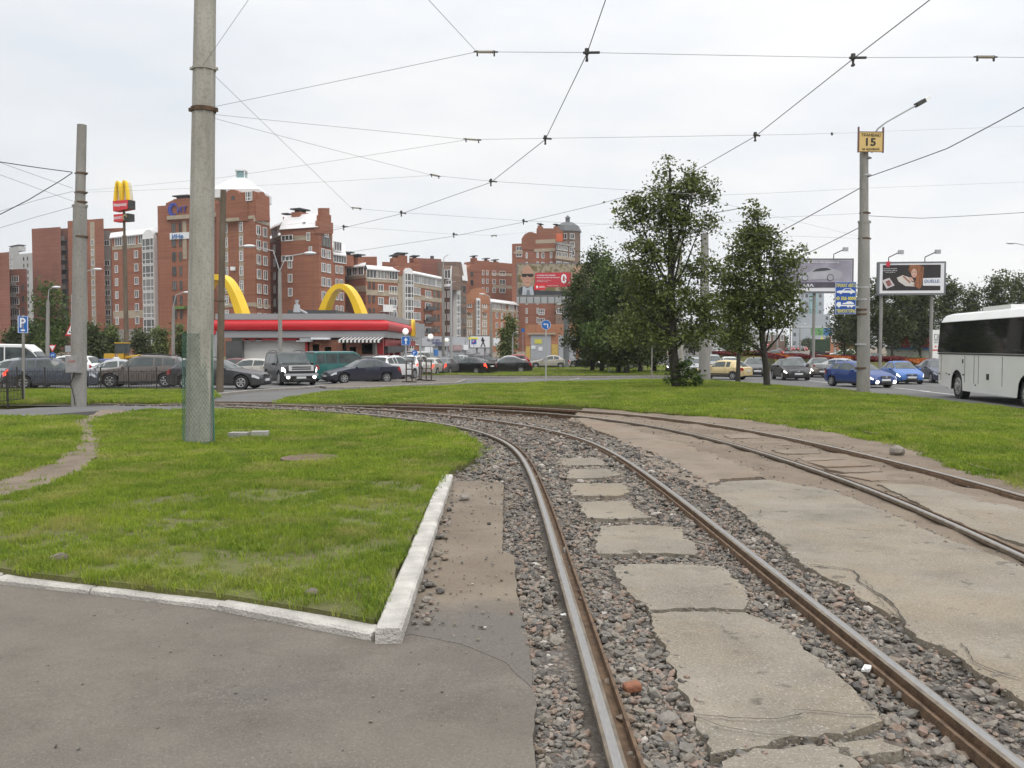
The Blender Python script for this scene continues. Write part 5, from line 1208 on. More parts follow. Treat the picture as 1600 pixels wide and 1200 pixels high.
# the big faceted pole with the green mesh
t, P1, q = pole('concrete_pole', 'tall faceted concrete pole wrapped in green mesh at its foot on the corner lawn', 'pole', 310, 691, 323, -170, .235, .165, m_pole, LAWN, 8)
c1 = q * ((at(316, 172, P1.y) - P1).z / q.z); c0 = q * ((at(319, 108, P1.y) - P1).z / q.z)
collar(t, c1, .212, .07); collar(t, c0, .202, .045, m_pole)
mb = MB(); nm = 26; H_ = (at(310, 522, P1.y) - P1).z
for k in range(nm):
    for s_ in (-1, 1):
        pts = []
        for j in range(15):
            z = H_ * j / 14; a = 2 * math.pi * (k / nm) + s_ * z * 2.6; r = .262 - z * .012; pts.append((r * math.cos(a), r * math.sin(a), z))
        mb.tube(pts, .0026, 3, cap=False)
mb.tube([(.262 * math.cos(a), .262 * math.sin(a), .02) for a in np.linspace(0, 6.283, 17)], .006, 4); mb.tube([(.245 * math.cos(a), .245 * math.sin(a), H_) for a in np.linspace(0, 6.283, 17)], .006, 4)
mb.cyl((.285, -.02, 0), (.262, -.02, H_), .012, .012, 6)
o = mb.build('mesh_sleeve', m_mesh, t, fix=False); o['kind'] = 'stuff'
# left pole with the meter box
t, P2, q = pole('concrete_pole', 'grey stepped concrete pole with a grey meter box, beside the dirt trail', 'pole', 123, 634, 125, 322, .225, .20, m_pole2, 0.0, 14)
q2 = at(128, 195, P2.y) - P2; mb = MB(); mb.cyl(q, q2, .155, .14, 12); mb.build('upper_shaft', m_pole2, t, smooth=40)
collar(t, q, .205, .09, m_pole2, 'pole_cap'); L2_ = P2
for py in (271, 301, 316, 370): collar(t, (q2 - Vector((0, 0, 0))) * 0 + Vector((q2.x * (at(125, py, P2.y) - P2).z / q2.z, 0, (at(125, py, P2.y) - P2).z)), .165 if py < 320 else .212, .05, m_clamp)
zb = (at(128, 582, P2.y) - P2).z; mb = MB(); mb.box((.03, -.32, zb + .26), (.40, .26, .52)); mb.box((.03, -.455, zb + .26), (.36, .02, .47)); mb.build('meter_box', M('box_grey', (.30, .29, .285), .6, .12, 5), t)
mb = MB(); mb.plate([(-.06, zb + .30), (.0, zb + .33), (.06, zb + .30), (.15, zb + .34), (.14, zb + .40), (.04, zb + .37), (-.05, zb + .41)], -.47, .004); mb.build('red_smear', M('faded_red', (.38, .20, .175), .8, .3, 12), t)
mb = MB(); mb.tube([(.0, -.25, zb), (-.12, -.23, zb - .35), (-.02, -.235, zb - .8), (0, -.24, .05)], .014, 6); mb.build('cable', m_dark, t)
# right pole with yellow tram sign
t, P3, q = pole('concrete_pole', 'grey concrete pole carrying a yellow tram sign and a street lamp, on the right lawn', 'pole', 1349, 614, 1350, 347, .265, .215, m_pole2, 0.06, 14)
q2 = at(1350, 215, P3.y) - P3; mb = MB(); mb.cyl(q, q2, .172, .165, 12); mb.build('upper_shaft', m_pole2, t, smooth=40); collar(t, q, .225, .10, m_pole2, 'pole_cap')
for py, rr, mt in ((247, .185, m_pole2), (274, .19, m_galv), (333, .185, m_clamp), (373, .225, m_clamp), (449, .24, m_galv), (484, .245, m_clamp), (491, .245, m_clamp), (468, .24, m_galv), (575, .262, m_clamp), (538, .255, m_galv)): collar(t, Vector((q.x * .8, 0, (at(1350, py, P3.y) - P3).z)), rr, .07, mt)
zl = (at(1350, 215, P3.y) - P3).z; mb = MB(); e0 = Vector((.18, 0, zl)); tip = at(1434, 163, P3.y) - P3; mb.tube([e0 - Vector((0, 0, .6)), e0, e0 + Vector((.18, -.1, .33)), e0 + Vector((.45, -.2, .55)), tip], .035, 8); mb.build('lamp_arm', m_galv, t, smooth=40)
dv = (tip - (e0 + Vector((.45, -.2, .55)))).normalized(); rot = dv.to_track_quat('X', 'Z').to_matrix()
mb = MB(); mb.box(tip + dv * .12, (.42, .22, .17), rot=rot); mb.build('lamp_housing', m_dark, t)
mb = MB(); mb.box(tip + dv * .42 + Vector((0, 0, .02)), (.30, .20, .14), rot=rot); mb.build('lamp_glass', M('lamp_lens', (.8, .82, .8), .2, 0), t)
m_yel = M('sign_yellow', (.62, .44, .16), .6, .04, 2); m_txt = M('sign_black', (.015, .015, .015), .6, 0); m_signblue = M('sign_road_blue', (.012, .12, .42), .45, 0); m_signwhite = M('sign_road_white', (.75, .76, .77), .45, 0); m_signred = M('sign_road_red', (.55, .025, .035), .45, 0); m_signback = M('sign_back', (.33, .34, .35), .5, .05, 2, metal=.3); m_adblue = M('ad_blue', (.01, .075, .36), .5, 0); m_adyel = M('ad_yellow', (.80, .72, .08), .5, 0); m_maroon = M('sign_frame_dark', (.14, .06, .05), .6, 0)
s0 = GP(1354, 606, 0); k = P3.y / FPX
sg = thing('tram_sign', 'yellow sign with tram route number high on the right concrete pole', 'sign', Vector((P3.x + q.x + 4 * k, P3.y - .30, at(1354, 240, P3.y).z)), rad(4))
w_, h_ = 39 * k, 31 * k
mb = MB(); mb.plate(rect(-w_ / 2, w_ / 2, 0, h_), 0, .03); mb.build('panel', m_yel, sg)
mb = MB()
for x in (-w_ / 2, w_ / 2): mb.bbox(x - .025, x + .025, -.02, .05, -.02, h_ + .18)
mb.bbox(-w_ / 2, w_ / 2, -.012, .0, 0, .02); mb.bbox(-w_ / 2, w_ / 2, -.012, 0, h_ - .02, h_); mb.build('frame', m_maroon, sg)
text('lettering', 'ТРАМВАЮ', w_ * .78, h_ * .16, m_txt, sg, (0, -.012, h_ * .83)); text('lettering', '15', w_ * .40, h_ * .38, m_txt, sg, (0, -.012, h_ * .49), bold=.02); text('lettering', 'м кривой', w_ * .68, h_ * .17, m_txt, sg, (0, -.012, h_ * .14))
# blue hire sign on the same pole
pz = at(1321, 491, P3.y); sg = thing('hire_sign', 'blue and yellow car hire and tow truck sign fixed to the right concrete pole', 'sign', Vector((at(1321, 491, P3.y - .1).x, P3.y - .1, pz.z)), rad(2))
w_, h_ = 33 * k, 50 * k; mb = MB(); mb.plate(rect(-w_ / 2, w_ / 2, 0, h_), 0, .03); mb.build('panel', m_adblue, sg); mb = MB(); mb.bbox(w_ / 2, w_ / 2 + .3, .0, .03, h_ * .2, h_ * .24); mb.bbox(w_ / 2, w_ / 2 + .3, 0, .03, h_ * .8, h_ * .84); mb.build('bracket', m_galv, sg)
mb = MB(); mb.band([(-w_ / 2 + .01, .01), (w_ / 2 - .01, .01), (w_ / 2 - .01, h_ - .01), (-w_ / 2 + .01, h_ - .01)], .015, -.004, 0, closed=True); mb.build('border', m_signwhite, sg)
text('lettering', 'ПРОКАТ АВТО', w_ * .9, h_ * .11, m_adyel, sg, (0, -.008, h_ * .89), bold=.015); text('lettering', '326 0000', w_ * .70, h_ * .105, m_adyel, sg, (w_ * .12, -.008, h_ * .49), bold=.02); text('lettering', 'ЭВАКУАТОРЫ', w_ * .9, h_ * .11, m_adyel, sg, (0, -.008, h_ * .10), bold=.015)
mb = MB(); mb.band(circ(.07 * w_ * 1.0, 12, -w_ * .37, h_ * .49), .02, -.01, -.002, closed=True); mb.plate([(-w_ * .40, h_ * .47), (-w_ * .36, h_ * .47), (-w_ * .34, h_ * .51), (-w_ * .38, h_ * .51)], -.01, .008); mb.build('phone_symbol', m_adyel, sg)
cary = [(-.42, .0), (-.44, .06), (-.36, .10), (-.18, .11), (-.05, .21), (.22, .21), (.36, .11), (.43, .09), (.43, 0)]
mb = MB(); mb.plate([(x * w_, h_ * .66 + z * w_) for x, z in cary], -.01, .008)
for x in (-.25, .25): mb.plate(circ(.055 * w_, 12, x * w_, h_ * .66), -.012, .008)
mb.build('car_symbol', m_signwhite, sg); mb = MB(); mb.plate([(x * w_, h_ * .66 + z * w_) for x, z in ((-.12, .115), (-.03, .185), (.19, .185), (.29, .115))], -.016, .006); mb.build('symbol_window', m_adblue, sg)
mb = MB(); mb.plate([(x * w_, h_ * .25 + z * w_) for x, z in ((-.44, 0), (-.44, .10), (-.38, .19), (-.24, .19), (-.22, .06), (.44, .06), (.44, .0))], -.01, .008); mb.plate([(x * w_ * .62 + .12 * w_, h_ * .25 + (z * .62 + .09) * w_) for x, z in cary], -.01, .008)
for x in (-.32, .12, .28): mb.plate(circ(.06 * w_, 12, x * w_, h_ * .245), -.012, .008)
mb.build('tow_truck_symbol', m_signwhite, sg)
# other poles
t, P4, q = pole('timber_pole', 'dark brown pole standing at the kerb beside the dark estate car', 'pole', 343, 611, 349, 297, .17, .13, m_poleb, 0.0, 10)
collar(t, q * .45, .165, .05, m_clamp); mb = MB(); mb.tube([q * .45 + Vector((-.15, -.1, 0)), q * .45 + Vector((-.5, -.2, .1))], .03, 6); mb.build('hook', m_clamp, t)
def lamp_post(label, basex, basey, topx, topy, r0, r1, arms, mat=m_pole2, o_=0.05, name='street_lamp', Y=None, group=None):
    t, p, q = pole(name, label, 'street lamp', basex, basey, topx, topy, r0, r1, mat, o_, 10, group, Y)
    for (ax, ay, s_) in arms:
        tip = at(ax, ay, p.y) - p; mid_ = Vector((q.x + (tip.x - q.x) * .25, 0, tip.z - (tip.z - q.z) * .18)); mb = MB(); mb.tube([q - Vector((0, 0, .3)), q, mid_, tip], .035, 6); mb.build('lamp_arm', m_galv, t, smooth=40)
        d_ = 1 if tip.x > q.x else -1; mb = MB(); mb.ball(tip + Vector((d_ * .25 * s_, 0, .02)), .27 * s_, 10, 6, sc=(1.1, .45, .28)); mb.build('lamp_head', M('lamp_white', (.7, .71, .72), .4, .05), t, smooth=True)
    return t, p, q
lamp_post('slim pale lamp post with two arms in front of the restaurant', 438, 562, 437, 424, .16, .12, [(398, 385, 1.5), (476, 396, 1.5)], Y=62)
lamp_post('grey lamp post left of the left concrete pole, in front of the big left tree', 73, 556, 75, 470, .17, .12, [(82, 449, 1.2)], m_pole2, Y=70)
lamp_post('lamp post seen at the left edge of the meshed pole, by the dark brick facade', 270, 556, 271, 478, .17, .13, [(287, 457, 1.2)], Y=84)
lamp_post('far lamp post reaching over the queue of cars, left of the two grey poles', 693, 570, 692, 420, .17, .11, [(700, 398, .01)], Y=92)
lamp_post('darker steel pole right of the far pale pole above the car queue', 705, 572, 705, 445, .15, .10, [(712, 440, .01)], m_greymetal, Y=90)
lamp_post('pale lamp post in front of the orange house', 768, 577, 767, 476, .17, .11, [(757, 460, 1.0)], Y=88)
lamp_post('small curved lamp post beside the lone tree below the big billboard', 801, 566, 801, 528, .09, .07, [(806, 519, .6)], m_galv, Y=100)
lamp_post('pale concrete pole right behind the trunk of the tall open tree', 1064, 575, 1062, 372, .20, .15, [(1060, 368, .01)], m_pole, Y=64)
lamp_post('thick concrete lamp pole between the tall open tree and the slim tree', 1101, 582, 1101, 365, .40, .24, [(1152, 326, .8)], m_pole2, Y=58)
lamp_post('lamp head on a thin arm entering at the right edge of the photo', 1660, 560, 1655, 440, .16, .12, [(1586, 380, 1.4)], m_pole2, Y=75)
lamp_post('lamp arm emerging from behind the left concrete pole', 113, 560, 113, 460, .09, .08, [(146, 421, 1.3)], m_galv, Y=72)
for k, (bx, by, tx, ty, Y) in enumerate(((1235, 552, 1235, 512, 230), (1250, 552, 1250, 510, 260), (1215, 553, 1214, 515, 200), (1195, 555, 1195, 505, 150), (1030, 575, 1030, 515, 105), (1170, 556, 1170, 505, 140))):
    lamp_post(('slender grey pole far down the avenue, left of the green truck', 'second slender grey pole down the avenue, just left of the green truck', 'grey pole beside the slim tree trunk, far off', 'pale far pole between the two trunks of the slim trees', 'grey pole among the trunks of the dense trees', 'far grey pole left of the slim trees, above the parked traffic')[k], bx, by, tx, ty, .22, .16, [(tx + 6, ty - 4, 1.2)], m_pole2, Y=Y)
m_globe = M('lamp_globe', (.95, .92, .86), .3, 0, emit=.35)
def globe(label, x, ybase, yglobe, Y=None, r=.24):
    p = GP(x, ybase, .08); t = thing('globe_lamp', label, 'street lamp', p, 0, 'white globe lamps around the restaurant'); z = (at(x, yglobe, p.y) - p).z; mb = MB(); mb.cyl((0, 0, -.2), (0, 0, z - r * .8), .045, .035, 8); mb.build('post', m_galv, t, smooth=40); mb = MB(); mb.ball((0, 0, z), r, 14, 8); mb.build('globe', m_globe, t, smooth=True)
globe('globe lamp just above the blue arrow sign, against the red fascia', 634, 589, 518, r=.22); globe('globe lamp on a tall white post in the middle of the car queue', 673, 583, 526, r=.23); globe('smaller globe lamp right of the two grey poles', 698, 578, 531.5, r=.20)

# ---- road signs
def sign(name, label, x, ybase, parts, rz=0, r=.035, o_=.08, top=None, mat=None, lean=0.0, cat='sign', Y=None):
    if Y: p = at(x, ybase, Y); p.z = gz(Y) + o_
    else: p = GP(x, ybase, o_)
    t = thing(name, label, cat, p, rz); t.rotation_euler = (0, lean, rz); K = p.y / FPX; zz = lambda py: (at(x, py, p.y) - p).z
    mb = MB(); mb.cyl((0, .04, -.2), (0, .04, zz(top)), r, r, 8); mb.build('post', mat or m_galv, t, smooth=40); parts(t, K, zz, p); return t
def arrow_up(K, w): return [(-.07 * w, -.36 * w), (.07 * w, -.36 * w), (.07 * w, .05 * w), (.22 * w, .05 * w), (0, .36 * w), (-.22 * w, .05 * w), (-.07 * w, .05 * w)]
def plateobj(t, poly, cz, y0, th, mat, name='panel', cx=0.0):
    mb = MB(); mb.plate([(a + cx, b + cz) for a, b in poly], y0, th); return mb.build(name, mat, t)
def s_parking(t, K, zz, p):
    w, h, c = 15 * K, 27 * K, zz(507); plateobj(t, rect(-w / 2, w / 2, -h / 2, h / 2), c, 0, .03, m_signblue); mb = MB(); mb.band([(-w / 2 + .015, c - h / 2 + .015), (w / 2 - .015, c - h / 2 + .015), (w / 2 - .015, c + h / 2 - .015), (-w / 2 + .015, c + h / 2 - .015)], .02, -.006, 0, closed=True); mb.build('border', m_signwhite, t); text('lettering', 'P', w * .55, h * .55, m_signwhite, t, (0, -.008, c + h * .1), bold=.01); plateobj(t, rect(-w * .2, w * .2, -.025, .025), c - h * .33, -.008, .006, m_signwhite, 'symbol')
sign('parking_sign', 'blue parking sign on a pale post at the end of the black railing', 36, 628, s_parking, rad(12), .045, .0, 492, m_pole2, .02)
def s_tri(t, K, zz, p):
    s_ = 20 * K; c = zz(516); tri = lambda q: [(-q / 2, -q * .45), (q / 2, -q * .45), (0, q * .66)]
    plateobj(t, tri(s_), c, 0, .03, m_signred); plateobj(t, tri(s_ * .72), c, -.006, .006, m_signwhite); plateobj(t, rect(-s_ * .17, s_ * .17, -s_ * .2, -s_ * .06), c, -.012, .006, m_txt, 'tram_symbol'); plateobj(t, rect(-s_ * .03, s_ * .03, -s_ * .06, s_ * .12), c, -.012, .006, m_txt, 'tram_symbol')
    plateobj(t, rect(-s_ * .12, s_ * .12, -s_ * .14, -s_ * .09), c, -.016, .004, m_signwhite, 'symbol')
sign('tram_warning_sign', 'triangular red bordered tram warning sign beside the left concrete pole', 114, 622, s_tri, rad(8), .05, .0, 498, m_pole2, Y=31)
def s_yield(t, K, zz, p):
    s_ = 13 * K; c = zz(544); plateobj(t, [(-s_ / 2, s_ * .4), (s_ / 2, s_ * .4), (0, -s_ * .5)], c, 0, .03, m_signred); plateobj(t, [(-s_ * .32, s_ * .3), (s_ * .32, s_ * .3), (0, -s_ * .28)], c, -.006, .006, m_signwhite); c2 = zz(555.5); plateobj(t, circ(5 * K, 18), c2, 0, .03, m_signblue, 'round_panel'); mb = MB(); mb.band([(-.10, c2 - .15), (-.10, c2 + .06), (.10, c2 + .06)], .05, -.008, 0); mb.build('arrow', m_signwhite, t); plateobj(t, [(.05, .14), (.19, .06), (.05, -.02)], c2, -.008, .008, m_signwhite, 'arrow')
sign('give_way_sign', 'small give way triangle above a round blue turn sign, beyond the white minibus', 82.5, 578, s_yield, 0, .03, .08, 538)
def s_back(t, K, zz, p): c = zz(545); plateobj(t, rect(-5 * K, 5 * K, -5 * K, 5 * K), c, 0, .03, m_signback); 
s_ = sign('blank_sign', 'grey back of a diamond road sign left of the left concrete pole', 108, 580, s_back, rad(30), .03, .05, 541)
def s_oneway(t, K, zz, p):
    w = 14 * K; c = zz(532.5); plateobj(t, rect(-w / 2, w / 2, -w / 2, w / 2), c, 0, .03, m_signblue); mb = MB(); mb.band([(-w / 2 + .02, c - w / 2 + .02), (w / 2 - .02, c - w / 2 + .02), (w / 2 - .02, c + w / 2 - .02), (-w / 2 + .02, c + w / 2 - .02)], .02, -.006, 0, closed=True); mb.build('border', m_signwhite, t); plateobj(t, arrow_up(K, w), c, -.01, .01, m_signwhite, 'arrow')
sign('one_way_sign', 'square blue sign with white up arrow on the small traffic island', 634.5, 596, s_oneway, 0, .04, .0, 526)
def s_big(t, K, zz, p):
    c = zz(517); plateobj(t, rect(-7 * K, 7 * K, -11 * K, 11 * K), c, 0, .04, m_signback); plateobj(t, rect(-.03, .03, -11 * K, 11 * K), c, -.02, .02, m_galv, 'rib')
sign('blank_sign', 'large grey back of a sign right of the blue arrow sign', 657, 594, s_big, rad(-8), .05, .0, 508)
def s_left(t, K, zz, p):
    r = 7.6 * K; c = zz(507.5); plateobj(t, circ(r, 24), c, 0, .03, m_signwhite); plateobj(t, circ(r * .93, 24), c, -.005, .005, m_signblue, 'panel'); mb = MB(); mb.band([(r * .35, c - r * .62), (r * .35, c + r * .12), (-r * .3, c + r * .12)], r * .2, -.012, -.004); mb.build('arrow', m_signwhite, t); plateobj(t, [(-r * .15, r * .38), (-r * .62, r * .12), (-r * .15, -r * .14)], c, -.012, .008, m_signwhite, 'arrow')
sign('turn_left_sign', 'round blue left turn sign in front of the grey gates', 853, 596, s_left, 0, .045, .05, 500)
def s_thin(t, K, zz, p): c = zz(508); plateobj(t, circ(3.4 * K, 14), c, 0, .03, m_signblue); plateobj(t, rect(.02, .09, -.05, .05), c, -.006, .006, m_signwhite, 'symbol')
sign('small_blue_sign', 'thin pale post with a small blue sign in front of the dense trees', 951.5, 583, s_thin, rad(-50), .055, .05, 505)
def s_turn(t, K, zz, p): r = 4.6 * K; c = zz(551.5); plateobj(t, circ(r, 18), c, 0, .03, m_signblue); mb = MB(); mb.band([(-r * .3, c - r * .5), (-r * .3, c + r * .25), (r * .3, c + r * .25)], r * .25, -.01, 0); mb.build('arrow', m_signwhite, t)
sign('turn_right_sign', 'little round blue right turn sign beside the white rear of the queue', 648, 591, s_turn, 0, .03, .0, 548)
def s_nopark(t, K, zz, p):
    w = 8 * K; c = zz(534); plateobj(t, rect(-w / 2, w / 2, -w / 2, w / 2), c, 0, .03, m_signblue); mb = MB(); mb.band([(-w * .25, c - w * .3), (w * .25, c + w * .3)], w * .16, -.008, 0); mb.build('red_stroke', m_signred, t); mb = MB(); mb.band([(-w * .25, c + w * .0), (0, c + w * .3)], w * .12, -.009, -.001); mb.build('stroke', m_signwhite, t); plateobj(t, rect(-14 / 2 * K - .1, 14 / 2 * K - .1, -1.5 * K, 1.5 * K), zz(528.5), -.0, .03, m_adyel, 'yellow_plate')
sign('end_of_lane_sign', 'square blue sign with red stroke, in front of the white poster board', 740.5, 574, s_nopark, 0, .035, .08, 528)
def s_small2(t, K, zz, p): plateobj(t, rect(-4 * K, 4 * K, -4 * K, 4 * K), zz(538), 0, .03, m_signblue); mb = MB(); plateobj(t, rect(-.03, .03, -3 * K, 3 * K), zz(538), -.006, .006, m_signwhite, 'stroke')
sign('small_blue_sign', 'tiny blue road sign on the orange house side of the lone tree', 817, 566, lambda t, K, zz, p: plateobj(t, rect(-2.6 * K, 2.6 * K, -2.6 * K, 2.6 * K), zz(516), 0, .03, m_signblue), 0, .03, .0, 514, Y=105)
def s_red(t, K, zz, p): plateobj(t, circ(2.4 * K, 14), zz(538.5), 0, .03, m_signred); plateobj(t, rect(-1.6 * K, 1.6 * K, -.5 * K, .5 * K), zz(538.5), -.006, .006, m_signwhite, 'bar')
sign('no_entry_sign', 'tiny red no entry sign far behind the slim tree', 1199, 553, s_red, 0, .03, .0, 536, Y=120)
# railing pipes on the traffic island
m_rail = M('railing_paint', (.07, .05, .042), .6, .2, 6)
for k, (x0, x1, yb) in enumerate(((635, 644, 597), (655, 658, 594), (666, 674, 595))):
    a, b2 = GP(x0, yb, .05), GP(x1, yb, .05); t = thing('pipe_railing', ('rusty pipe railing beside the blue arrow sign', 'single rusty pipe post in the middle of the traffic island', 'rusty pipe railing at the right end of the traffic island')[k], 'railing', a); d_ = b2 - a
    mb = MB(); mb.tube([(0, 0, -.1), (0, 0, 1.25)], .04, 6); mb.build('post', m_rail, t); mb = MB(); mb.tube([d_ + Vector((0, 0, -.1)), d_ + Vector((0, 0, 1.25))], .04, 6); mb.build('post', m_rail, t)
    for z in (1.22, .75): mb = MB(); mb.tube([Vector((0, 0, z)), d_ + Vector((0, 0, z))], .03, 6); mb.build('rail', m_rail, t)
    for e_ in (Vector((0, 0, 0)), d_): mb = MB(); mb.box(e_ + Vector((0, 0, .03)), (.5, .5, .05)); mb.build('foot', m_rail, t)
# black railing along the parking ground
m_iron2 = M('wrought_iron', (.035, .028, .024), .6, .2, 5)
def fence(label, A, B, n):
    t = thing('iron_railing', label, 'railing', A); d_ = (B - A) / n
    def strut(p0, p1, r): return MB().tube([p0, p1], r, 4)
    for i in range(n + 1): strut(d_ * i + Vector((0, 0, -.2)), d_ * i + Vector((0, 0, 1.05)), .032).build('post', m_iron2, t)
    for i in range(n):
        o0 = d_ * i
        for z in (.12, .42, .86): strut(o0 + Vector((0, 0, z)), o0 + d_ + Vector((0, 0, z)), .016).build('rail', m_iron2, t)
        mb = MB(); k = 11
        for j in range(1, k):
            a = o0 + d_ * (j / k); mb.tube([a + Vector((0, 0, .12)), a + Vector((0, 0, .95 if j % 2 else .86))], .011, 3)
        u = d_.normalized()
        for c_, r_ in ((.25, .15), (.5, .2), (.75, .15)):
            cc = o0 + d_ * c_ + Vector((0, 0, .64)); mb.tube([cc + u * (r_ * math.cos(a)) + Vector((0, 0, r_ * math.sin(a))) for a in np.linspace(0, 6.283, 13)], .011, 3)
        o = mb.build('bars', m_iron2, t, fix=False); o['kind'] = 'stuff'
fence('black wrought iron railing with ring ornaments in front of the parked cars', GP(-60, 611, .04), GP(332, 611, .04), 9)
fence('nearer black iron railing at the left edge of the photo', GP(-70, 640, .0), GP(36, 629, .0), 4)

# ---- overhead wires: every span a thing
def sagp(a, b, sag, n=10): return [a.lerp(b, k / n) - Vector((0, 0, sag * 4 * (k / n) * (1 - k / n))) for k in range(n + 1)]
def wire(name, label, pts, r=.007, mat=None, sag=0.0, cat='wire', ins=(), clips=()):
    pts = [p if isinstance(p, Vector) else at(*p) for p in pts]; Q = []
    for a, b in zip(pts, pts[1:]): Q += sagp(a, b, sag * (b - a).length / 20)[:-1]
    Q.append(pts[-1]); t = thing(name, label, cat, pts[0]); L = pts[0]; mb = MB(); mb.tube([p - L for p in Q], r, 4, cap=False); mb.build('strand', mat or m_wire, t, fix=False)
    for c_ in ins:                                                       # ribbed insulator: centre (pixel, depth)
        c = at(*c_) - L; i = min(range(len(Q)), key=lambda k: (Q[k] - L - c).length); d_ = (Q[min(i + 1, len(Q) - 1)] - Q[max(i - 1, 0)]).normalized(); mb = MB(); l = .12
        mb.tube([c - d_ * l, c + d_ * l], .014, 6)
        for k in range(7): mb.cyl(c + d_ * (-l + .03 + k * .030), c + d_ * (-l + .039 + k * .030), .023, .023, 8)
        mb.build('insulator', m_insul, t)
        for s_ in (-1, 1): mb = MB(); mb.box(c + d_ * s_ * l - Vector((0, 0, .02)), (.022, .022, .075)); mb.tube([c + d_ * s_ * (l - .02), c + d_ * s_ * (l + .05)], .012, 5); mb.build('insulator_cap', m_dark, t)
    for c_ in clips:                                                     # hanger that holds the contact wire
        c = at(*c_) - L; mb = MB(); d_ = (pts[-1] - pts[0]).normalized(); mb.tube([c - d_ * .05, c + d_ * .17 + Vector((0, 0, -.01))], .018, 6); mb.cyl(c + Vector((0, 0, -.02)), c + Vector((0, 0, .05)), .034, .03, 8); mb.cyl(c + Vector((0, 0, -.10)), c + Vector((0, 0, 0)), .012, .024, 6); mb.box(c + Vector((0, 0, -.10)), (.035, .06, .025)); mb.build('hanger', m_dark, t)
    return t
def cw(px, py): # contact wire points sit about 5.6 m above the rails
    k = (540 - py) / FPX; return (px, py, (5.6 - CAMZ) / (k + SLOPE))
A = [cw(917, 84), cw(852, 218), cw(767, 285), cw(627, 334), cw(537, 356)]
wire('contact_wire', 'dark contact wire over the near track, curving toward the restaurant', [(960, -40, 11.1)] + A + [(400, 385, 34), (200, 410, 44)], .0062)
B_ = [cw(1333, 92), cw(1180, 213)]
wire('contact_wire', 'dark contact wire over the far track, crossing the tall open tree', [(1520, -52, 9.2)] + B_ + [(1060, 282, 20.5), (940, 318, 24.2), (818, 347, 27), (709, 369, 30), (560, 392, 34), (300, 415, 45)], .0062)
p1b = P1 + c1; p1t = P1 + c0
sp = lambda y: Vector((p1b.x + .2, p1b.y - .05, at(316, y, p1b.y).z))
wire('span_wire', 'topmost cross span from the meshed pole over both tracks', [sp(168), (745, 81, 12.4), (757, 81, 12.3), (917, 82, 12.0), (1333, 90, 12.2), (1540, 89, 12.4), (1720, 91, 12.6)], .0036, m_wirel, .01, ins=[(759, 81, 12.3), (1540, 89, 12.4)], clips=[(917, 82, 12.0), (1333, 90, 12.2)])
wire('stay_wire', 'thin stay rising from the topmost span insulator out of the top of the photo', [(745, 81, 12.4), (670, 0, 10.5), (560, -120, 8.4)], .0032, m_wirel)
wire('stay_wire', 'thin stay rising from the upper collar of the meshed pole', [Vector((p1t.x + .05, p1t.y - .2, p1t.z)), (388, 0, 12.5), (430, -65, 11.0)], .0032, m_wirel)
wire('span_wire', 'long stay falling from the meshed pole to the lowest span', [Vector((p1t.x + .2, p1t.y, at(335, 120, p1t.y).z)), (549, 325, 26), (627, 332, 25.4), (818, 345, 27.0), (975, 352, 28.5), (1215, 368, 34), Vector((P3.x, P3.y, at(1345, 373, P3.y).z))], .0036, m_wirel, .0, ins=[(557, 325, 25.9)], clips=[(627, 332, 25.4), (818, 345, 27.0)])
wire('span_wire', 'second cross span from the meshed pole to the pole with the yellow sign', [sp(180), (732, 218, 17.0), (852, 216, 16.7), (1180, 211, 16.5), (1300, 208, 24), Vector((P3.x, P3.y, at(1350, 206, P3.y).z))], .0036, m_wirel, .02, ins=[(738, 218, 17.0), (1300, 208, 24)], clips=[(852, 216, 16.7), (1180, 211, 16.5)])
wire('span_wire', 'span running from the yellow sign pole out of the right edge', [Vector((P3.x, P3.y, at(1350, 206, P3.y).z)), (1600, 197, 34), (1760, 190, 33)], .0036, m_wirel, .02)
wire('span_wire', 'third cross span from the meshed pole toward the tall open tree', [sp(186), (676, 274, 21.5), (767, 283, 20.8), (985, 297, 22), (1120, 305, 26), (1350, 294, 36), (1700, 280, 36)], .0036, m_wirel, .02, ins=[(680, 274, 21.5), (1085, 303, 25)], clips=[(767, 283, 20.8)])
lp = lambda y: Vector((P2.x, P2.y - .1, at(125, y, P2.y).z))
wire('span_wire', 'faint wire from the left concrete pole up to the second cross span', [lp(300), (350, 277, 23), (732, 218, 17.0)], .0032, m_wirel, .02)
wire('span_wire', 'faint wire from the left concrete pole to the third cross span', [lp(302), (420, 289, 25), (676, 274, 21.5)], .0032, m_wirel, .02)
wire('span_wire', 'lowest span over the roofs, from the tower to the dense trees', [(400, 370, 33), (537, 354, 28.2), (709, 366, 30), (775, 368, 31), (980, 346, 40), (1101, 340, 58)], .0036, m_wirel, .0, ins=[(772, 368, 31)], clips=[(537, 354, 28.2), (709, 366, 30)])
wire('span_wire', 'short wire crossing the white sloped roof of the gable house', [(537, 354, 28.2), (475, 348, 31), (360, 362, 45)], .0034, m_wirel, ins=[(475, 348, 31)])
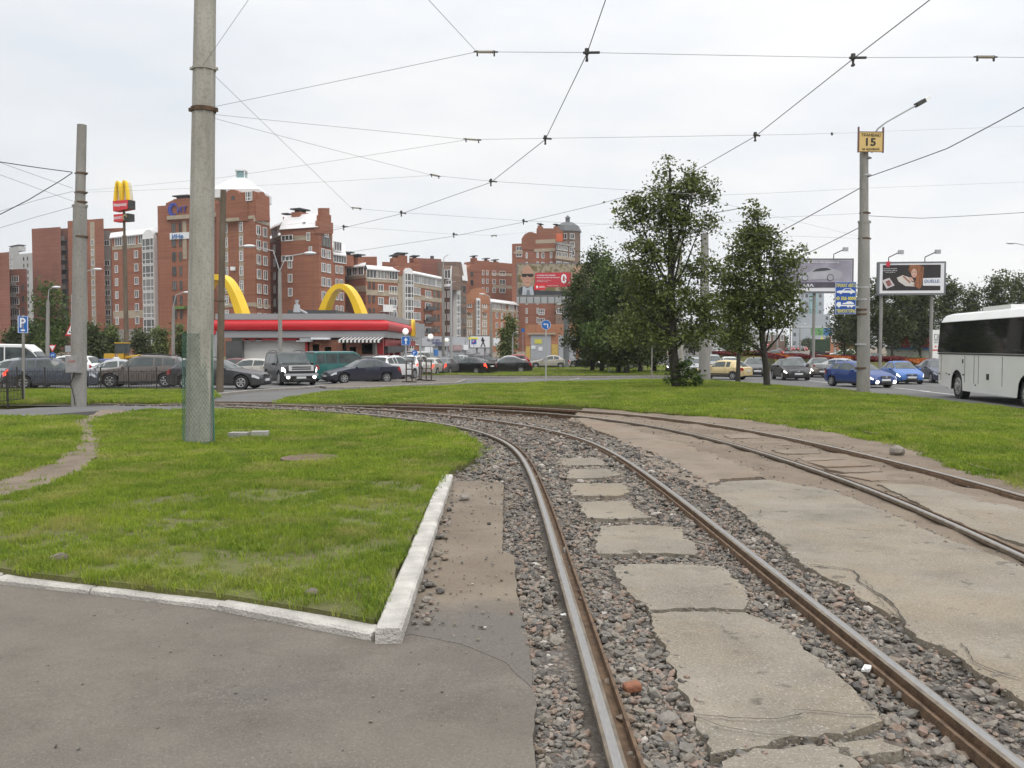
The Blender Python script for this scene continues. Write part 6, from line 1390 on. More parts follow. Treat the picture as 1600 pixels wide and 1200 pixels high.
for k, (pts, r_) in enumerate((([lp(270), (60, 262, 27.5), (0, 253, 26.5), (-120, 238, 25)], .016), ([lp(271), (95, 282, 27.5), (45, 312, 26.6), (0, 335, 26), (-120, 385, 25)], .016), ([lp(295), (0, 254, 25), (-90, 232, 23.5)], .006), ([lp(315), (0, 273, 26), (-90, 246, 25)], .006), ([lp(300), (60, 312, 28), (0, 330, 27.5), (-90, 352, 27)], .007), ([lp(324), (60, 338, 28), (0, 356, 28), (-90, 380, 28)], .007))):
    wire('feeder_cable' if r_ > .01 else 'stay_wire', ('thick feeder cable from the left concrete pole to the top left', 'thick feeder cable drooping from the left concrete pole to the left edge', 'thin stay from the left concrete pole to the upper left edge', 'lower thin stay from the left concrete pole to the left edge', 'stay falling gently left from the left concrete pole', 'lowest wire leaving the left concrete pole leftward')[k], pts, r_, m_wire if r_ > .01 else m_wirel, .02)
rp = lambda y: Vector((P3.x, P3.y, at(1350, y, P3.y).z))
wire('feeder_cable', 'thick cable rising from the right concrete pole to the right edge', [rp(277), (1480, 232, 33), (1600, 168, 30), (1720, 95, 27)], .018, m_wire, .06)
wire('feeder_cable', 'thick cable from the right concrete pole sinking into the slim tree', [rp(288), (1210, 367, 43), (1080, 425, 52)], .018, m_wire, .04)
wire('feeder_cable', 'lower thick cable from the right concrete pole into the slim tree', [rp(350), (1257, 398, 43), (1150, 440, 52)], .016, m_wire, .04)
wire('feeder_cable', 'slack cable leaving the right concrete pole below the yellow sign', [rp(337), (1440, 341, 36), (1600, 332, 35), (1720, 322, 34)], .012, m_wire, .05)
wire('stay_wire', 'thin stay from the right concrete pole to the top of the slim tree', [rp(333), (1205, 340, 40), (1101, 352, 58)], .006, m_wirel)
wire('stay_wire', 'thin crossing stay between the right concrete pole and the tall open tree', [rp(372), (1130, 318, 34), (1050, 300, 30)], .0034, m_wirel)
# ---- the tall pole sign with the yellow arches
PYL = 92.0
p = at(198, 562, PYL); p.z = gz(PYL); t = thing('pole_sign', 'tall brown pole sign topped by a yellow double arch on red boxes', 'sign', p, rad(-24)); K = PYL / FPX; zz = lambda py: (at(198, py, PYL) - p).z
mb = MB(); mb.cyl((0, 0, -.3), (0, 0, zz(368)), .24, .22, 12); mb.build('post', m_poleb, t, smooth=40); mb = MB(); mb.cyl((0, 0, zz(368)), (0, 0, zz(318)), .13, .13, 10); mb.build('neck', m_poleb, t, smooth=40)
za, zb_ = zz(314), zz(329.5); mb = MB(); mb.plate([(-1.02, zb_ - .05), (.98, zb_ + .1), (1.05, za), (-1.05, za)], -.45, .9); mb.build('red_box', M('sign_box_red', (.58, .02, .03), .4, .03), t); mb = MB(); mb.bbox(1.03, 1.09, -.44, .46, zb_ + .1, za); mb.build('box_side', m_dark, t)
text('lettering', 'Макдоналдс', 1.8, .38, m_signwhite, t, (0, -.46, (za + zb_) / 2 + .05), bold=.02)
za, zb_ = zz(335), zz(346.5); mb = MB(); mb.bbox(-1.0, .3, -.42, .42, zb_, za); mb.build('red_box', MATS['sign_box_red'], t); mb = MB(); mb.bbox(.3, 1.0, -.42, .42, zb_, za); mb.build('dark_box', m_dark, t); text('lettering', 'МАКАВТО', 1.1, .28, m_signwhite, t, (-.38, -.43, (za + zb_) / 2), bold=.02)
mb = MB(); mb.band(circ(.24, 14, .55, (za + zb_) / 2)[:11], .07, -.45, -.42); mb.build('round_emblem', MATS['pale_gold'], t)
zt, z0 = zz(283.5), zz(314.5); H_ = zt - z0; m_yel2 = M('sign_arch_yellow', (.85, .56, .01), .4, .02)
for s_ in (-1, 1):
    pts = [(s_ * .46 + .44 * t_, H_ * (1 - abs(t_) ** 2.4) * .97) for t_ in [-1 + 2 * k / 18 for k in range(19)]]
    mb = MB(); mb.band([(x, z + z0) for x, z in pts], [.20 + .06 * abs(-1 + 2 * k / 18) for k in range(19)], -.40, -.12); mb.build('yellow_arch', m_yel2, t, smooth=30)
mb = MB(); mb.plate([(s_ * .46 * 0 + x, z + z0) for x, z in ([(-1.0 + .08, 0)] + [(-.46 + .5 * t_, H_ * 1.0 * (1 - abs(t_) ** 2.6)) for t_ in [-.95 + 1.75 * k / 14 for k in range(15)]] + [(.46 + .5 * t_, H_ * 1.0 * (1 - abs(t_) ** 2.6)) for t_ in [-.8 + 1.75 * k / 14 for k in range(15)]] + [(.94, 0)])], -.1, .45); mb.build('arch_backing', M('sign_cream', (.62, .57, .45), .6, .04), t)
# ---- billboards
m_bframe = M('billboard_frame', (.16, .17, .18), .5, .06, 1, metal=.2); m_bwhite = M('poster_white', (.72, .72, .74), .5, .02)
def floods(t, xs, z, y=-.9):
    for x in xs:
        mb = MB(); mb.tube([(x, 0, z), (x, -.05, z + .35), (x + .5, y, z + .65)], .04, 5); mb.build('lamp_arm', m_dark, t); mb = MB(); mb.box((x + .62, y - .05, z + .66), (.38, .25, .3)); mb.build('floodlight', m_galv, t)
def poster(t, x0, x1, z0, z1, mat, y=-.12, th=.04, name='poster'): mb = MB(); mb.bbox(x0, x1, y, y + th, z0, z1); return mb.build(name, mat, t)
def gradmat(name, stops, scale=1.0, noise_amt=.3, axis=0):
    m, nt, b = base_mat(name); tc = N(nt, 'ShaderNodeTexCoord'); v = noise_at(nt, tc.outputs['Object'], scale, 4.0); nt.links.new(ramp(nt, v, stops), b.inputs['Base Color']); b.inputs['Roughness'].default_value = .5; MATS[name] = m; return m
# big one with the bald man
Y = 96.0; xl, xr = xat(807, Y), xat(940, Y); zt, zb_ = zat(411.5, Y), zat(463, Y); cx_ = (xl + xr) / 2
t = thing('billboard', 'big billboard with bald man in sunglasses, partly hidden by the dense trees', 'billboard', (cx_, Y, gz(Y)), rad(0)); g = gz(Y); W_ = xr - xl; zt -= g; zb_ -= g; H_ = zt - zb_
poster(t, -W_ / 2, W_ / 2, zb_, zt, m_bframe, -.1, .6, 'casing'); poster(t, -W_ / 2, W_ / 2, zb_ - .75, zb_ - .05, m_greymetal, -.2, .5, 'walkway')
for k in range(12): x = -W_ / 2 + .3 + k * .75; poster(t, x, x + .06, zb_ - .72, zb_ - .06, m_dark, -.24, .03, 'walkway_post')
mb = MB(); mb.cyl((.8, .3, -.3), (.8, .3, zb_), .35, .3, 12); mb.build('post', m_bframe, t, smooth=40)
m_blur = gradmat('blurred_street', [(.3, (.04, .05, .03)), (.42, (.17, .13, .07)), (.52, (.36, .31, .24)), (.58, (.18, .14, .06)), (.75, (.06, .07, .04))], .9)
x0 = -W_ / 2 + .12; poster(t, x0, W_ / 2 - .12, zb_ + .1, zt - .1, m_blur)
m_skin = M('printed_skin', (.50, .29, .21), .5, .12, 1.2); m_suit = M('printed_suit', (.05, .055, .065), .6, .1, 2); m_shirt = M('printed_shirt', (.45, .48, .53), .6, .1, 2); m_tie = M('printed_tie', (.16, .18, .22), .6, 0); m_ros = M('poster_red', (.50, .035, .055), .5, .03); m_redlogo = M('poster_logo_red', (.62, .02, .03), .5, 0)
def plt(poly, mat, y, name): mb = MB(); mb.plate(poly, y, .01); return mb.build(name, mat, t)
ux = lambda px_: (px_ - 807) / 133 * W_ - W_ / 2; uz = lambda py_: zb_ + (463 - py_) / 51.5 * H_
plt([(ux(a), uz(b)) for a, b in ((810, 461), (810, 452), (815, 448), (833, 448), (843, 454), (880, 455), (905, 457), (905, 461))], m_suit, -.13, 'printed_suit')
plt([(ux(a), uz(b)) for a, b in ((815.5, 461), (817, 447), (824, 450), (832, 446), (834, 461))], m_shirt, -.14, 'printed_shirt'); plt([(ux(a), uz(b)) for a, b in ((822, 461), (823.5, 453), (827, 453), (828.5, 461))], m_tie, -.15, 'printed_tie')
hd = [(824 + 9 * math.cos(a) * (1 if math.sin(a) > -.2 else .88), 431.5 - 17 * math.sin(a)) for a in [2 * math.pi * k / 24 for k in range(24)]]
plt([(ux(a), uz(b)) for a, b in hd], m_skin, -.16, 'printed_head')
for cx__ in (814.6, 833.4): plt([(ux(cx__ + 1.5 * math.cos(a)), uz(434 + 3.2 * math.sin(a))) for a in [2 * math.pi * k / 10 for k in range(10)]], m_skin, -.15, 'printed_ear')
plt([(ux(a), uz(b)) for a, b in ((815, 428), (833, 428), (832.5, 433), (826, 433), (824, 430.5), (822, 433), (815.8, 433))], m_black, -.17, 'printed_sunglasses')
plt([(ux(a), uz(b)) for a, b in ((822.8, 433), (825.2, 433), (826, 438), (822, 438))], M('printed_nose', (.40, .22, .16), .5, 0), -.168, 'printed_nose'); plt([(ux(a), uz(b)) for a, b in ((820.5, 441), (827.5, 441), (826.5, 442.4), (821.5, 442.4))], M('printed_mouth', (.32, .12, .10), .5, 0), -.168, 'printed_mouth')
plt([(ux(a), uz(b)) for a, b in ((836, 426.5), (892, 425.5), (892, 448), (836, 449))], m_ros, -.135, 'red_strip'); plt([(ux(a), uz(b)) for a, b in ((834.5, 444), (852, 443.5), (852, 453), (834.5, 453.5))], m_redlogo, -.145, 'red_strip')
for s_, x, y, w_, h_, b_ in (('С НАМИ НЕ СЛЫШЕН', 853, 430.3, 29, 2.2, .02), ('МОБИЛЬНЫЙ ИНТЕРНЕТ', 856.5, 433.6, 36, 2.2, .02), ('ежедневный безлимит', 850, 438.0, 23, 1.3, 0), ('интернет в сети', 847, 440.3, 17, 1.3, 0), ('МТС', 847, 448.4, 8, 3.2, .02), ('0', 880.5, 435.5, 9, 15, .03), ('РУБ', 888, 441.5, 5, 2.2, 0), ('Узнай 0 руб', 863, 446.5, 17, 1.8, 0)):
    text('lettering', s_, w_ / 133 * W_, h_ / 51.5 * H_, m_signwhite, t, (ux(x), -.155, uz(y)), bold=b_)
plt([(ux(839 + 1.7 * math.cos(a)), uz(448.4 + 2.2 * math.sin(a))) for a in [2 * math.pi * k / 14 for k in range(14)]], m_signwhite, -.152, 'oval_emblem')
hd2 = [(902 + 9 * math.cos(a), 431.5 - 17 * math.sin(a)) for a in [2 * math.pi * k / 24 for k in range(24)]]; plt([(ux(a), uz(b)) for a, b in hd2], m_skin, -.128, 'printed_head'); plt([(ux(a), uz(b)) for a, b in ((893.5, 428), (910, 428), (910, 432), (893.5, 432))], m_black, -.14, 'printed_sunglasses')
# the silver car billboard
Y = 74.0
def board(label, px0, px1, pyt, pyb, Y, rz, postpx):
    xl, xr = xat(px0, Y), xat(px1, Y); g = gz(Y); zt, zb_ = zat(pyt, Y) - g, zat(pyb, Y) - g
    t = thing('billboard', label, 'billboard', ((xl + xr) / 2, Y, g), rz); W_ = (xr - xl) / math.cos(rz); H_ = zt - zb_
    poster(t, -W_ / 2, W_ / 2, zb_, zt, m_bframe, -.1, .4, 'casing'); poster(t, -W_ / 2 + .14, W_ / 2 - .14, zb_ + .14, zt - .14, m_bwhite, -.12, .03)
    for pp in postpx: mb = MB(); x = (xat(pp, Y) - (xl + xr) / 2); mb.cyl((x, .2, -.3), (x, .2, zb_), .13, .13, 10); mb.build('post', m_pole2, t, smooth=40)
    return t, W_, H_, zb_, zt
t, W_, H_, zb_, zt = board('billboard advertising a silver saloon car, left of the yellow sign pole', 1206, 1331, 404, 458, Y, 0, [1272])
m_grad = gradmat('printed_grey', [(.3, (.16, .15, .19)), (.6, (.34, .32, .38)), (.8, (.48, .47, .52))], .35); m_silver = M('printed_silver', (.42, .42, .45), .4, .1, 1.5); m_pdark = M('printed_dark', (.05, .05, .06), .4, 0)
ux = lambda px_: (px_ - 1206) / 125 * W_ - W_ / 2; uz = lambda py_: zb_ + (458 - py_) / 54 * H_
plt([(ux(a), uz(b)) for a, b in ((1209, 407), (1328, 407), (1328, 440), (1305, 449), (1209, 450))], m_grad, -.135, 'printed_ground'); plt([(ux(a), uz(b)) for a, b in ((1209, 441), (1325, 441), (1304, 449.5), (1209, 450))], M('printed_mauve', (.11, .10, .13), .5, .2, 1), -.142, 'printed_ground')
plt([(ux(a), uz(b)) for a, b in ((1247, 434), (1246, 430), (1253, 426.5), (1263, 425), (1270, 420), (1281, 417.5), (1291, 417.7), (1301, 421), (1309, 424), (1312, 427), (1312, 433), (1308, 435.5), (1250, 437.5))], m_silver, -.15, 'printed_car'); plt([(ux(a), uz(b)) for a, b in ((1266, 424.6), (1272, 420.5), (1281, 418.6), (1290, 418.8), (1296, 421.5), (1285, 423.5))], m_pdark, -.16, 'printed_window')
for x, y in ((1255, 434), (1294.5, 434)):
    for r_, mt, yy in ((5.2, m_pdark, -.165), (4.2, m_silver, -.175)): plt([(ux(x + r_ * math.cos(a)), uz(y + r_ * math.sin(a))) for a in [2 * math.pi * k / 16 for k in range(16)]], mt, yy, 'printed_wheel')
text('lettering', 'литров бизнес-класса', 66 / 125 * W_, 3.2 / 54 * H_, m_signwhite, t, (ux(1274), -.16, uz(410.3)), bold=.01); text('lettering', 'МА', 16 / 125 * W_, 4.6 / 54 * H_, m_signwhite, t, (ux(1261), -.16, uz(446)), bold=.02)
floods(t, [ux(1238), ux(1300)], zt)
# the mail order billboard
t, W_, H_, zb_, zt = board('billboard with red haired woman on black, right of the yellow sign pole', 1371, 1472, 409, 461, 70.0, rad(-6), [1454, 1378])
ux = lambda px_: (px_ - 1371) / 101 * W_ - W_ / 2; uz = lambda py_: zb_ + (461 - py_) / 52 * H_
m_pblack = M('printed_black', (.025, .018, .018), .5, .2, 1); m_hair = M('printed_hair', (.36, .14, .06), .6, .35, 3.5, stretch=(3, 1, .6)); m_pale = M('printed_pale', (.62, .58, .52), .6, .08, 2)
plt([(ux(a), uz(b)) for a, b in ((1378, 414), (1464, 414), (1464, 454), (1378, 454))], m_pblack, -.135, 'printed_ground')
plt([(ux(a), uz(b)) for a, b in ((1399, 434), (1408, 430), (1416, 433), (1421, 440), (1430, 444), (1428, 448), (1412, 447), (1402, 440))], m_pale, -.142, 'printed_blouse'); plt([(ux(a), uz(b)) for a, b in ((1407, 432), (1410, 431), (1420, 441), (1418, 443))], M('printed_trim', (.34, .15, .11), .6, 0), -.148, 'printed_trim')
plt([(ux(a), uz(b)) for a, b in ((1418, 414), (1432, 414), (1439, 418), (1438, 434), (1436, 447), (1433, 452), (1428, 449), (1424, 446), (1428, 436), (1420, 428), (1416, 423))], m_hair, -.15, 'printed_hair')
plt([(ux(1424.5 + 4.2 * math.cos(a)), uz(427 + 7 * math.sin(a))) for a in [2 * math.pi * k / 18 for k in range(18)]], M('printed_face', (.58, .36, .28), .5, .08, 2), -.158, 'printed_face'); plt([(ux(a), uz(b)) for a, b in ((1417, 433), (1422, 434), (1425, 440), (1418, 438))], MATS['printed_face'], -.156, 'printed_hand')
for x in (1422.6, 1426.4): plt([(ux(x + .9 * math.cos(a)), uz(425.5 + .6 * math.sin(a))) for a in [2 * math.pi * k / 8 for k in range(8)]], m_pblack, -.165, 'printed_eye')
plt([(ux(1424.5 + 1.2 * math.cos(a)), uz(431 + .6 * math.sin(a))) for a in [2 * math.pi * k / 8 for k in range(8)]], M('printed_lips', (.42, .10, .10), .5, 0), -.165, 'printed_lips')
plt([(ux(a), uz(b)) for a, b in ((1377, 438), (1388, 434), (1396, 446), (1384, 451))], M('printed_card', (.60, .55, .56), .6, .1, 3), -.15, 'printed_card'); plt([(ux(a), uz(b)) for a, b in ((1382, 440), (1388, 437), (1392, 445), (1386, 448))], M('printed_rose', (.36, .14, .13), .6, .3, 4), -.157, 'printed_photo')
plt([(ux(a), uz(b)) for a, b in ((1438, 435), (1464, 434.5), (1464, 447), (1438, 446.5))], m_bwhite, -.15, 'white_label'); text('lettering', 'QUELLE.', 23 / 101 * W_, 5.5 / 52 * H_, M('text_teal', (.04, .12, .28), .6, 0), t, (ux(1451), -.165, uz(440)), bold=.015, shear=.2)
plt([(ux(a), uz(b)) for a, b in ((1383.5, 408.5), (1389, 408.5), (1388, 417), (1382.5, 416.5))], M('poster_tab', (.6, .03, .06), .5, 0), -.17, 'red_tab')
for k, s_ in enumerate(('Закажи каталог', 'бесплатно сейчас', 'www quelle ru')): text('lettering', s_, (20, 21, 15)[k] / 101 * W_, 2.0 / 52 * H_, m_signwhite, t, (ux(1389), -.16, uz(419.5 + 3 * k)))
floods(t, [ux(1387), ux(1441)], zt)
# crossbar between the two boards
# small white board with a black figure
t, W_, H_, zb_, zt = board('white poster board with a thin black figure, standing behind the car queue', 733, 768.5, 524, 544.5, 118.0, 0, [745, 758])
ux = lambda px_: (px_ - 733) / 35.5 * W_ - W_ / 2; uz = lambda py_: zb_ + (544.5 - py_) / 20.5 * H_
mb = MB()
for a_, b_, r_ in (((754, 529.5), (755, 534), .28), ((755, 534), (751.5, 542), .14), ((755, 534), (758, 542), .14), ((754, 530.5), (752, 532.5), .12), ((754.5, 530.5), (757.5, 532), .12)): mb.band([(ux(a_[0]), uz(a_[1])), (ux(b_[0]), uz(b_[1]))], r_, -.15, -.13)
mb.plate(circ(.12, 10, ux(754), uz(528.3)), -.15, .02); mb.build('printed_figure', m_pdark, t); plt([(ux(a), uz(b)) for a, b in ((734, 528), (747, 528), (747, 530.5), (734, 530.5))], MATS['ad_yellow'], -.14, 'yellow_strip')
# price column of the fuel station
p = at(1462, 552, 104); p.z = gz(104); t = thing('price_column', 'white and red fuel price column beside the front of the bus', 'sign', p); K = 104 / FPX; zz = lambda py: (at(1462, py, 104) - p).z
mb = MB(); mb.plate([(-.72, zz(560)), (.75, zz(560)), (.75, zz(519)), (.5, zz(515.5)), (-.45, zz(515.5)), (-.72, zz(518))], -.15, .3); mb.build('panel', m_signwhite, t)
for s_, y, w_, h_, mt in (('ГЗС', 525.5, .85, .5, m_txt), ('ПРОПАН', 531, .9, .22, m_txt), ('БУТАН', 535, .8, .22, m_txt), ('8-40', 541.5, .7, .26, m_signred)): text('lettering', s_, w_, h_, mt, t, (.15, -.16, zz(y)), bold=.015)
for a_, b_, c_ in ((-.73, -.45, 538), (-.45, .75, 546)): mb = MB(); mb.bbox(a_, b_, -.17, -.14, zz(559 if a_ < -.6 else c_ + 2), zz(c_)); mb.build('red_panel', m_signred, t)
# gantry sign & banners far down the avenue
p = at(1275, 545, 170); p.z = gz(170); t = thing('sign_gantry', 'white gantry with a green and a blue sign board above the green truck', 'sign', p); K = 170 / FPX; zz = lambda py: (at(1275, py, 170) - p).z
mb = MB(); mb.tube([(3.6, 0, -.3), (3.6, 0, zz(516)), (3.2, 0, zz(512)), (-6.5, 0, zz(511.5))], .14, 8); mb.build('gantry_arm', m_galv, t, smooth=40)
for x0, x1, mt in ((-1.0, 1.3, M('gantry_green', (.16, .36, .14), .6, .2, 1)), (1.4, 3.0, M('gantry_blue', (.05, .22, .5), .6, .1))): mb = MB(); mb.bbox(x0, x1, -.1, .1, zz(524), zz(512.5)); mb.build('sign_board', mt, t)
# ================================================================ TREES
m_bark = M('bark', (.085, .07, .052), .95, .25, 7, .6, 30); m_barkd = M('bark_dark', (.05, .043, .034), .95, .25, 7, .6, 30)
lf_dark = leaf_mat('leaf_dark', (.022, .036, .010), (.092, .122, .032)); lf_mid = leaf_mat('leaf_mid', (.048, .066, .018), (.17, .205, .056)); lf_olive = leaf_mat('leaf_olive', (.030, .042, .014), (.105, .125, .04)); lf_fresh = leaf_mat('leaf_fresh', (.03, .058, .012), (.115, .17, .036)); lf_shrub = leaf_mat('leaf_shrub', (.03, .06, .014), (.11, .16, .035))
def leaf_cloud(blobs, nclump, per, size, sig, rng, shell=.45):
    """blobs: (x,y,z,rx,ry,rz). Leaves sit in many small sprays spread through the crown."""
    C = []
    vol = np.array([b[3] * b[4] * b[5] for b in blobs]); pr = vol ** .75 / (vol ** .75).sum()
    for _ in range(nclump):
        b = blobs[rng.choice(len(blobs), p=pr)]; d = rng.normal(size=3); d /= np.linalg.norm(d); r = rng.uniform() ** shell
        C.append((b[0] + d[0] * r * b[3], b[1] + d[1] * r * b[4], b[2] + d[2] * r * b[5]))
    C = np.array(C); n = nclump * per
    c = np.repeat(C, per, 0) + rng.normal(size=(n, 3)) * np.array([sig, sig, sig * .6]) * np.repeat(rng.uniform(.6, 1.5, nclump), per)[:, None]
    nrm = rng.normal(size=(n, 3)); nrm[:, 2] = np.abs(nrm[:, 2]) + .4; nrm /= np.linalg.norm(nrm, axis=1)[:, None]
    t = rng.normal(size=(n, 3)); t[:, 2] -= .3; t -= nrm * (t * nrm).sum(1)[:, None]; t /= np.linalg.norm(t, axis=1)[:, None]; q = np.cross(nrm, t)
    s = (size * rng.uniform(.6, 1.3, n))[:, None]
    V = np.stack([c - t * s, c + q * s * .55 + nrm * s * .12, c + t * s, c - q * s * .55 + nrm * s * .12], 1).reshape(-1, 3)
    return V, np.arange(n * 4).reshape(-1, 4), C
def tree(name, label, loc, blobs, nclump, per, size, sig, leafm, trunk, r0, barkm=None, limbs=14, group=None, seed=1, shell=.45, cat='tree'):
    """trunk: list of points from the foot up (local)"""
    rng = np.random.default_rng(seed); t = thing(name, label, cat, loc, 0, group)
    V, F, C = leaf_cloud(blobs, nclump, per, size, sig, rng, shell); link('crown', np_mesh('crown', V, F, leafm), t)
    mb = MB(); T = catmull(trunk, .4); n = len(T); rr = [r0 * (1.25 if i == 0 else 1) * (1 - .82 * i / (n - 1)) for i in range(n)]; mb.tube(T, rr, 8)
    for k in range(limbs):
        c = C[rng.integers(len(C))]; i = int(np.clip((c[2] - T[0][2]) / max(T[-1][2] - T[0][2], .1) * .62 * n + rng.uniform(-2, 1), n * .2, n - 2)); a = T[i]; m_ = a + (c - a) * .5 + np.array([0, 0, -.1 * np.linalg.norm(c - a)])
        mb.tube([a, m_, c], [rr[i] * .5, rr[i] * .3, .012], 5)
    o = mb.build('trunk', barkm or m_bark, t, smooth=60); return t
def shift(b, dx, dy, dz, s=1): return [(x * s + dx, y * s + dy, z * s + dz, rx * s, ry * s, rz_ * s) for x, y, z, rx, ry, rz_ in b]
# the tall open tree
p = GP(1058, 606, .08); K = p.y / FPX; ZT = lambda py: (at(1058, py, p.y) - p).z; XT = lambda px_: (px_ - 1058) * K
bl = [(XT(1045), 0, ZT(300), .9, .9, 1.0), (XT(1040), 0, ZT(262), .3, .3, .75), (XT(1030), 0, ZT(330), 1.3, 1.1, .9), (XT(1075), 0, ZT(278), .4, .4, .6), (XT(1103), 0, ZT(310), .5, .5, .4), (XT(972), 0, ZT(345), .4, .4, .4), (XT(995), 0, ZT(420), .8, .8, .7), (XT(970), 0, ZT(525), .8, .9, .6), (XT(1000), .2, ZT(335), 1.0, 1.0, .95), (XT(1082), -.2, ZT(300), .9, .9, .9), (XT(985), 0, ZT(320), .5, .5, .5), (XT(1020), .2, ZT(390), 1.3, 1.2, 1.1), (XT(1060), 0, ZT(360), 1.1, 1.0, 1.1), (XT(1108), 0, ZT(345), .45, .5, .55), (XT(1085), .2, ZT(420), 1.2, 1.1, 1.0), (XT(1010), 0, ZT(450), 1.4, 1.2, 1.0), (XT(1050), 0, ZT(470), 1.5, 1.3, 1.0), (XT(1095), 0, ZT(480), 1.1, 1.1, 1.0), (XT(1040), 0, ZT(520), 1.5, 1.3, .7), (XT(1100), 0, ZT(520), 1.0, 1.0, .6), (XT(990), .2, ZT(500), .9, .9, .8)]
tree('poplar_tree', 'tallest open crowned tree with sky showing through, leafy sprouts at its foot', p, bl, 780, 24, .092, .23, lf_mid, [(0, 0, -.2), (XT(1056), 0, .6), (XT(1051), 0, ZT(550)), (XT(1048), 0, ZT(470)), (XT(1046), 0, ZT(380)), (XT(1044), 0, ZT(262))], .26, m_barkd, 26, seed=3)
tree('shrub', 'leafy sprouts round the foot of the tall open tree', p + Vector((.25, -.1, 0)), [(.25, 0, .55, .75, .6, .5), (-.5, 0, .45, .35, .4, .35), (.1, -.2, 1.1, .35, .35, .45)], 46, 14, .10, .15, lf_shrub, [(0, 0, 0), (.05, 0, .4), (.1, 0, .8)], .03, m_barkd, 10, seed=5, cat='shrub')
# the slim tree with a second stem
p = GP(1198, 604, .08); K = p.y / FPX; ZT = lambda py: (at(1198, py, p.y) - p).z; XT = lambda px_: (px_ - 1198) * K
bl = [(XT(1178), 0, ZT(340), .5, .5, .75), (XT(1176), 0, ZT(365), .8, .7, .5), (XT(1150), 0, ZT(405), .5, .5, .5), (XT(1252), 0, ZT(390), .2, .2, .35), (XT(1240), 0, ZT(480), .5, .5, .4), (XT(1165), 0, ZT(385), .9, .9, .8), (XT(1195), 0, ZT(380), .9, .8, .8), (XT(1165), 0, ZT(430), 1.1, 1.0, .9), (XT(1212), 0, ZT(415), 1.0, .9, .9), (XT(1240), 0, ZT(410), .45, .5, .7), (XT(1150), 0, ZT(470), 1.1, 1.0, .9), (XT(1192), 0, ZT(465), 1.2, 1.1, 1.0), (XT(1228), 0, ZT(455), .6, .8, .7), (XT(1150), 0, ZT(535), .9, .8, .5), (XT(1176), 0, ZT(325), .25, .25, .5), (XT(1160), 0, ZT(505), 1.0, 1.0, .6), (XT(1205), 0, ZT(500), 1.0, 1.0, .6), (XT(1127), 0, ZT(440), .5, .6, .8), (XT(1130), 0, ZT(500), .8, .8, .6)]
tree('slim_tree', 'slimmer tree with clear trunk, right of the yellow car', p, bl, 660, 24, .092, .22, lf_mid, [(0, 0, -.2), (XT(1197), 0, .8), (XT(1189), 0, ZT(520)), (XT(1186), 0, ZT(440)), (XT(1180), 0, ZT(330))], .17, m_barkd, 20, seed=7)
p2 = GP(1153, 596, .08); q = p2; ZT2 = lambda py: (at(1153, py, q.y) - q).z
tree('slim_tree', 'young thin tree in front of the tail of the yellow car', p2, [(0, 0, ZT2(520), .8, .8, .5), (.4, 0, ZT2(490), .9, .8, .6), (-.3, 0, ZT2(470), .7, .7, .7)], 80, 18, .125, .2, lf_mid, [(0, 0, -.2), (.02, 0, 1.5), (.1, 0, ZT2(500)), (.05, 0, ZT2(450))], .15, m_barkd, 9, seed=9)
# the dense row
DG = 'dense dark trees in a row beyond the curving street'
for k, (bx, by, cx, top, bot, hw, Y, lm, lab) in enumerate(((925, 579, 906, 428, 560, 42, 84, lf_dark, 'leftmost dense dark tree, hiding the right part of the big billboard'), (940, 582, 935, 385, 560, 52, 80, lf_dark, 'dense dark tree with the highest top of the row'), (966, 583, 955, 408, 560, 58, 75, lf_fresh, 'front dense tree with fresher leaves, behind the thin post with small blue sign'), (978, 585, 985, 425, 565, 52, 73, lf_dark, 'dense dark tree above the walking person'), (1000, 578, 1005, 440, 560, 48, 78, lf_dark, 'dense tree of the row just left of the tall open tree'), (1022, 578, 1030, 470, 562, 42, 82, lf_dark, 'low dense tree behind the trunk of the tall open tree'))):
    p = at(bx, by, Y); p.z = gz(Y) + .08; K = Y / FPX; zz = lambda py: (at(bx, py, Y) - p).z; X_ = (cx - bx) * K; H_ = zz(top) - zz(bot); w_ = hw * K; rng = random.Random(k + 40); bl = []
    for j in range(15):
        f = j / 14; z = zz(bot) + H_ * (.05 + .9 * f); r_ = w_ * (1.0 - .80 * max(0, f - .25) ** 1.15) * (.9 if f > .1 else .75); bl.append((X_ * min(1, .3 + f) + rng.uniform(-.35, .35) * r_, rng.uniform(-.4, .4) * r_, z, r_ * rng.uniform(.55, .85), r_ * rng.uniform(.5, .8), H_ * .14))
    tree('linden_tree', lab, p, bl, 540, 22, .145, .34, lm, [(0, 0, -.2), (.05, 0, 1.2), (X_ * .3, 0, H_ * .5), (X_, 0, H_ * .9)], .24, m_barkd, 12, DG, seed=20 + k, shell=.30)
# saplings with stakes on the lawn edge
for x, yb, yt, lab in ((866, 598, 580, None), (1018, 595, 540, 'bare stake of a young tree in a ring of earth on the right lawn'), (1006, 578, 548, 'bare stake among the trunks of the dense trees')):
    if lab:
        p = GP(x, yb, .08); z = (at(x, yt, p.y) - p).z; mb = MB(); mb.tube([(0, 0, -.1), (.02, 0, z)], [.045, .035], 6); o = mb.build('tree_stake', m_pole2); o.location = p; tag(o, lab, 'stake')
p = GP(1018, 596, .08); o = sheet('earth_ring', [(p.x + .9 * math.cos(a), p.y + .9 * math.sin(a)) for a in np.linspace(0, 6.283, 24)[:-1]], 0, m_dirt, .4, zfun=lambda x, y: rz_(x, y) + .03); tag(o, 'ring of bare earth round the tree stake', kind='structure')
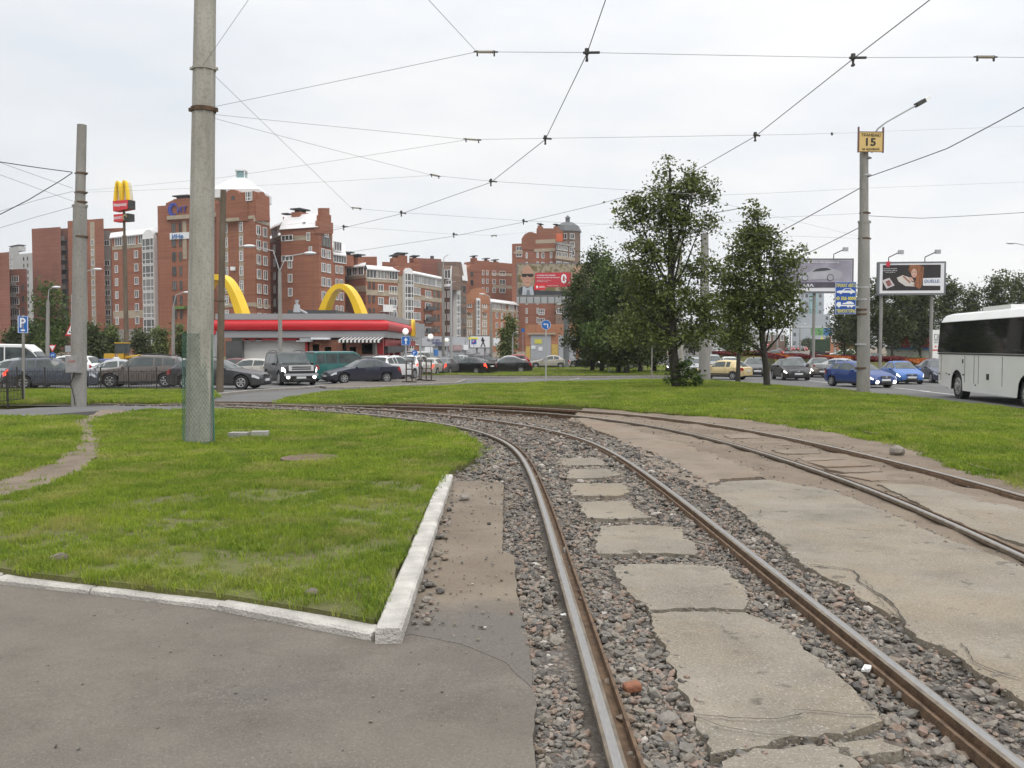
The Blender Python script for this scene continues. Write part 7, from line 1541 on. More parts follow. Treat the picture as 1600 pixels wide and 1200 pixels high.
# lone tree below the billboard, left trees, right trees, far trees
def simple_tree(label, x, yb, cx, top, bot, hw, Y, lm, nc=160, size=.22, sig=.4, group=None, seed=1, shell=.4, r0=.18, name='broadleaf_tree', conical=.6):
    p = at(x, yb, Y); p.z = gz(Y); K = Y / FPX; zz = lambda py: (at(x, py, Y) - p).z; X_ = (cx - x) * K; H_ = zz(top) - zz(bot); w_ = hw * K; rng = random.Random(seed); bl = []
    for j in range(11):
        f = j / 10; r_ = w_ * (1.0 - conical * max(0, f - .3)) * (.85 if f > .1 else .65); bl.append((X_ + rng.uniform(-.4, .4) * r_, rng.uniform(-.4, .4) * r_, zz(bot) + H_ * (.08 + .86 * f), r_ * rng.uniform(.5, .85), r_ * rng.uniform(.5, .8), H_ * .15))
    return tree(name, label, p, bl, nc, 20, size, sig, lm, [(0, 0, -.2), (X_ * .3, 0, zz(bot) * .8), (X_, 0, zz(bot) + H_ * .85)], r0, m_barkd, 9, group, seed, shell)
simple_tree('lone dense tree in front of the orange house, left of the grey gates', 795, 566, 795, 498, 560, 18, 122, lf_mid, 170, .2, .35, seed=31, shell=.32)
LG = 'trees below the brick blocks on the left'
for k, (x, cx, top, bot, hw, Y, lm, lab) in enumerate(((78, 80, 446, 562, 42, 110, lf_fresh, 'big fresh green tree left of the left concrete pole'), (18, 20, 513, 562, 20, 112, lf_dark, 'dark bushy tree at the foot of the far left brick block'), (50, 52, 500, 562, 18, 116, lf_dark, 'dark tree just left of the big fresh green tree'), (148, 146, 510, 565, 24, 105, lf_dark, 'dark round tree right of the left concrete pole'), (178, 176, 512, 560, 18, 118, lf_mid, 'mid green tree left of the tall sign post'), (222, 222, 518, 562, 22, 116, lf_olive, 'thin leaved tree right of the tall sign post'), (252, 252, 516, 562, 16, 120, lf_mid, 'tree at the foot of the white bay column'), (284, 284, 512, 562, 14, 122, lf_mid, 'tree half hidden by the meshed pole'))):
    simple_tree(lab, x, 562, cx, top, bot, hw, Y, lm, 190 if hw > 22 else 120, .2, .36, LG, 50 + k, .33, conical=.5)
RG = 'trees along the far side of the avenue on the right'
for k, (x, cx, top, bot, hw, Y, lab) in enumerate(((1318, 1322, 462, 545, 26, 128, 'loose young tree right of the green truck'), (1338, 1342, 470, 545, 20, 120, 'loose tree hidden behind the yellow sign pole'), (1372, 1374, 440, 540, 30, 116, 'olive tree behind the left half of the red haired woman billboard'), (1392, 1398, 450, 540, 26, 112, 'olive tree under the middle of the red haired woman billboard'), (1410, 1420, 455, 540, 26, 118, 'thick trunked tree under the red haired woman billboard'), (1437, 1440, 446, 540, 30, 114, 'tree behind the right post of the red haired woman billboard'), (1478, 1480, 440, 545, 26, 116, 'tree rising over the front end of the bus roof'), (1512, 1514, 455, 545, 26, 120, 'loose tree above the middle of the bus roof'), (1548, 1550, 434, 545, 30, 112, 'tree above the right half of the bus roof'), (1592, 1592, 430, 545, 28, 116, 'tree above the bus roof at the right edge of the photo'), (1650, 1650, 430, 545, 30, 116, 'tree just outside the right edge'))):
    if k < 10: simple_tree(lab, x, 556, cx, top, bot, hw * 1.25, Y, lf_olive, 250, .19, .42, RG, 80 + k, .42, .17, conical=.35)
for k, (x, top, hw, Y, lab) in enumerate(((1222, 522, 14, 330, 'small dark tree at the far end of the avenue, left of the towers'), (1205, 528, 10, 300, 'far dark tree behind the slim tree trunk'), (1262, 530, 14, 360, 'far tree at the foot of the blue grey tower'), (1300, 528, 12, 300, 'far tree right of the green truck'), (1140, 520, 16, 200, 'dark tree seen under the crown of the slim tree'), (1085, 525, 14, 190, 'dark tree glimpsed behind the thick lamp pole'))):
    simple_tree(lab, x, 548, x, top, 546, hw, Y, lf_dark, 80, .45, .7, 'far trees at the end of the avenue', 120 + k, .4, .2)
# low shrubs
for k, (x, yb, w_, h_, Y, lab) in enumerate(((1395, 551, 3.2, 1.0, 108, 'low clipped hedge in front of the fuel station'), (1330, 552, 2.6, 1.6, 140, 'rounded bush right of the green truck'), (1430, 553, 3.0, .9, 107, 'low hedge right of the thick trunked tree'))):
    p = at(x, yb, Y); p.z = gz(Y); tree('bush', lab, p, [(0, 0, h_ * .5, w_, .8, h_ * .6)], 80, 18, .16, .25, lf_shrub, [(0, 0, 0), (0, 0, h_ * .4), (.05, 0, h_ * .8)], .04, m_barkd, 5, seed=140 + k, cat='bush')
# flower beds on the far side of the street: red and orange bedding
m_flr = leaf_mat('flower_red', (.075, .010, .012), (.19, .028, .028), .2); m_flo = leaf_mat('flower_orange', (.24, .055, .012), (.50, .16, .03), .2)
def bed(label, x0, x1, ytop, ybot, mats, Y, dep):
    a, b2 = at(x0, ytop, Y), at(x1, ytop, Y); g = gz(Y); t = thing('flower_bed', label, 'flower bed', ((a.x + b2.x) / 2, Y, g), 0, 'flower beds between the carriageways'); hl = (b2.x - a.x) / 2; zb_, zt_ = zat(ybot, Y) - g, zat(ytop, Y) - g - .2
    mb = MB(); vs = []
    for x in (-hl, hl): vs += [(x, -dep / 2 - 1.5, -.3), (x, -dep / 2, zb_), (x, dep / 2, zt_), (x, dep / 2 + 2, -.3)]
    mb.add(vs, [(0, 4, 5, 1), (1, 5, 6, 2), (2, 6, 7, 3), (0, 1, 2, 3), (7, 6, 5, 4)]); mb.build('bank', m_soil, t); rng = np.random.default_rng(int(x0)); n = int(420 * hl * dep)
    for nm, mt, f0, f1 in mats:
        m_ = int(n * (f1 - f0)); v = rng.uniform(0, 1, m_); c = np.c_[-hl + 2 * hl * (f0 + (f1 - f0) * rng.uniform(0, 1, m_)), -dep / 2 + dep * v, zb_ + (zt_ - zb_) * v + .05 + rng.uniform(0, .22, m_)]; s = .12
        nr = rng.normal(size=(m_, 3)); nr /= np.linalg.norm(nr, axis=1)[:, None]; tt = np.cross(nr, rng.normal(size=(m_, 3))); tt /= np.linalg.norm(tt, axis=1)[:, None]; qq = np.cross(nr, tt)
        V = np.stack([c - tt * s, c + qq * s, c + tt * s, c - qq * s], 1).reshape(-1, 3); o = link(nm, np_mesh(nm, V, np.arange(m_ * 4).reshape(-1, 4), mt), t); o['kind'] = 'stuff'
bed('long red flower bed with an orange end behind the yellow car', 1122, 1198, 550, 556, [('red_flowers', m_flr, 0, .45), ('orange_flowers', m_flo, .45, .62), ('red_flowers', m_flr, .62, 1)], 100, 6)
bed('red flower bed right of the slim tree trunk with an orange middle', 1199, 1264, 554, 561, [('red_flowers', m_flr, 0, .25), ('orange_flowers', m_flo, .25, .45), ('red_flowers', m_flr, .45, 1)], 88, 5)
bed('red and orange flower bed below the green truck', 1266, 1345, 557, 563, [('red_flowers', m_flr, 0, .3), ('orange_flowers', m_flo, .3, .65), ('red_flowers', m_flr, .65, 1)], 84, 5)
bed('dark red flower bed behind the yellow sign pole', 1345, 1418, 559, 565, [('red_flowers', m_flr, 0, 1)], 80, 4)
bed('orange flower bed between the small blue car and the bus', 1419, 1475, 562, 569, [('orange_flowers', m_flo, 0, 1)], 77, 4)
o = sheet('lawn', px([(1122, 573), (1200, 573), (1300, 577), (1440, 583), (1490, 586), (1490, 568), (1400, 563), (1300, 561), (1122, 559)], 0.0), -.03, m_soil, 3.0, .1); tag(o, 'grass strip in front of the flower beds', kind='structure')
o = sheet('lawn', [(31, 92), (80, 92), (110, 165), (52, 165)], ROAD + .03, m_soil, 5.0, .1); tag(o, 'grass beyond the avenue under the right hand trees', kind='structure')
o = sheet('lawn', [(-90, 104), (-33, 104), (-33, 164), (-90, 164)], ROAD + .03, m_soil, 5.0, .1); tag(o, 'grass under the trees below the brick blocks', kind='structure')

# ================================================================ VEHICLES
m_carpaint = paint_mat(); m_tyre = M('tyre', (.022, .022, .023), .9, .1, 8); m_rim = M('rim_alloy', (.45, .45, .46), .35, .1, 5, metal=.6); m_cglass = M('car_glass', (.016, .02, .022), .07, .3, 1.2, col2=(.07, .085, .082), spec=.38); m_trim = M('car_trim', (.03, .03, .032), .6, .1, 4)
m_head = M('headlight_lens', (.62, .65, .68), .12, .15, 6, spec=.8); m_headlit = M('headlight_lit', (1.0, .97, .92), .2, 0, emit=2.2); m_tail = M('taillight', (.34, .012, .015), .2, .1, 5); m_taillit = M('taillight_lit', (1.0, .06, .03), .2, 0, emit=1.8); m_plate = M('number_plate', (.62, .63, .64), .5, .05, 9); m_chrome = M('chrome', (.62, .62, .63), .2, 0, metal=.9)
KINDS = {
 # L, W, wheel r, axles, upper profile, belt, cabin: windscreen foot / roof front / roof rear / rear window foot
 'sedan': dict(L=4.6, W=1.78, r=.32, ax=(.88, 3.55), top=[(0, .52), (.05, .66), (.3, .76), (1.2, .93), (1.32, .96), (2.15, 1.38), (2.6, 1.45), (3.1, 1.42), (3.4, 1.34), (4.02, 1.07), (4.45, 1.03), (4.56, .92), (4.6, .55)], belt=[(0, .50), (.3, .70), (1.32, .90), (4.0, .99), (4.45, .96), (4.6, .54)], cab=(1.30, 2.12, 3.38, 4.04), roofw=.575),
 'hatch': dict(L=3.95, W=1.68, r=.30, ax=(.78, 3.22), top=[(0, .5), (.05, .66), (.3, .78), (1.0, .95), (1.12, .98), (1.85, 1.42), (2.3, 1.48), (3.2, 1.44), (3.45, 1.36), (3.8, 1.02), (3.92, .85), (3.95, .5)], belt=[(0, .48), (.3, .70), (1.12, .90), (3.7, 1.0), (3.92, .82), (3.95, .49)], cab=(1.10, 1.83, 3.40, 3.80), roofw=.56),
 'boxhatch': dict(L=4.0, W=1.62, r=.28, ax=(.76, 3.2), top=[(0, .55), (.04, .70), (.2, .74), (1.15, .86), (1.3, .89), (1.95, 1.32), (2.3, 1.36), (3.1, 1.33), (3.3, 1.26), (3.85, .88), (3.96, .84), (4.0, .5)], belt=[(0, .54), (.2, .70), (1.3, .83), (3.85, .86), (3.96, .80), (4.0, .49)], cab=(1.28, 1.93, 3.26, 3.86), roofw=.56),
 'suv': dict(L=4.6, W=1.82, r=.36, ax=(.9, 3.6), top=[(0, .62), (.05, .85), (.3, .95), (1.1, 1.06), (1.25, 1.09), (1.95, 1.58), (2.4, 1.67), (3.7, 1.63), (4.1, 1.55), (4.45, 1.10), (4.56, .95), (4.6, .6)], belt=[(0, .60), (.3, .86), (1.25, 1.0), (4.3, 1.10), (4.56, .9), (4.6, .58)], cab=(1.23, 1.93, 4.05, 4.45), roofw=.60),
 'bigsuv': dict(L=5.0, W=2.0, r=.40, ax=(1.0, 3.95), top=[(0, .75), (.04, 1.05), (.2, 1.12), (1.35, 1.18), (1.5, 1.21), (2.1, 1.78), (2.5, 1.88), (4.5, 1.86), (4.8, 1.80), (4.95, 1.20), (4.98, .95), (5.0, .62)], belt=[(0, .74), (.2, 1.04), (1.5, 1.13), (4.85, 1.17), (4.98, .9), (5.0, .6)], cab=(1.48, 2.08, 4.72, 4.94), roofw=.72),
 'wagon': dict(L=4.8, W=1.86, r=.35, ax=(.95, 3.75), top=[(0, .56), (.05, .72), (.3, .82), (1.3, .98), (1.45, 1.01), (2.25, 1.43), (2.7, 1.52), (3.8, 1.48), (4.2, 1.40), (4.68, 1.02), (4.77, .9), (4.8, .55)], belt=[(0, .54), (.3, .74), (1.45, .94), (4.5, 1.03), (4.77, .86), (4.8, .54)], cab=(1.43, 2.22, 4.12, 4.66), roofw=.60),
 'van': dict(L=4.8, W=1.84, r=.33, ax=(.85, 3.75), top=[(0, .62), (.04, .82), (.2, .95), (.75, 1.12), (.9, 1.16), (1.55, 1.82), (1.9, 1.93), (4.5, 1.93), (4.7, 1.88), (4.78, 1.1), (4.8, .6)], belt=[(0, .60), (.2, .88), (.9, 1.08), (4.72, 1.10), (4.78, .95), (4.8, .58)], cab=(.88, 1.52, 4.62, 4.76), roofw=.76),
 'minibus': dict(L=5.6, W=2.0, r=.34, ax=(.9, 4.3), top=[(0, .62), (.04, .85), (.2, .98), (.8, 1.18), (.95, 1.22), (1.6, 2.1), (2.0, 2.4), (5.3, 2.45), (5.5, 2.38), (5.58, 1.2), (5.6, .6)], belt=[(0, .60), (.2, .9), (.95, 1.14), (5.5, 1.18), (5.58, 1.0), (5.6, .58)], cab=(.93, 1.5, 5.4, 5.56), roofw=.80)}
def car_proto(kind, doors=2, tint=False):
    k = KINDS[kind]; L, W, r, ax = k['L'], k['W'], k['r'], k['ax']; hw = W / 2
    tp, bt = np.array(k['top']), np.array(k['belt']); c0, c1, c2, c3 = k['cab']
    xs = sorted(set([round(x, 3) for x in list(np.linspace(0, L, 22)) + [.04, .12, L - .04, L - .12] + [p_[0] for p_ in k['top']] + [a + d * r * 1.18 for a in ax for d in (-1, -.8, -.5, 0, .5, .8, 1)]]))
    def half(x):
        f = min(x / .55, 1); e = min((L - x) / .6, 1); return hw * (1 - .26 * (1 - f) ** 2.2) * (1 - .17 * (1 - e) ** 2.2)
    def sec(x):
        zt, zb = float(np.interp(x, tp[:, 0], tp[:, 1])), float(np.interp(x, bt[:, 0], bt[:, 1])); w_ = half(x); g = .21 + .09 * max(0, 1 - x / .5) ** 2 + .10 * max(0, 1 - (L - x) / .6) ** 2
        arch = g
        for a in ax:
            d = abs(x - a)
            if d < r * 1.18: arch = max(arch, r + math.sqrt(max((r * 1.18) ** 2 - d * d, 0)))
        rw = k['roofw'] * hw / .89
        tw = np.interp(x, [0, c0 - .1, c1, c2, c3, L], [w_ * .80, w_ * .84, rw, rw, w_ * .80 if c3 < L - .3 else w_ * .84, w_ * .78]); tw = min(tw, w_ * .95)
        te = zt - (.015 + .045 * (zt - zb > .1)); zm = max(arch + .02, g + (zb - g) * .55)
        return [(w_ * .93, arch), (w_, zm), (w_ * .975, max(zb, zm + .01)), (tw, max(te, zb + .012)), (tw * .82, max(zt - .012, zb + .02)), (0, max(zt, zb + .028))]
    S_ = [sec(x) for x in xs]; n = len(xs); vs = []; m = 11
    for x, s in zip(xs, S_):
        full = s + [(-y, z) for y, z in s[-2::-1]]
        vs += [(L / 2 - x, y, z) for y, z in full]
    fs = [(i * m + j, i * m + j + 1, (i + 1) * m + j + 1, (i + 1) * m + j) for i in range(n - 1) for j in range(m - 1)] + [tuple(range(m)), tuple((n - 1) * m + j for j in range(m - 1, -1, -1))]
    t = bpy.data.objects.new('parked_car', None); parts = []
    def put(mb, name, mats, smooth=False, fix=True): o = link(name, mb.mesh(name, mats, smooth, fix), t); parts.append(o); return o
    mb = MB(); mb.add(vs, fs); put(mb, 'body', m_carpaint, 32)
    def sp_(x, tt):
        s = sec(x); i = min(int(tt), 4); f = tt - i; return Vector((L / 2 - x, s[i][0] + (s[i + 1][0] - s[i][0]) * f, s[i][1] + (s[i + 1][1] - s[i][1]) * f))
    def panel(xa, xb, ta, tb, side, off, nx=5, ny=3, both=False):
        g = []
        for i in range(nx + 1):
            for j in range(ny + 1):
                x = xa + (xb - xa) * i / nx; tt = ta + (tb - ta) * j / ny; p_ = sp_(x, tt); e = .02; dx = sp_(min(x + e, L - .001), tt) - sp_(max(x - e, .001), tt); dt = sp_(x, min(tt + .05, 4.99)) - sp_(x, max(tt - .05, 0)); nn = dx.cross(dt); nn = nn.normalized() if nn.length > 1e-9 else Vector((0, 0, 1))
                if nn.dot(Vector((p_.x * .15, p_.y, (p_.z - .8) * .8))) < 0: nn = -nn
                q_ = p_ + nn * off; g.append((q_.x, q_.y * side, q_.z))
        mb = MB(); mb.add(g, [(i * (ny + 1) + j, i * (ny + 1) + j + 1, (i + 1) * (ny + 1) + j + 1, (i + 1) * (ny + 1) + j) for i in range(nx) for j in range(ny)]); return mb
    def merged(xa, xb, ta, tb, off, nx=5, ny=4):
        a, b_ = panel(xa, xb, ta, tb, 1, off, nx, ny), panel(xa, xb, ta, tb, -1, off, nx, ny); a.add(b_.v, b_.f); return a
    put(merged(c0 + .05, c1 - .03, 3.12, 5, .007), 'windscreen', m_cglass, 40); put(merged(c2 + .05, c3 - .05, 3.2, 5, .007), 'rear_window', m_cglass, 40)
    mid_ = (c1 + c2) / 2 + .05
    segs = [(c0 + .30, mid_ - .05), (mid_ + .03, c2 - (.02 if kind in ('sedan', 'hatch') else .30))]
    if kind in ('suv', 'bigsuv', 'wagon', 'van', 'minibus'): segs[1] = (mid_ + .03, c2 - .62); segs.append((c2 - .55, c2 + .10))
    if kind == 'minibus': segs = [(c0 + .3, 2.0), (2.1, 3.2), (3.28, 4.35), (4.43, 5.4)]
    for a, b_ in segs:
        for sd in (1, -1): put(panel(a, b_, 2.10, 2.88, sd, .007), 'window', m_cglass, 40)
    dx_ = [c0 + .12, mid_, c2 + .02] if kind != 'minibus' else [c0 + .1, 2.05]
    for sd in (1, -1):
        for x in dx_[:3]:
            put(panel(x - .006, x + .006, .55 if x < dx_[-1] or len(dx_) < 3 else 1.1, 1.98, sd, .004, 1, 6), 'door_seam', m_trim)
        for x in dx_[1:]: put(panel(x - .22, x - .06, 1.72, 1.82, sd, .022, 1, 1), 'door_handle', m_carpaint)
        put(panel(.10, .42, 1.35, 1.93, sd, .009), 'headlight', m_head, 40); put(panel(L - .30, L - .05, 1.25, 1.95, sd, .009), 'taillight', m_tail, 40)
        put(panel(ax[0] + r * 1.25, ax[1] - r * 1.25, .02, .30, sd, .006, 4, 1), 'sill_trim', m_trim)
        s = sec(c0 + .25); mb = MB(); mb.ball((L / 2 - c0 - .32, sd * (s[2][0] + .10), s[2][1] + .06), .11, 8, 5, sc=(.6, 1, .75)); put(mb, 'mirror', m_carpaint, 50)
        for a in ax:
            y1 = half(a) - .02; wl = bpy.data.objects.new('wheel', None)
            mb = MB(); ring_ = [(r * .64, y1 + .015), (r * .92, y1 + .02), (r, y1 - .02), (r, y1 - .19), (r * .9, y1 - .21)]; nn = 20
            for rr_, yy in ring_: mb.v += [(L / 2 - a + rr_ * math.cos(2 * math.pi * q / nn), sd * yy, r + rr_ * math.sin(2 * math.pi * q / nn)) for q in range(nn)]
            for i in range(4): mb.f += [(i * nn + q, i * nn + (q + 1) % nn, (i + 1) * nn + (q + 1) % nn, (i + 1) * nn + q) for q in range(nn)]
            mb.m = [0] * len(mb.f); wo_ = put(mb, 'wheel', m_tyre, 50)
            mb = MB(); c_ = Vector((L / 2 - a, sd * (y1 - .0), r))
            mb.cyl(c_ - Vector((0, sd * .05, 0)), c_ - Vector((0, sd * .03, 0)), r * .62, r * .62, 16, 1)
            for q in range(6):
                an = q * math.pi / 3; rt = Matrix.Rotation(-an, 3, 'Y'); mb.box(c_ + rt @ Vector((r * .33, 0, 0)), (r * .56, .03, r * .17), rot=rt, mi=0)
            mb.cyl(c_ - Vector((0, sd * .02, 0)), c_ + Vector((0, sd * .02, 0)), r * .15, r * .13, 10, 0)
            an_ = [2 * math.pi * q / 16 for q in range(16)]; mb.tube([c_ + Vector((r * .60 * math.cos(a_), 0, r * .60 * math.sin(a_))) for a_ in an_ + an_[:1]], r * .06, 5, 0, False)
            ro = link('rim', mb.mesh('rim', [m_rim, m_trim], 40), wo_)
    mb = MB(); zg = k['top'][1][1]; mb.box((L / 2 - .012, 0, zg - .03), (.05, W * .36, .11)); mb.box((L / 2 - .01, 0, .36), (.05, W * .42, .12)); put(mb, 'grille', m_trim); mb = MB(); mb.box((L / 2 + .02, 0, zg - .025), (.02, W * .34, .018)); mb.box((L / 2 + .02, 0, zg - .03), (.025, .10, .08)); put(mb, 'grille_bar', m_chrome)
    mb = MB(); mb.box((L / 2 + .005, 0, .47), (.05, .52, .115)); put(mb, 'number_plate', m_plate); mb = MB(); mb.box((-L / 2 - .005, 0, .62 if kind != 'sedan' else .72), (.05, .52, .115)); put(mb, 'number_plate', m_plate)
    mb = MB(); mb.box((0, 0, .30), (L * .86, W * .72, .22)); mb.box((L / 2 - .25, 0, .28), (.3, W * .70, .16)); mb.box((-L / 2 + .25, 0, .32), (.3, W * .70, .16))
    for a in ax: mb.box((L / 2 - a, 0, r + .05), (r * 2.1, W * .66, r * 1.3))
    put(mb, 'underbody', m_trim)
    if kind in ('suv', 'bigsuv', 'wagon'):
        for sd in (1, -1): mb = MB(); rw = k['roofw'] * hw / .89 * .9; zr = np.interp([c1 + .3, (c1 + c2) / 2, c2 - .2], tp[:, 0], tp[:, 1]); mb.tube([(L / 2 - c1 - .3, sd * rw, zr[0] - .02), (L / 2 - c1 - .45, sd * rw, zr[0] + .06), (L / 2 - (c1 + c2) / 2, sd * rw, zr[1] + .06), (L / 2 - c2 + .2, sd * rw, zr[2] + .02)], .02, 5); put(mb, 'roof_rail', m_trim)
    return t
PROTO = {}
def car(label, kind, x, yb, yaw, col, Y=None, group=None, lit='', sc=1.0, o_=ROAD, name='car', cat='car', dx=0.0):
    """x,yb: pixel of the ground below the car's middle"""
    if kind not in PROTO: PROTO[kind] = car_proto(kind)
    if Y is None: p = GP(x, yb, o_)
    else: p = at(x, yb, Y); p.z = gz(Y) + o_
    def cp(o, par):
        c = o.copy(); COL.objects.link(c); c.parent = par; c.color = (*col, 1)
        if lit:
            if 'h' in lit and o.name.startswith('headlight'): c.material_slots[0].link = 'OBJECT'; c.material_slots[0].material = m_headlit
            if 't' in lit and o.name.startswith('taillight'): c.material_slots[0].link = 'OBJECT'; c.material_slots[0].material = m_taillit
        for ch in o.children: cp(ch, c)
    t = thing(name, label, cat, p, rad(yaw), group); t.scale = (sc,) * 3
    for ch in PROTO[kind].children: cp(ch, t)
    return t
BLK, CHAR, NAVY, SIL, WHT = (.006, .006, .007), (.022, .023, .026), (.02, .028, .05), (.36, .37, .38), (.66, .66, .65)
LG = 'cars parked behind the black railing'; QG = 'cars queuing beyond the small far lawn'; AG = 'traffic on the avenue'
# left parking ground
car('silver estate car at the left edge, mostly behind the railing', 'wagon', 20, 609, 185, (.33, .36, .37), 46.0, LG)
car('dark blue grey hatchback with a lit red tail light, right of the silver estate', 'suv', 84, 609, 18, (.055, .065, .085), 44.5, LG, 't', .92)
car('pale silver saloon with shining headlight just right of the left concrete pole', 'sedan', 172, 608, 200, (.34, .35, .36), 50.0, LG, 'h')
car('brown grey off-road car parked broadside behind the railing', 'suv', 224, 609, 188, (.115, .098, .088), 46.5, LG)
car('white minibus with high roof behind the railing at the far left', 'minibus', 28, 590, 8, (.68, .68, .66), 60.0, LG, name='minibus', cat='minibus')
car('white car roof between minibus and left concrete pole', 'suv', 104, 590, 178, WHT, 60.0, LG)
car('blue car showing right of the grey meter box', 'sedan', 160, 588, 176, (.03, .05, .20), 61.0, LG)
car('white hatchback just left of the meshed pole', 'hatch', 285, 590, 165, WHT, 62.0, LG)
car('green grey pickup cab with red lights left of the meshed pole', 'suv', 268, 578, 86, (.05, .07, .065), 70.0, LG, 't')
car('dark dusty estate car half hidden by the meshed pole and the brown pole', 'wagon', 344, 609, -6, (.04, .04, .044), 44.0, LG)
car('pale silver hatchback behind the dark dusty estate car', 'hatch', 388, 590, 170, (.40, .385, .35), 58.0, LG)
car('dark red car roof behind the brown pole', 'hatch', 362, 586, 175, (.10, .02, .025), 64.0, LG)
t = car('big black off-road car driving up with headlights and fog lamps on', 'bigsuv', 453, 603, -62, BLK, 51.0, LG, 'h')
mb = MB(); mb.box((2.515, 0, .98), (.05, 1.35, .30)); mb.build('chrome_grille', M('bright_trim', (.62, .62, .63), .35, .05, 5, metal=.2), t); mb = MB(); mb.box((2.53, 0, .93), (.05, 1.05, .07)); mb.box((2.53, 0, 1.04), (.05, 1.05, .07)); mb.build('grille_slot', m_trim, t); mb = MB(); mb.box((2.52, 0, .62), (.08, 1.85, .13)); mb.build('bumper', m_greymetal, t)
for sd in (1, -1):
    mb = MB(); mb.cyl((2.5, sd * .72, .50), (2.545, sd * .72, .50), .10, .10, 12); mb.build('fog_lamp', m_headlit, t)
car('teal green van seen from behind at an angle, next to the big black off-road car', 'van', 532, 595, 44, (.025, .125, .115), 57.5, LG, name='van', cat='van')
car('dark blue saloon with chrome window line, turning onto the street', 'sedan', 565, 598.5, 212, (.022, .024, .04), 53.5, None)
car('black off-road car with a red light bar, behind the dark blue saloon', 'suv', 588, 588, 75, BLK, 66.0, QG, 't')
car('white off-road car seen from behind, right of the dark blue saloon', 'suv', 614, 585, 66, (.66, .66, .66), 61.0, QG)
# the queue
for a in (('dark saloon with amber brake light behind the blue arrow sign', 'sedan', 634, 581, 72, CHAR, 70, 't'), ('white van-like car with lit tail lamp at the blue arrow sign', 'suv', 652, 580, 74, WHT, 72, 't'), ('silver saloon with lit tail lamps between two globe lamps', 'sedan', 676, 578.5, 75, (.38, .36, .33), 73, 't'), ('grey saloon with red tail lamps below the smaller globe lamp', 'sedan', 697, 576.5, 72, (.10, .10, .105), 75, 't'), ('black saloon seen from behind on the left, one red lamp lit', 'sedan', 733, 576, 150, BLK, 76, 't'), ('black saloon broadside at the end of the queue', 'sedan', 790, 575, 186, BLK, 79, ''),
          ('dark red grey off-road car with bright tail lamp, in front of the white poster board', 'suv', 757, 570, 70, (.07, .045, .045), 88, 't'), ('silver car behind the black broadside saloon', 'sedan', 790, 566, 182, SIL, 94, ''), ('grey car roof behind the grey saloon', 'wagon', 709, 567, 70, (.09, .095, .10), 92, ''), ('white car with lit headlights between the two grey poles', 'hatch', 718, 567, 255, SIL, 94, 'h'), ('white van roof behind the white van-like car', 'van', 655, 566, 75, (.55, .56, .56), 88, ''), ('dark car roof left of the far pale pole', 'sedan', 680, 568, 74, CHAR, 90, ''), ('black car roof below the white poster board', 'suv', 742, 563, 72, CHAR, 98, ''), ('red car roof right of the pale lamp post', 'hatch', 800, 563, 185, (.30, .02, .025), 100, ''), ('dark grey car behind the white poster board', 'sedan', 728, 562, 75, CHAR, 102, 't'), ('pale saloon standing before the grey gates', 'sedan', 858, 571, 176, (.36, .34, .30), 97, ''), ('black car among the dense tree trunks', 'sedan', 915, 570, 178, BLK, 98, ''), ('dark car behind the walking person', 'suv', 965, 572, 176, (.02, .02, .025), 96, 'h')):
    car(a[0], a[1], a[2], a[3], a[4], a[5], a[6], QG, a[7])
# right side
t = car('yellow boxy hatchback driving away to the left', 'boxhatch', 1127, 589.5, 141, (.56, .45, .23), 62.0, None)
for sd in (1, -1): mb = MB(); mb.box((0, sd * .805, .40), (2.0, .03, .10)); mb.build('rubbing_strip', m_trim, t)
car('black saloon with lit headlights coming up right of the slim tree', 'sedan', 1234, 590.5, -93, BLK, 61.0, AG, 'h')
t = car('blue sporty hatchback partly behind the right concrete pole', 'hatch', 1343, 606, -73, (.012, .045, .19), 47.0, AG, 'h')
t.scale = (1.02, 1.0, .91); mb = MB(); mb.box((-1.75, 0, 1.46), (.25, 1.1, .04)); mb.build('roof_spoiler', m_carpaint, t).color = (.012, .045, .19, 1)
for sd in (1, -1): mb = MB(); mb.cyl((1.90, sd * .52, .36), (1.985, sd * .52, .36), .10, .10, 12); mb.build('fog_lamp', m_headlit, t)
car('small bright blue hatchback facing the camera with headlights on', 'hatch', 1409, 597, -96, (.035, .12, .36), 52.5, AG, 'h', .9)
car('dark gold hatchback with one bright headlight behind the black saloon', 'hatch', 1281, 579, -102, (.085, .07, .055), 68.0, AG, 'h')
car('dark grey hatchback facing the camera between the trunks of the two slim trees', 'hatch', 1180, 577, -100, (.06, .062, .066), 70.0, AG, 'h')
car('blue grey car behind the black saloon', 'hatch', 1243, 574, -98, (.09, .11, .14), 76.0, AG)
car('silver car roof behind the blue sporty hatchback', 'sedan', 1322, 580, -40, (.33, .34, .34), 66.0, AG)
car('silver saloon facing the camera behind the tall open tree trunk', 'sedan', 1084, 573, -99, SIL, 74.0, AG)
car('grey saloon just left of the silver saloon at the tall tree trunk', 'sedan', 1056, 568, -98, (.14, .15, .15), 82.0, AG, 'h')
car('silver car beside the thick lamp pole', 'suv', 1112, 570, -96, (.30, .31, .31), 80.0, AG)
car('white car above the roof of the yellow hatchback', 'sedan', 1140, 569, -95, (.55, .56, .56), 84.0, AG)
car('dark blue car cut off by the end of the bus', 'sedan', 1466, 592, -98, (.05, .06, .09), 55.0, AG)
car('dark hatchback driving away with red tail lamps, right of the yellow sign pole', 'hatch', 1367, 557.5, 78, (.03, .03, .032), 103.0, AG, 't', 1.1)
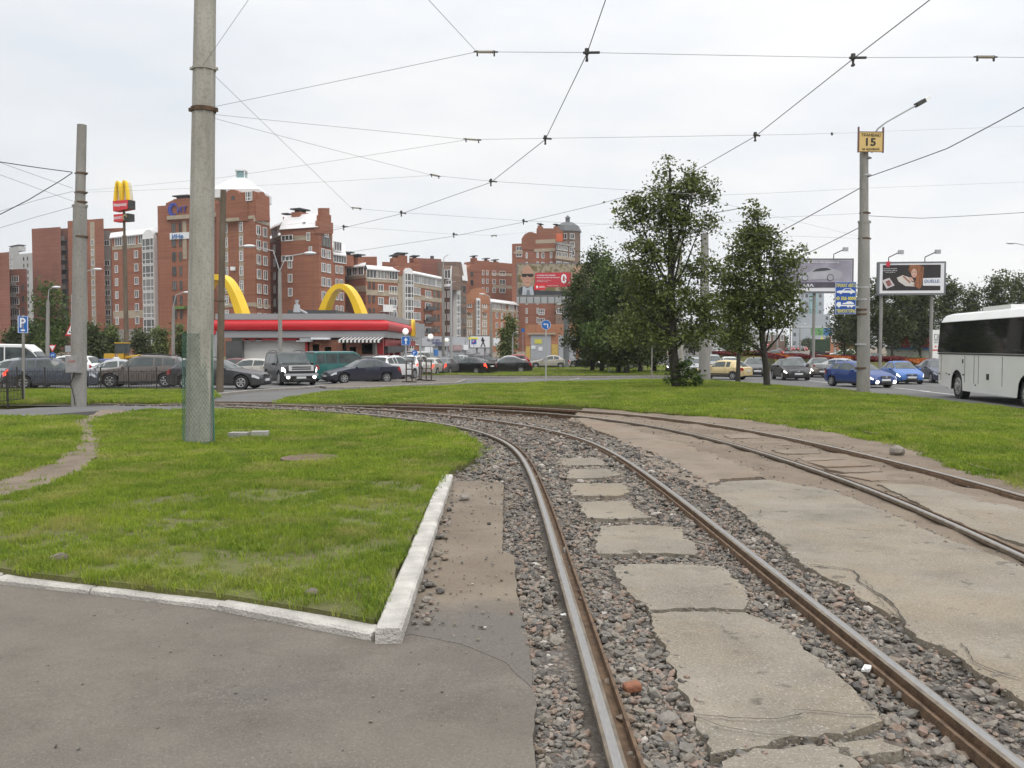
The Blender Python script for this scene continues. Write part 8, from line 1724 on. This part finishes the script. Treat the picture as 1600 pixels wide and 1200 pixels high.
for a in (('small black car driving away down the avenue, right of the slim tree', 'hatch', 1210, 551, 76, BLK, 150, 't'), ('dark red car driving away ahead of the small black car', 'hatch', 1217, 549, 76, (.12, .02, .02), 175, 't'), ('white car coming with headlights far under the slim trees', 'sedan', 1125, 552, -80, SIL, 150, 'h'), ('second oncoming pale car far under the slim trees', 'sedan', 1141, 551.5, -80, SIL, 156, 'h'), ('third oncoming pale car left of the slim trunk', 'hatch', 1163, 551, -80, WHT, 160, 'h'), ('oncoming pale car just right of the slim trunk', 'sedan', 1187, 550.5, -80, SIL, 165, 'h'), ('white estate parked right of the green truck', 'wagon', 1312, 551, 170, WHT, 150, ''), ('second white car parked right of the green truck', 'suv', 1326, 551, 172, WHT, 146, '')):
    car(a[0], a[1], a[2], a[3], a[4], a[5], a[6], AG, a[7])
for k in range(6):
    car(('red tail lamps of the nearest car in the distant jam', 'red tail lamps of the leftmost car in the distant jam', 'tail lamps of a dark car in the distant jam', 'tail lamps of a pale car in the distant jam', 'tail lamps of a car near the towers', 'far red lamps under the gantry', 'far red lamps left of the gantry', 'small red lamps right in the distant jam', 'last pair of red lamps down the avenue')[k], 'sedan', 1232 + k * 5, 546.5, 75, (.25, .05, .05) if k % 2 else CHAR, 260 + k * 17 % 60, 'distant jam of cars', 't')
# the coach
p = Vector((18.3, 35.9, gz(36) + ROAD)); t = thing('coach', 'white coach with long dark windows cut off by the right edge', 'bus', p, rad(-97.5)); m_bus = M('bus_white', (.72, .72, .70), .35, .04, 1, coat=.4); BW, BH, BL = 2.5, 3.28, 12.0
def bus_sec(x, ins): return [(-BW / 2 + ins, .42), (-BW / 2 + ins * .6, 1.0), (-BW / 2 + ins * .6, 1.72), (-BW / 2 + .05 + ins, 2.95), (-BW / 2 + .22 + ins, 3.2), (-BW / 2 + .5 + ins, BH), (BW / 2 - .5 - ins, BH), (BW / 2 - .22 - ins, 3.2), (BW / 2 - .05 - ins, 2.95), (BW / 2 - ins * .6, 1.72), (BW / 2 - ins * .6, 1.0), (BW / 2 - ins, .42)]
AX = (2.35, 8.3); WR = .50
xs = sorted(set([0, .03, .10, .22, .4, BL - .4, BL - .1, BL] + [round(a + d * .62, 3) for a in AX for d in (-1, -.85, -.6, -.3, 0, .3, .6, .85, 1)])); vs = []
for x in xs:
    ins = .20 * max(0, 1 - x / .4) ** 2 + .12 * max(0, 1 - (BL - x) / .4) ** 2; s = bus_sec(x, ins); zdrop = .12 * max(0, 1 - x / .4) ** 2
    ar = .36 + .22 * max(0, 1 - x / 1.6)
    for a in AX:
        if abs(x - a) < .62: ar = max(ar, WR + math.sqrt(.62 ** 2 - (x - a) ** 2))
    s = [(y, z if z > .5 else ar) for y, z in s]; s = [(y, max(z, ar + .01) if 0 < i < 11 else z) for i, (y, z) in enumerate(s)]; vs += [(x, y, z - (zdrop if z > 2.9 else 0)) for y, z in s]
mb = MB(); n = len(xs); mb.add(vs, [(i * 12 + j, i * 12 + j + 1, (i + 1) * 12 + j + 1, (i + 1) * 12 + j) for i in range(n - 1) for j in range(11)] + [tuple(range(12)), tuple((n - 1) * 12 + j for j in range(11, -1, -1))]); mb.build('body', m_bus, t, smooth=30)
def busy(z): return -BW / 2 + .05 * max(0, (z - 1.72) / 1.23)
for sd in (-1, 1):
    edges = [.14, 2.75, 4.05, 5.5, 7.0, 8.5, 10.0, 11.6]
    for a, b_ in zip(edges, edges[1:]):
        z0, z1 = 1.76, 2.93; y0, y1 = busy(z0) - .012, busy(z1) - .012; mb = MB(); sx = .06 if a < 1 else 0; q = [(a + sx, y0 * -sd if sd > 0 else y0, z0), (b_ - .012, y0 * -sd if sd > 0 else y0, z0), (b_ - .012, y1 * -sd if sd > 0 else y1, z1 + .0), (a + sx + (.12 if a < 1 else 0), y1 * -sd if sd > 0 else y1, z1)]
        mb.add(q + [(x, y * .985, z) for x, y, z in q], [(0, 1, 2, 3), (7, 6, 5, 4), (0, 4, 5, 1), (1, 5, 6, 2), (2, 6, 7, 3), (3, 7, 4, 0)]); mb.build('window', M('bus_glass', (.006, .006, .007), .05, .2, .6, col2=(.016, .016, .018), spec=.28), t)
for sd in (-1, 1):
    y = sd * (BW / 2 + .003)
    for x in (.62, 3.15, 4.05, 4.45, 6.5): mb = MB(); mb.box((x, y, 1.17), (.014, .012, 1.0)); mb.build('panel_seam', m_trim, t)
    mb = MB(); mb.box((6, y, 1.715), (11.6, .02, .05)); mb.build('belt_line', m_trim, t)
    for x, z, w_, h_ in ((.45, .92, .12, .05), (1.25, .95, .05, .05), (1.55, .92, .14, .05), (3.02, .95, .14, .05), (5.3, .95, .2, .2), (4.2, .62, .05, .05), (2.95, 1.45, .08, .15)): mb = MB(); mb.box((x, y, z), (w_, .03, h_)); mb.build('marker_lamp', m_trim, t)
    for a in AX:
        c_ = Vector((a, sd * (BW / 2 - .06), WR)); mb = MB(); mb.cyl(c_ - Vector((0, sd * .28, 0)), c_, WR, WR, 24); w0_ = mb.build('wheel', m_tyre, t, smooth=40); mb = MB(); mb.cyl(c_, c_ + Vector((0, sd * .03, 0)), WR * .66, WR * .60, 20, 0); mb.cyl(c_ + Vector((0, sd * .03, 0)), c_ + Vector((0, sd * .08, 0)), WR * .3, WR * .22, 12, 0)
        for q in range(8): mb.ball(c_ + Vector((WR * .46 * math.cos(q * .785), sd * .035, WR * .46 * math.sin(q * .785))), .025, 6, 4, 1)
        mb.build('rim', [M('rim_grey', (.30, .30, .29), .5, .15, 5), m_trim], w0_, smooth=30)
mb = MB(); mb.bbox(.5, 11.8, -BW / 2 + .25, BW / 2 - .25, .35, .9); mb.build('underbody', m_trim, t)
mb = MB(); mb.box((4.6, 0, BH + .06), (2.4, 1.5, .16)); mb.build('roof_unit', m_bus, t)
# green army truck
Y = 150.0; p = at(1281, 555, Y); p.z = gz(Y) + ROAD; t = thing('truck', 'dark green covered truck seen from behind under the sign gantry', 'truck', p, rad(78)); m_grn = M('truck_green', (.03, .06, .032), .7, .15, 1)
mb = MB(); mb.bbox(-2.6, 2.2, -1.3, 1.3, 1.25, 3.25); mb.build('cargo_box', m_grn, t); mb = MB(); mb.bbox(2.5, 4.2, -1.15, 1.15, 1.0, 2.9); mb.build('cab', m_grn, t); mb = MB(); mb.bbox(-2.6, 4.0, -.5, .5, .75, 1.2); mb.bbox(-2.75, -2.55, -1.2, 1.2, .85, 1.1); mb.build('chassis', m_trim, t)
mb = MB(); mb.plate([(-.25, 3.26), (.25, 3.26), (0, 3.7)], -.05, .1); w_ = mb.build('triangle_mark', m_adyel, t); w_.rotation_euler = (0, 0, rad(90)); w_.location = (-2.4, 0, 0); w_.rotation_euler = (0, 0, rad(-90))
for x in (-1.9, -.9, 3.2):
    for sd in (-1, 1): mb = MB(); mb.cyl((x, sd * .75, .55), (x, sd * 1.22, .55), .55, .55, 16); mb.build('wheel', m_tyre, t, smooth=40)
for sd in (-1, 1): mb = MB(); mb.box((-2.76, sd * .95, .95), (.06, .25, .12)); mb.build('taillight', m_tail, t)
# yellow digger behind the left parking ground
Y = 88.0; p = at(193, 565, Y); p.z = gz(Y) + ROAD; t = thing('wheel_loader', 'small yellow wheel loader beside the foot of the tall pole sign', 'loader', p, rad(10)); m_cat = M('loader_yellow', (.58, .34, .02), .5, .12, 2)
mb = MB(); mb.bbox(-1.6, .2, -.8, .8, .8, 1.7); mb.build('body', m_cat, t); mb = MB(); mb.bbox(-.6, .5, -.65, .65, 1.75, 2.7, 1); mb.bbox(-.65, .55, -.7, .7, 2.7, 2.8, 0); mb.build('cab', [m_cat, m_cglass], t); mb = MB(); mb.tube([(.3, .4, 1.3), (1.6, .4, 1.5), (2.3, .4, .6)], .14, 6); mb.tube([(.3, -.4, 1.3), (1.6, -.4, 1.5), (2.3, -.4, .6)], .14, 6); mb.build('arm', m_cat, t); mb = MB(); mb.prism([(2.2, -1), (3.0, -1), (3.0, 1), (2.2, 1)], .2, .8); mb.build('bucket', m_cat, t)
for x in (-1.1, .9):
    for sd in (-1, 1): mb = MB(); mb.cyl((x, sd * .6, .6), (x, sd * .95, .6), .6, .6, 14); mb.build('wheel', m_tyre, t, smooth=40)
# ================================================================ PEOPLE
def person(label, x, yb, Y, h, face, coat, trousers, hair, bag=None, o_=.08):
    p = at(x, yb, Y); p.z = gz(Y) + o_; t = thing('person', label, 'person', p, face); s = h / 1.7
    me = bpy.data.meshes.new('body'); J = [(0, 0, .93, .15), (0, .0, 1.15, .16), (0, .01, 1.38, .17), (0, .01, 1.47, .07), (0, -.01, 1.58, .095), (0, -.02, 1.66, .085), (.17, 0, 1.38, .07), (.23, .02, 1.12, .052), (.22, -.10, .90, .042), (.22, -.14, .80, .035), (-.17, 0, 1.38, .07), (-.23, -.02, 1.12, .052), (-.23, .06, .90, .042), (-.23, .08, .80, .035), (.09, 0, .88, .10), (.10, -.10, .50, .07), (.10, -.04, .08, .05), (.10, -.18, .03, .04), (-.09, 0, .88, .10), (-.10, .05, .50, .07), (-.10, .22, .12, .05), (-.10, .12, .03, .04)]
    E = [(0, 1), (1, 2), (2, 3), (3, 4), (4, 5), (2, 6), (6, 7), (7, 8), (8, 9), (2, 10), (10, 11), (11, 12), (12, 13), (0, 14), (14, 15), (15, 16), (16, 17), (0, 18), (18, 19), (19, 20), (20, 21)]
    me.from_pydata([(a * s, b_ * s, c * s) for a, b_, c, _ in J], E, []); o = link('body', me, t); md = o.modifiers.new('skin', 'SKIN'); md.use_smooth_shade = True
    for i, v in enumerate(me.skin_vertices[0].data): v.radius = (J[i][3] * s,) * 2; v.use_root = i == 0
    o.modifiers.new('sub', 'SUBSURF').levels = 1; o.modifiers['sub'].render_levels = 1; me.materials.append(trousers)
    mb = MB(); prof_ = [(.27, .62), (.26, .80), (.22, 1.0), (.22, 1.2), (.235, 1.36), (.16, 1.46), (.075, 1.5)]; nn = 14
    for r_, z in prof_: mb.v += [(r_ * s * math.cos(2 * math.pi * q / nn), r_ * .72 * s * math.sin(2 * math.pi * q / nn), z * s) for q in range(nn)]
    for i in range(len(prof_) - 1): mb.f += [(i * nn + q, i * nn + (q + 1) % nn, (i + 1) * nn + (q + 1) % nn, (i + 1) * nn + q) for q in range(nn)]
    mb.m = [0] * len(mb.f)
    for sd in (1, -1): mb.tube([(sd * .18 * s, 0, 1.40 * s), (sd * .25 * s, sd * .02 * s, 1.12 * s), (sd * .245 * s, -sd * .08 * s, .88 * s)], [.085 * s, .072 * s, .06 * s], 8)
    mb.build('coat', coat, t, smooth=50)
    mb = MB(); mb.ball((0, -.015 * s, 1.60 * s), .105 * s, 10, 7, sc=(.85, 1, 1.1)); mb.build('head', M('skin', (.42, .26, .19), .6, .05), t, smooth=True); mb = MB(); mb.ball((0, .012 * s, 1.63 * s), .115 * s, 10, 7, sc=(.92, 1, .95)); mb.build('hair', hair, t, smooth=True)
    return t, s, p
m_beige = M('coat_beige', (.40, .37, .27), .9, .1, 4); m_trous = M('trousers_dark', (.03, .03, .035), .9, .1, 4); m_hairg = M('hair_grey', (.22, .20, .18), .9, .1, 9)
t, s, p = person('person in a beige coat and dark trousers walking away under the dense trees', 981, 583, 75.0, 1.68, rad(170), m_beige, m_trous, m_hairg)
b_ = thing('shopping_bag', 'white shopping bag held by the walking person', 'bag', p + Vector((-.36, .0, .42))); mb = MB(); mb.box((0, 0, 0), (.16, .34, .42)); mb.build('bag', m_litter, b_); mb = MB(); mb.tube([(0, -.1, .2), (.03, -.05, .42), (.03, .05, .42), (0, .1, .2)], .012, 5); mb.build('handle', m_litter, b_)
person('person in a white jacket among the cars left of the tall pole sign', 182, 572, 66.0, 1.75, rad(30), M('jacket_white', (.62, .62, .62), .8, .05), m_trous, M('hair_dark', (.03, .025, .02), .9, 0), o_=ROAD)
for o_ in list(PROTO.values()):                       # the patterns the copies were made from are not needed any more
    for c_ in list(o_.children_recursive): bpy.data.objects.remove(c_)
    bpy.data.objects.remove(o_)

# thin grey air over the whole place
mb = MB(); mb.bbox(-930, 1230, -80, 2430, -6, 60); hz_ = bpy.data.materials.new('haze'); hz_.use_nodes = True; hz_.node_tree.nodes.clear()
pv = N(hz_.node_tree, 'ShaderNodeVolumePrincipled'); pv.inputs['Color'].default_value = (.92, .94, .97, 1); pv.inputs['Density'].default_value = .0002; pv.inputs['Anisotropy'].default_value = .1
ho = N(hz_.node_tree, 'ShaderNodeOutputMaterial'); hz_.node_tree.links.new(pv.outputs[0], ho.inputs['Volume']); o = mb.build('haze', hz_); tag(o, 'thin pale haze in the air', None, None, 'stuff')
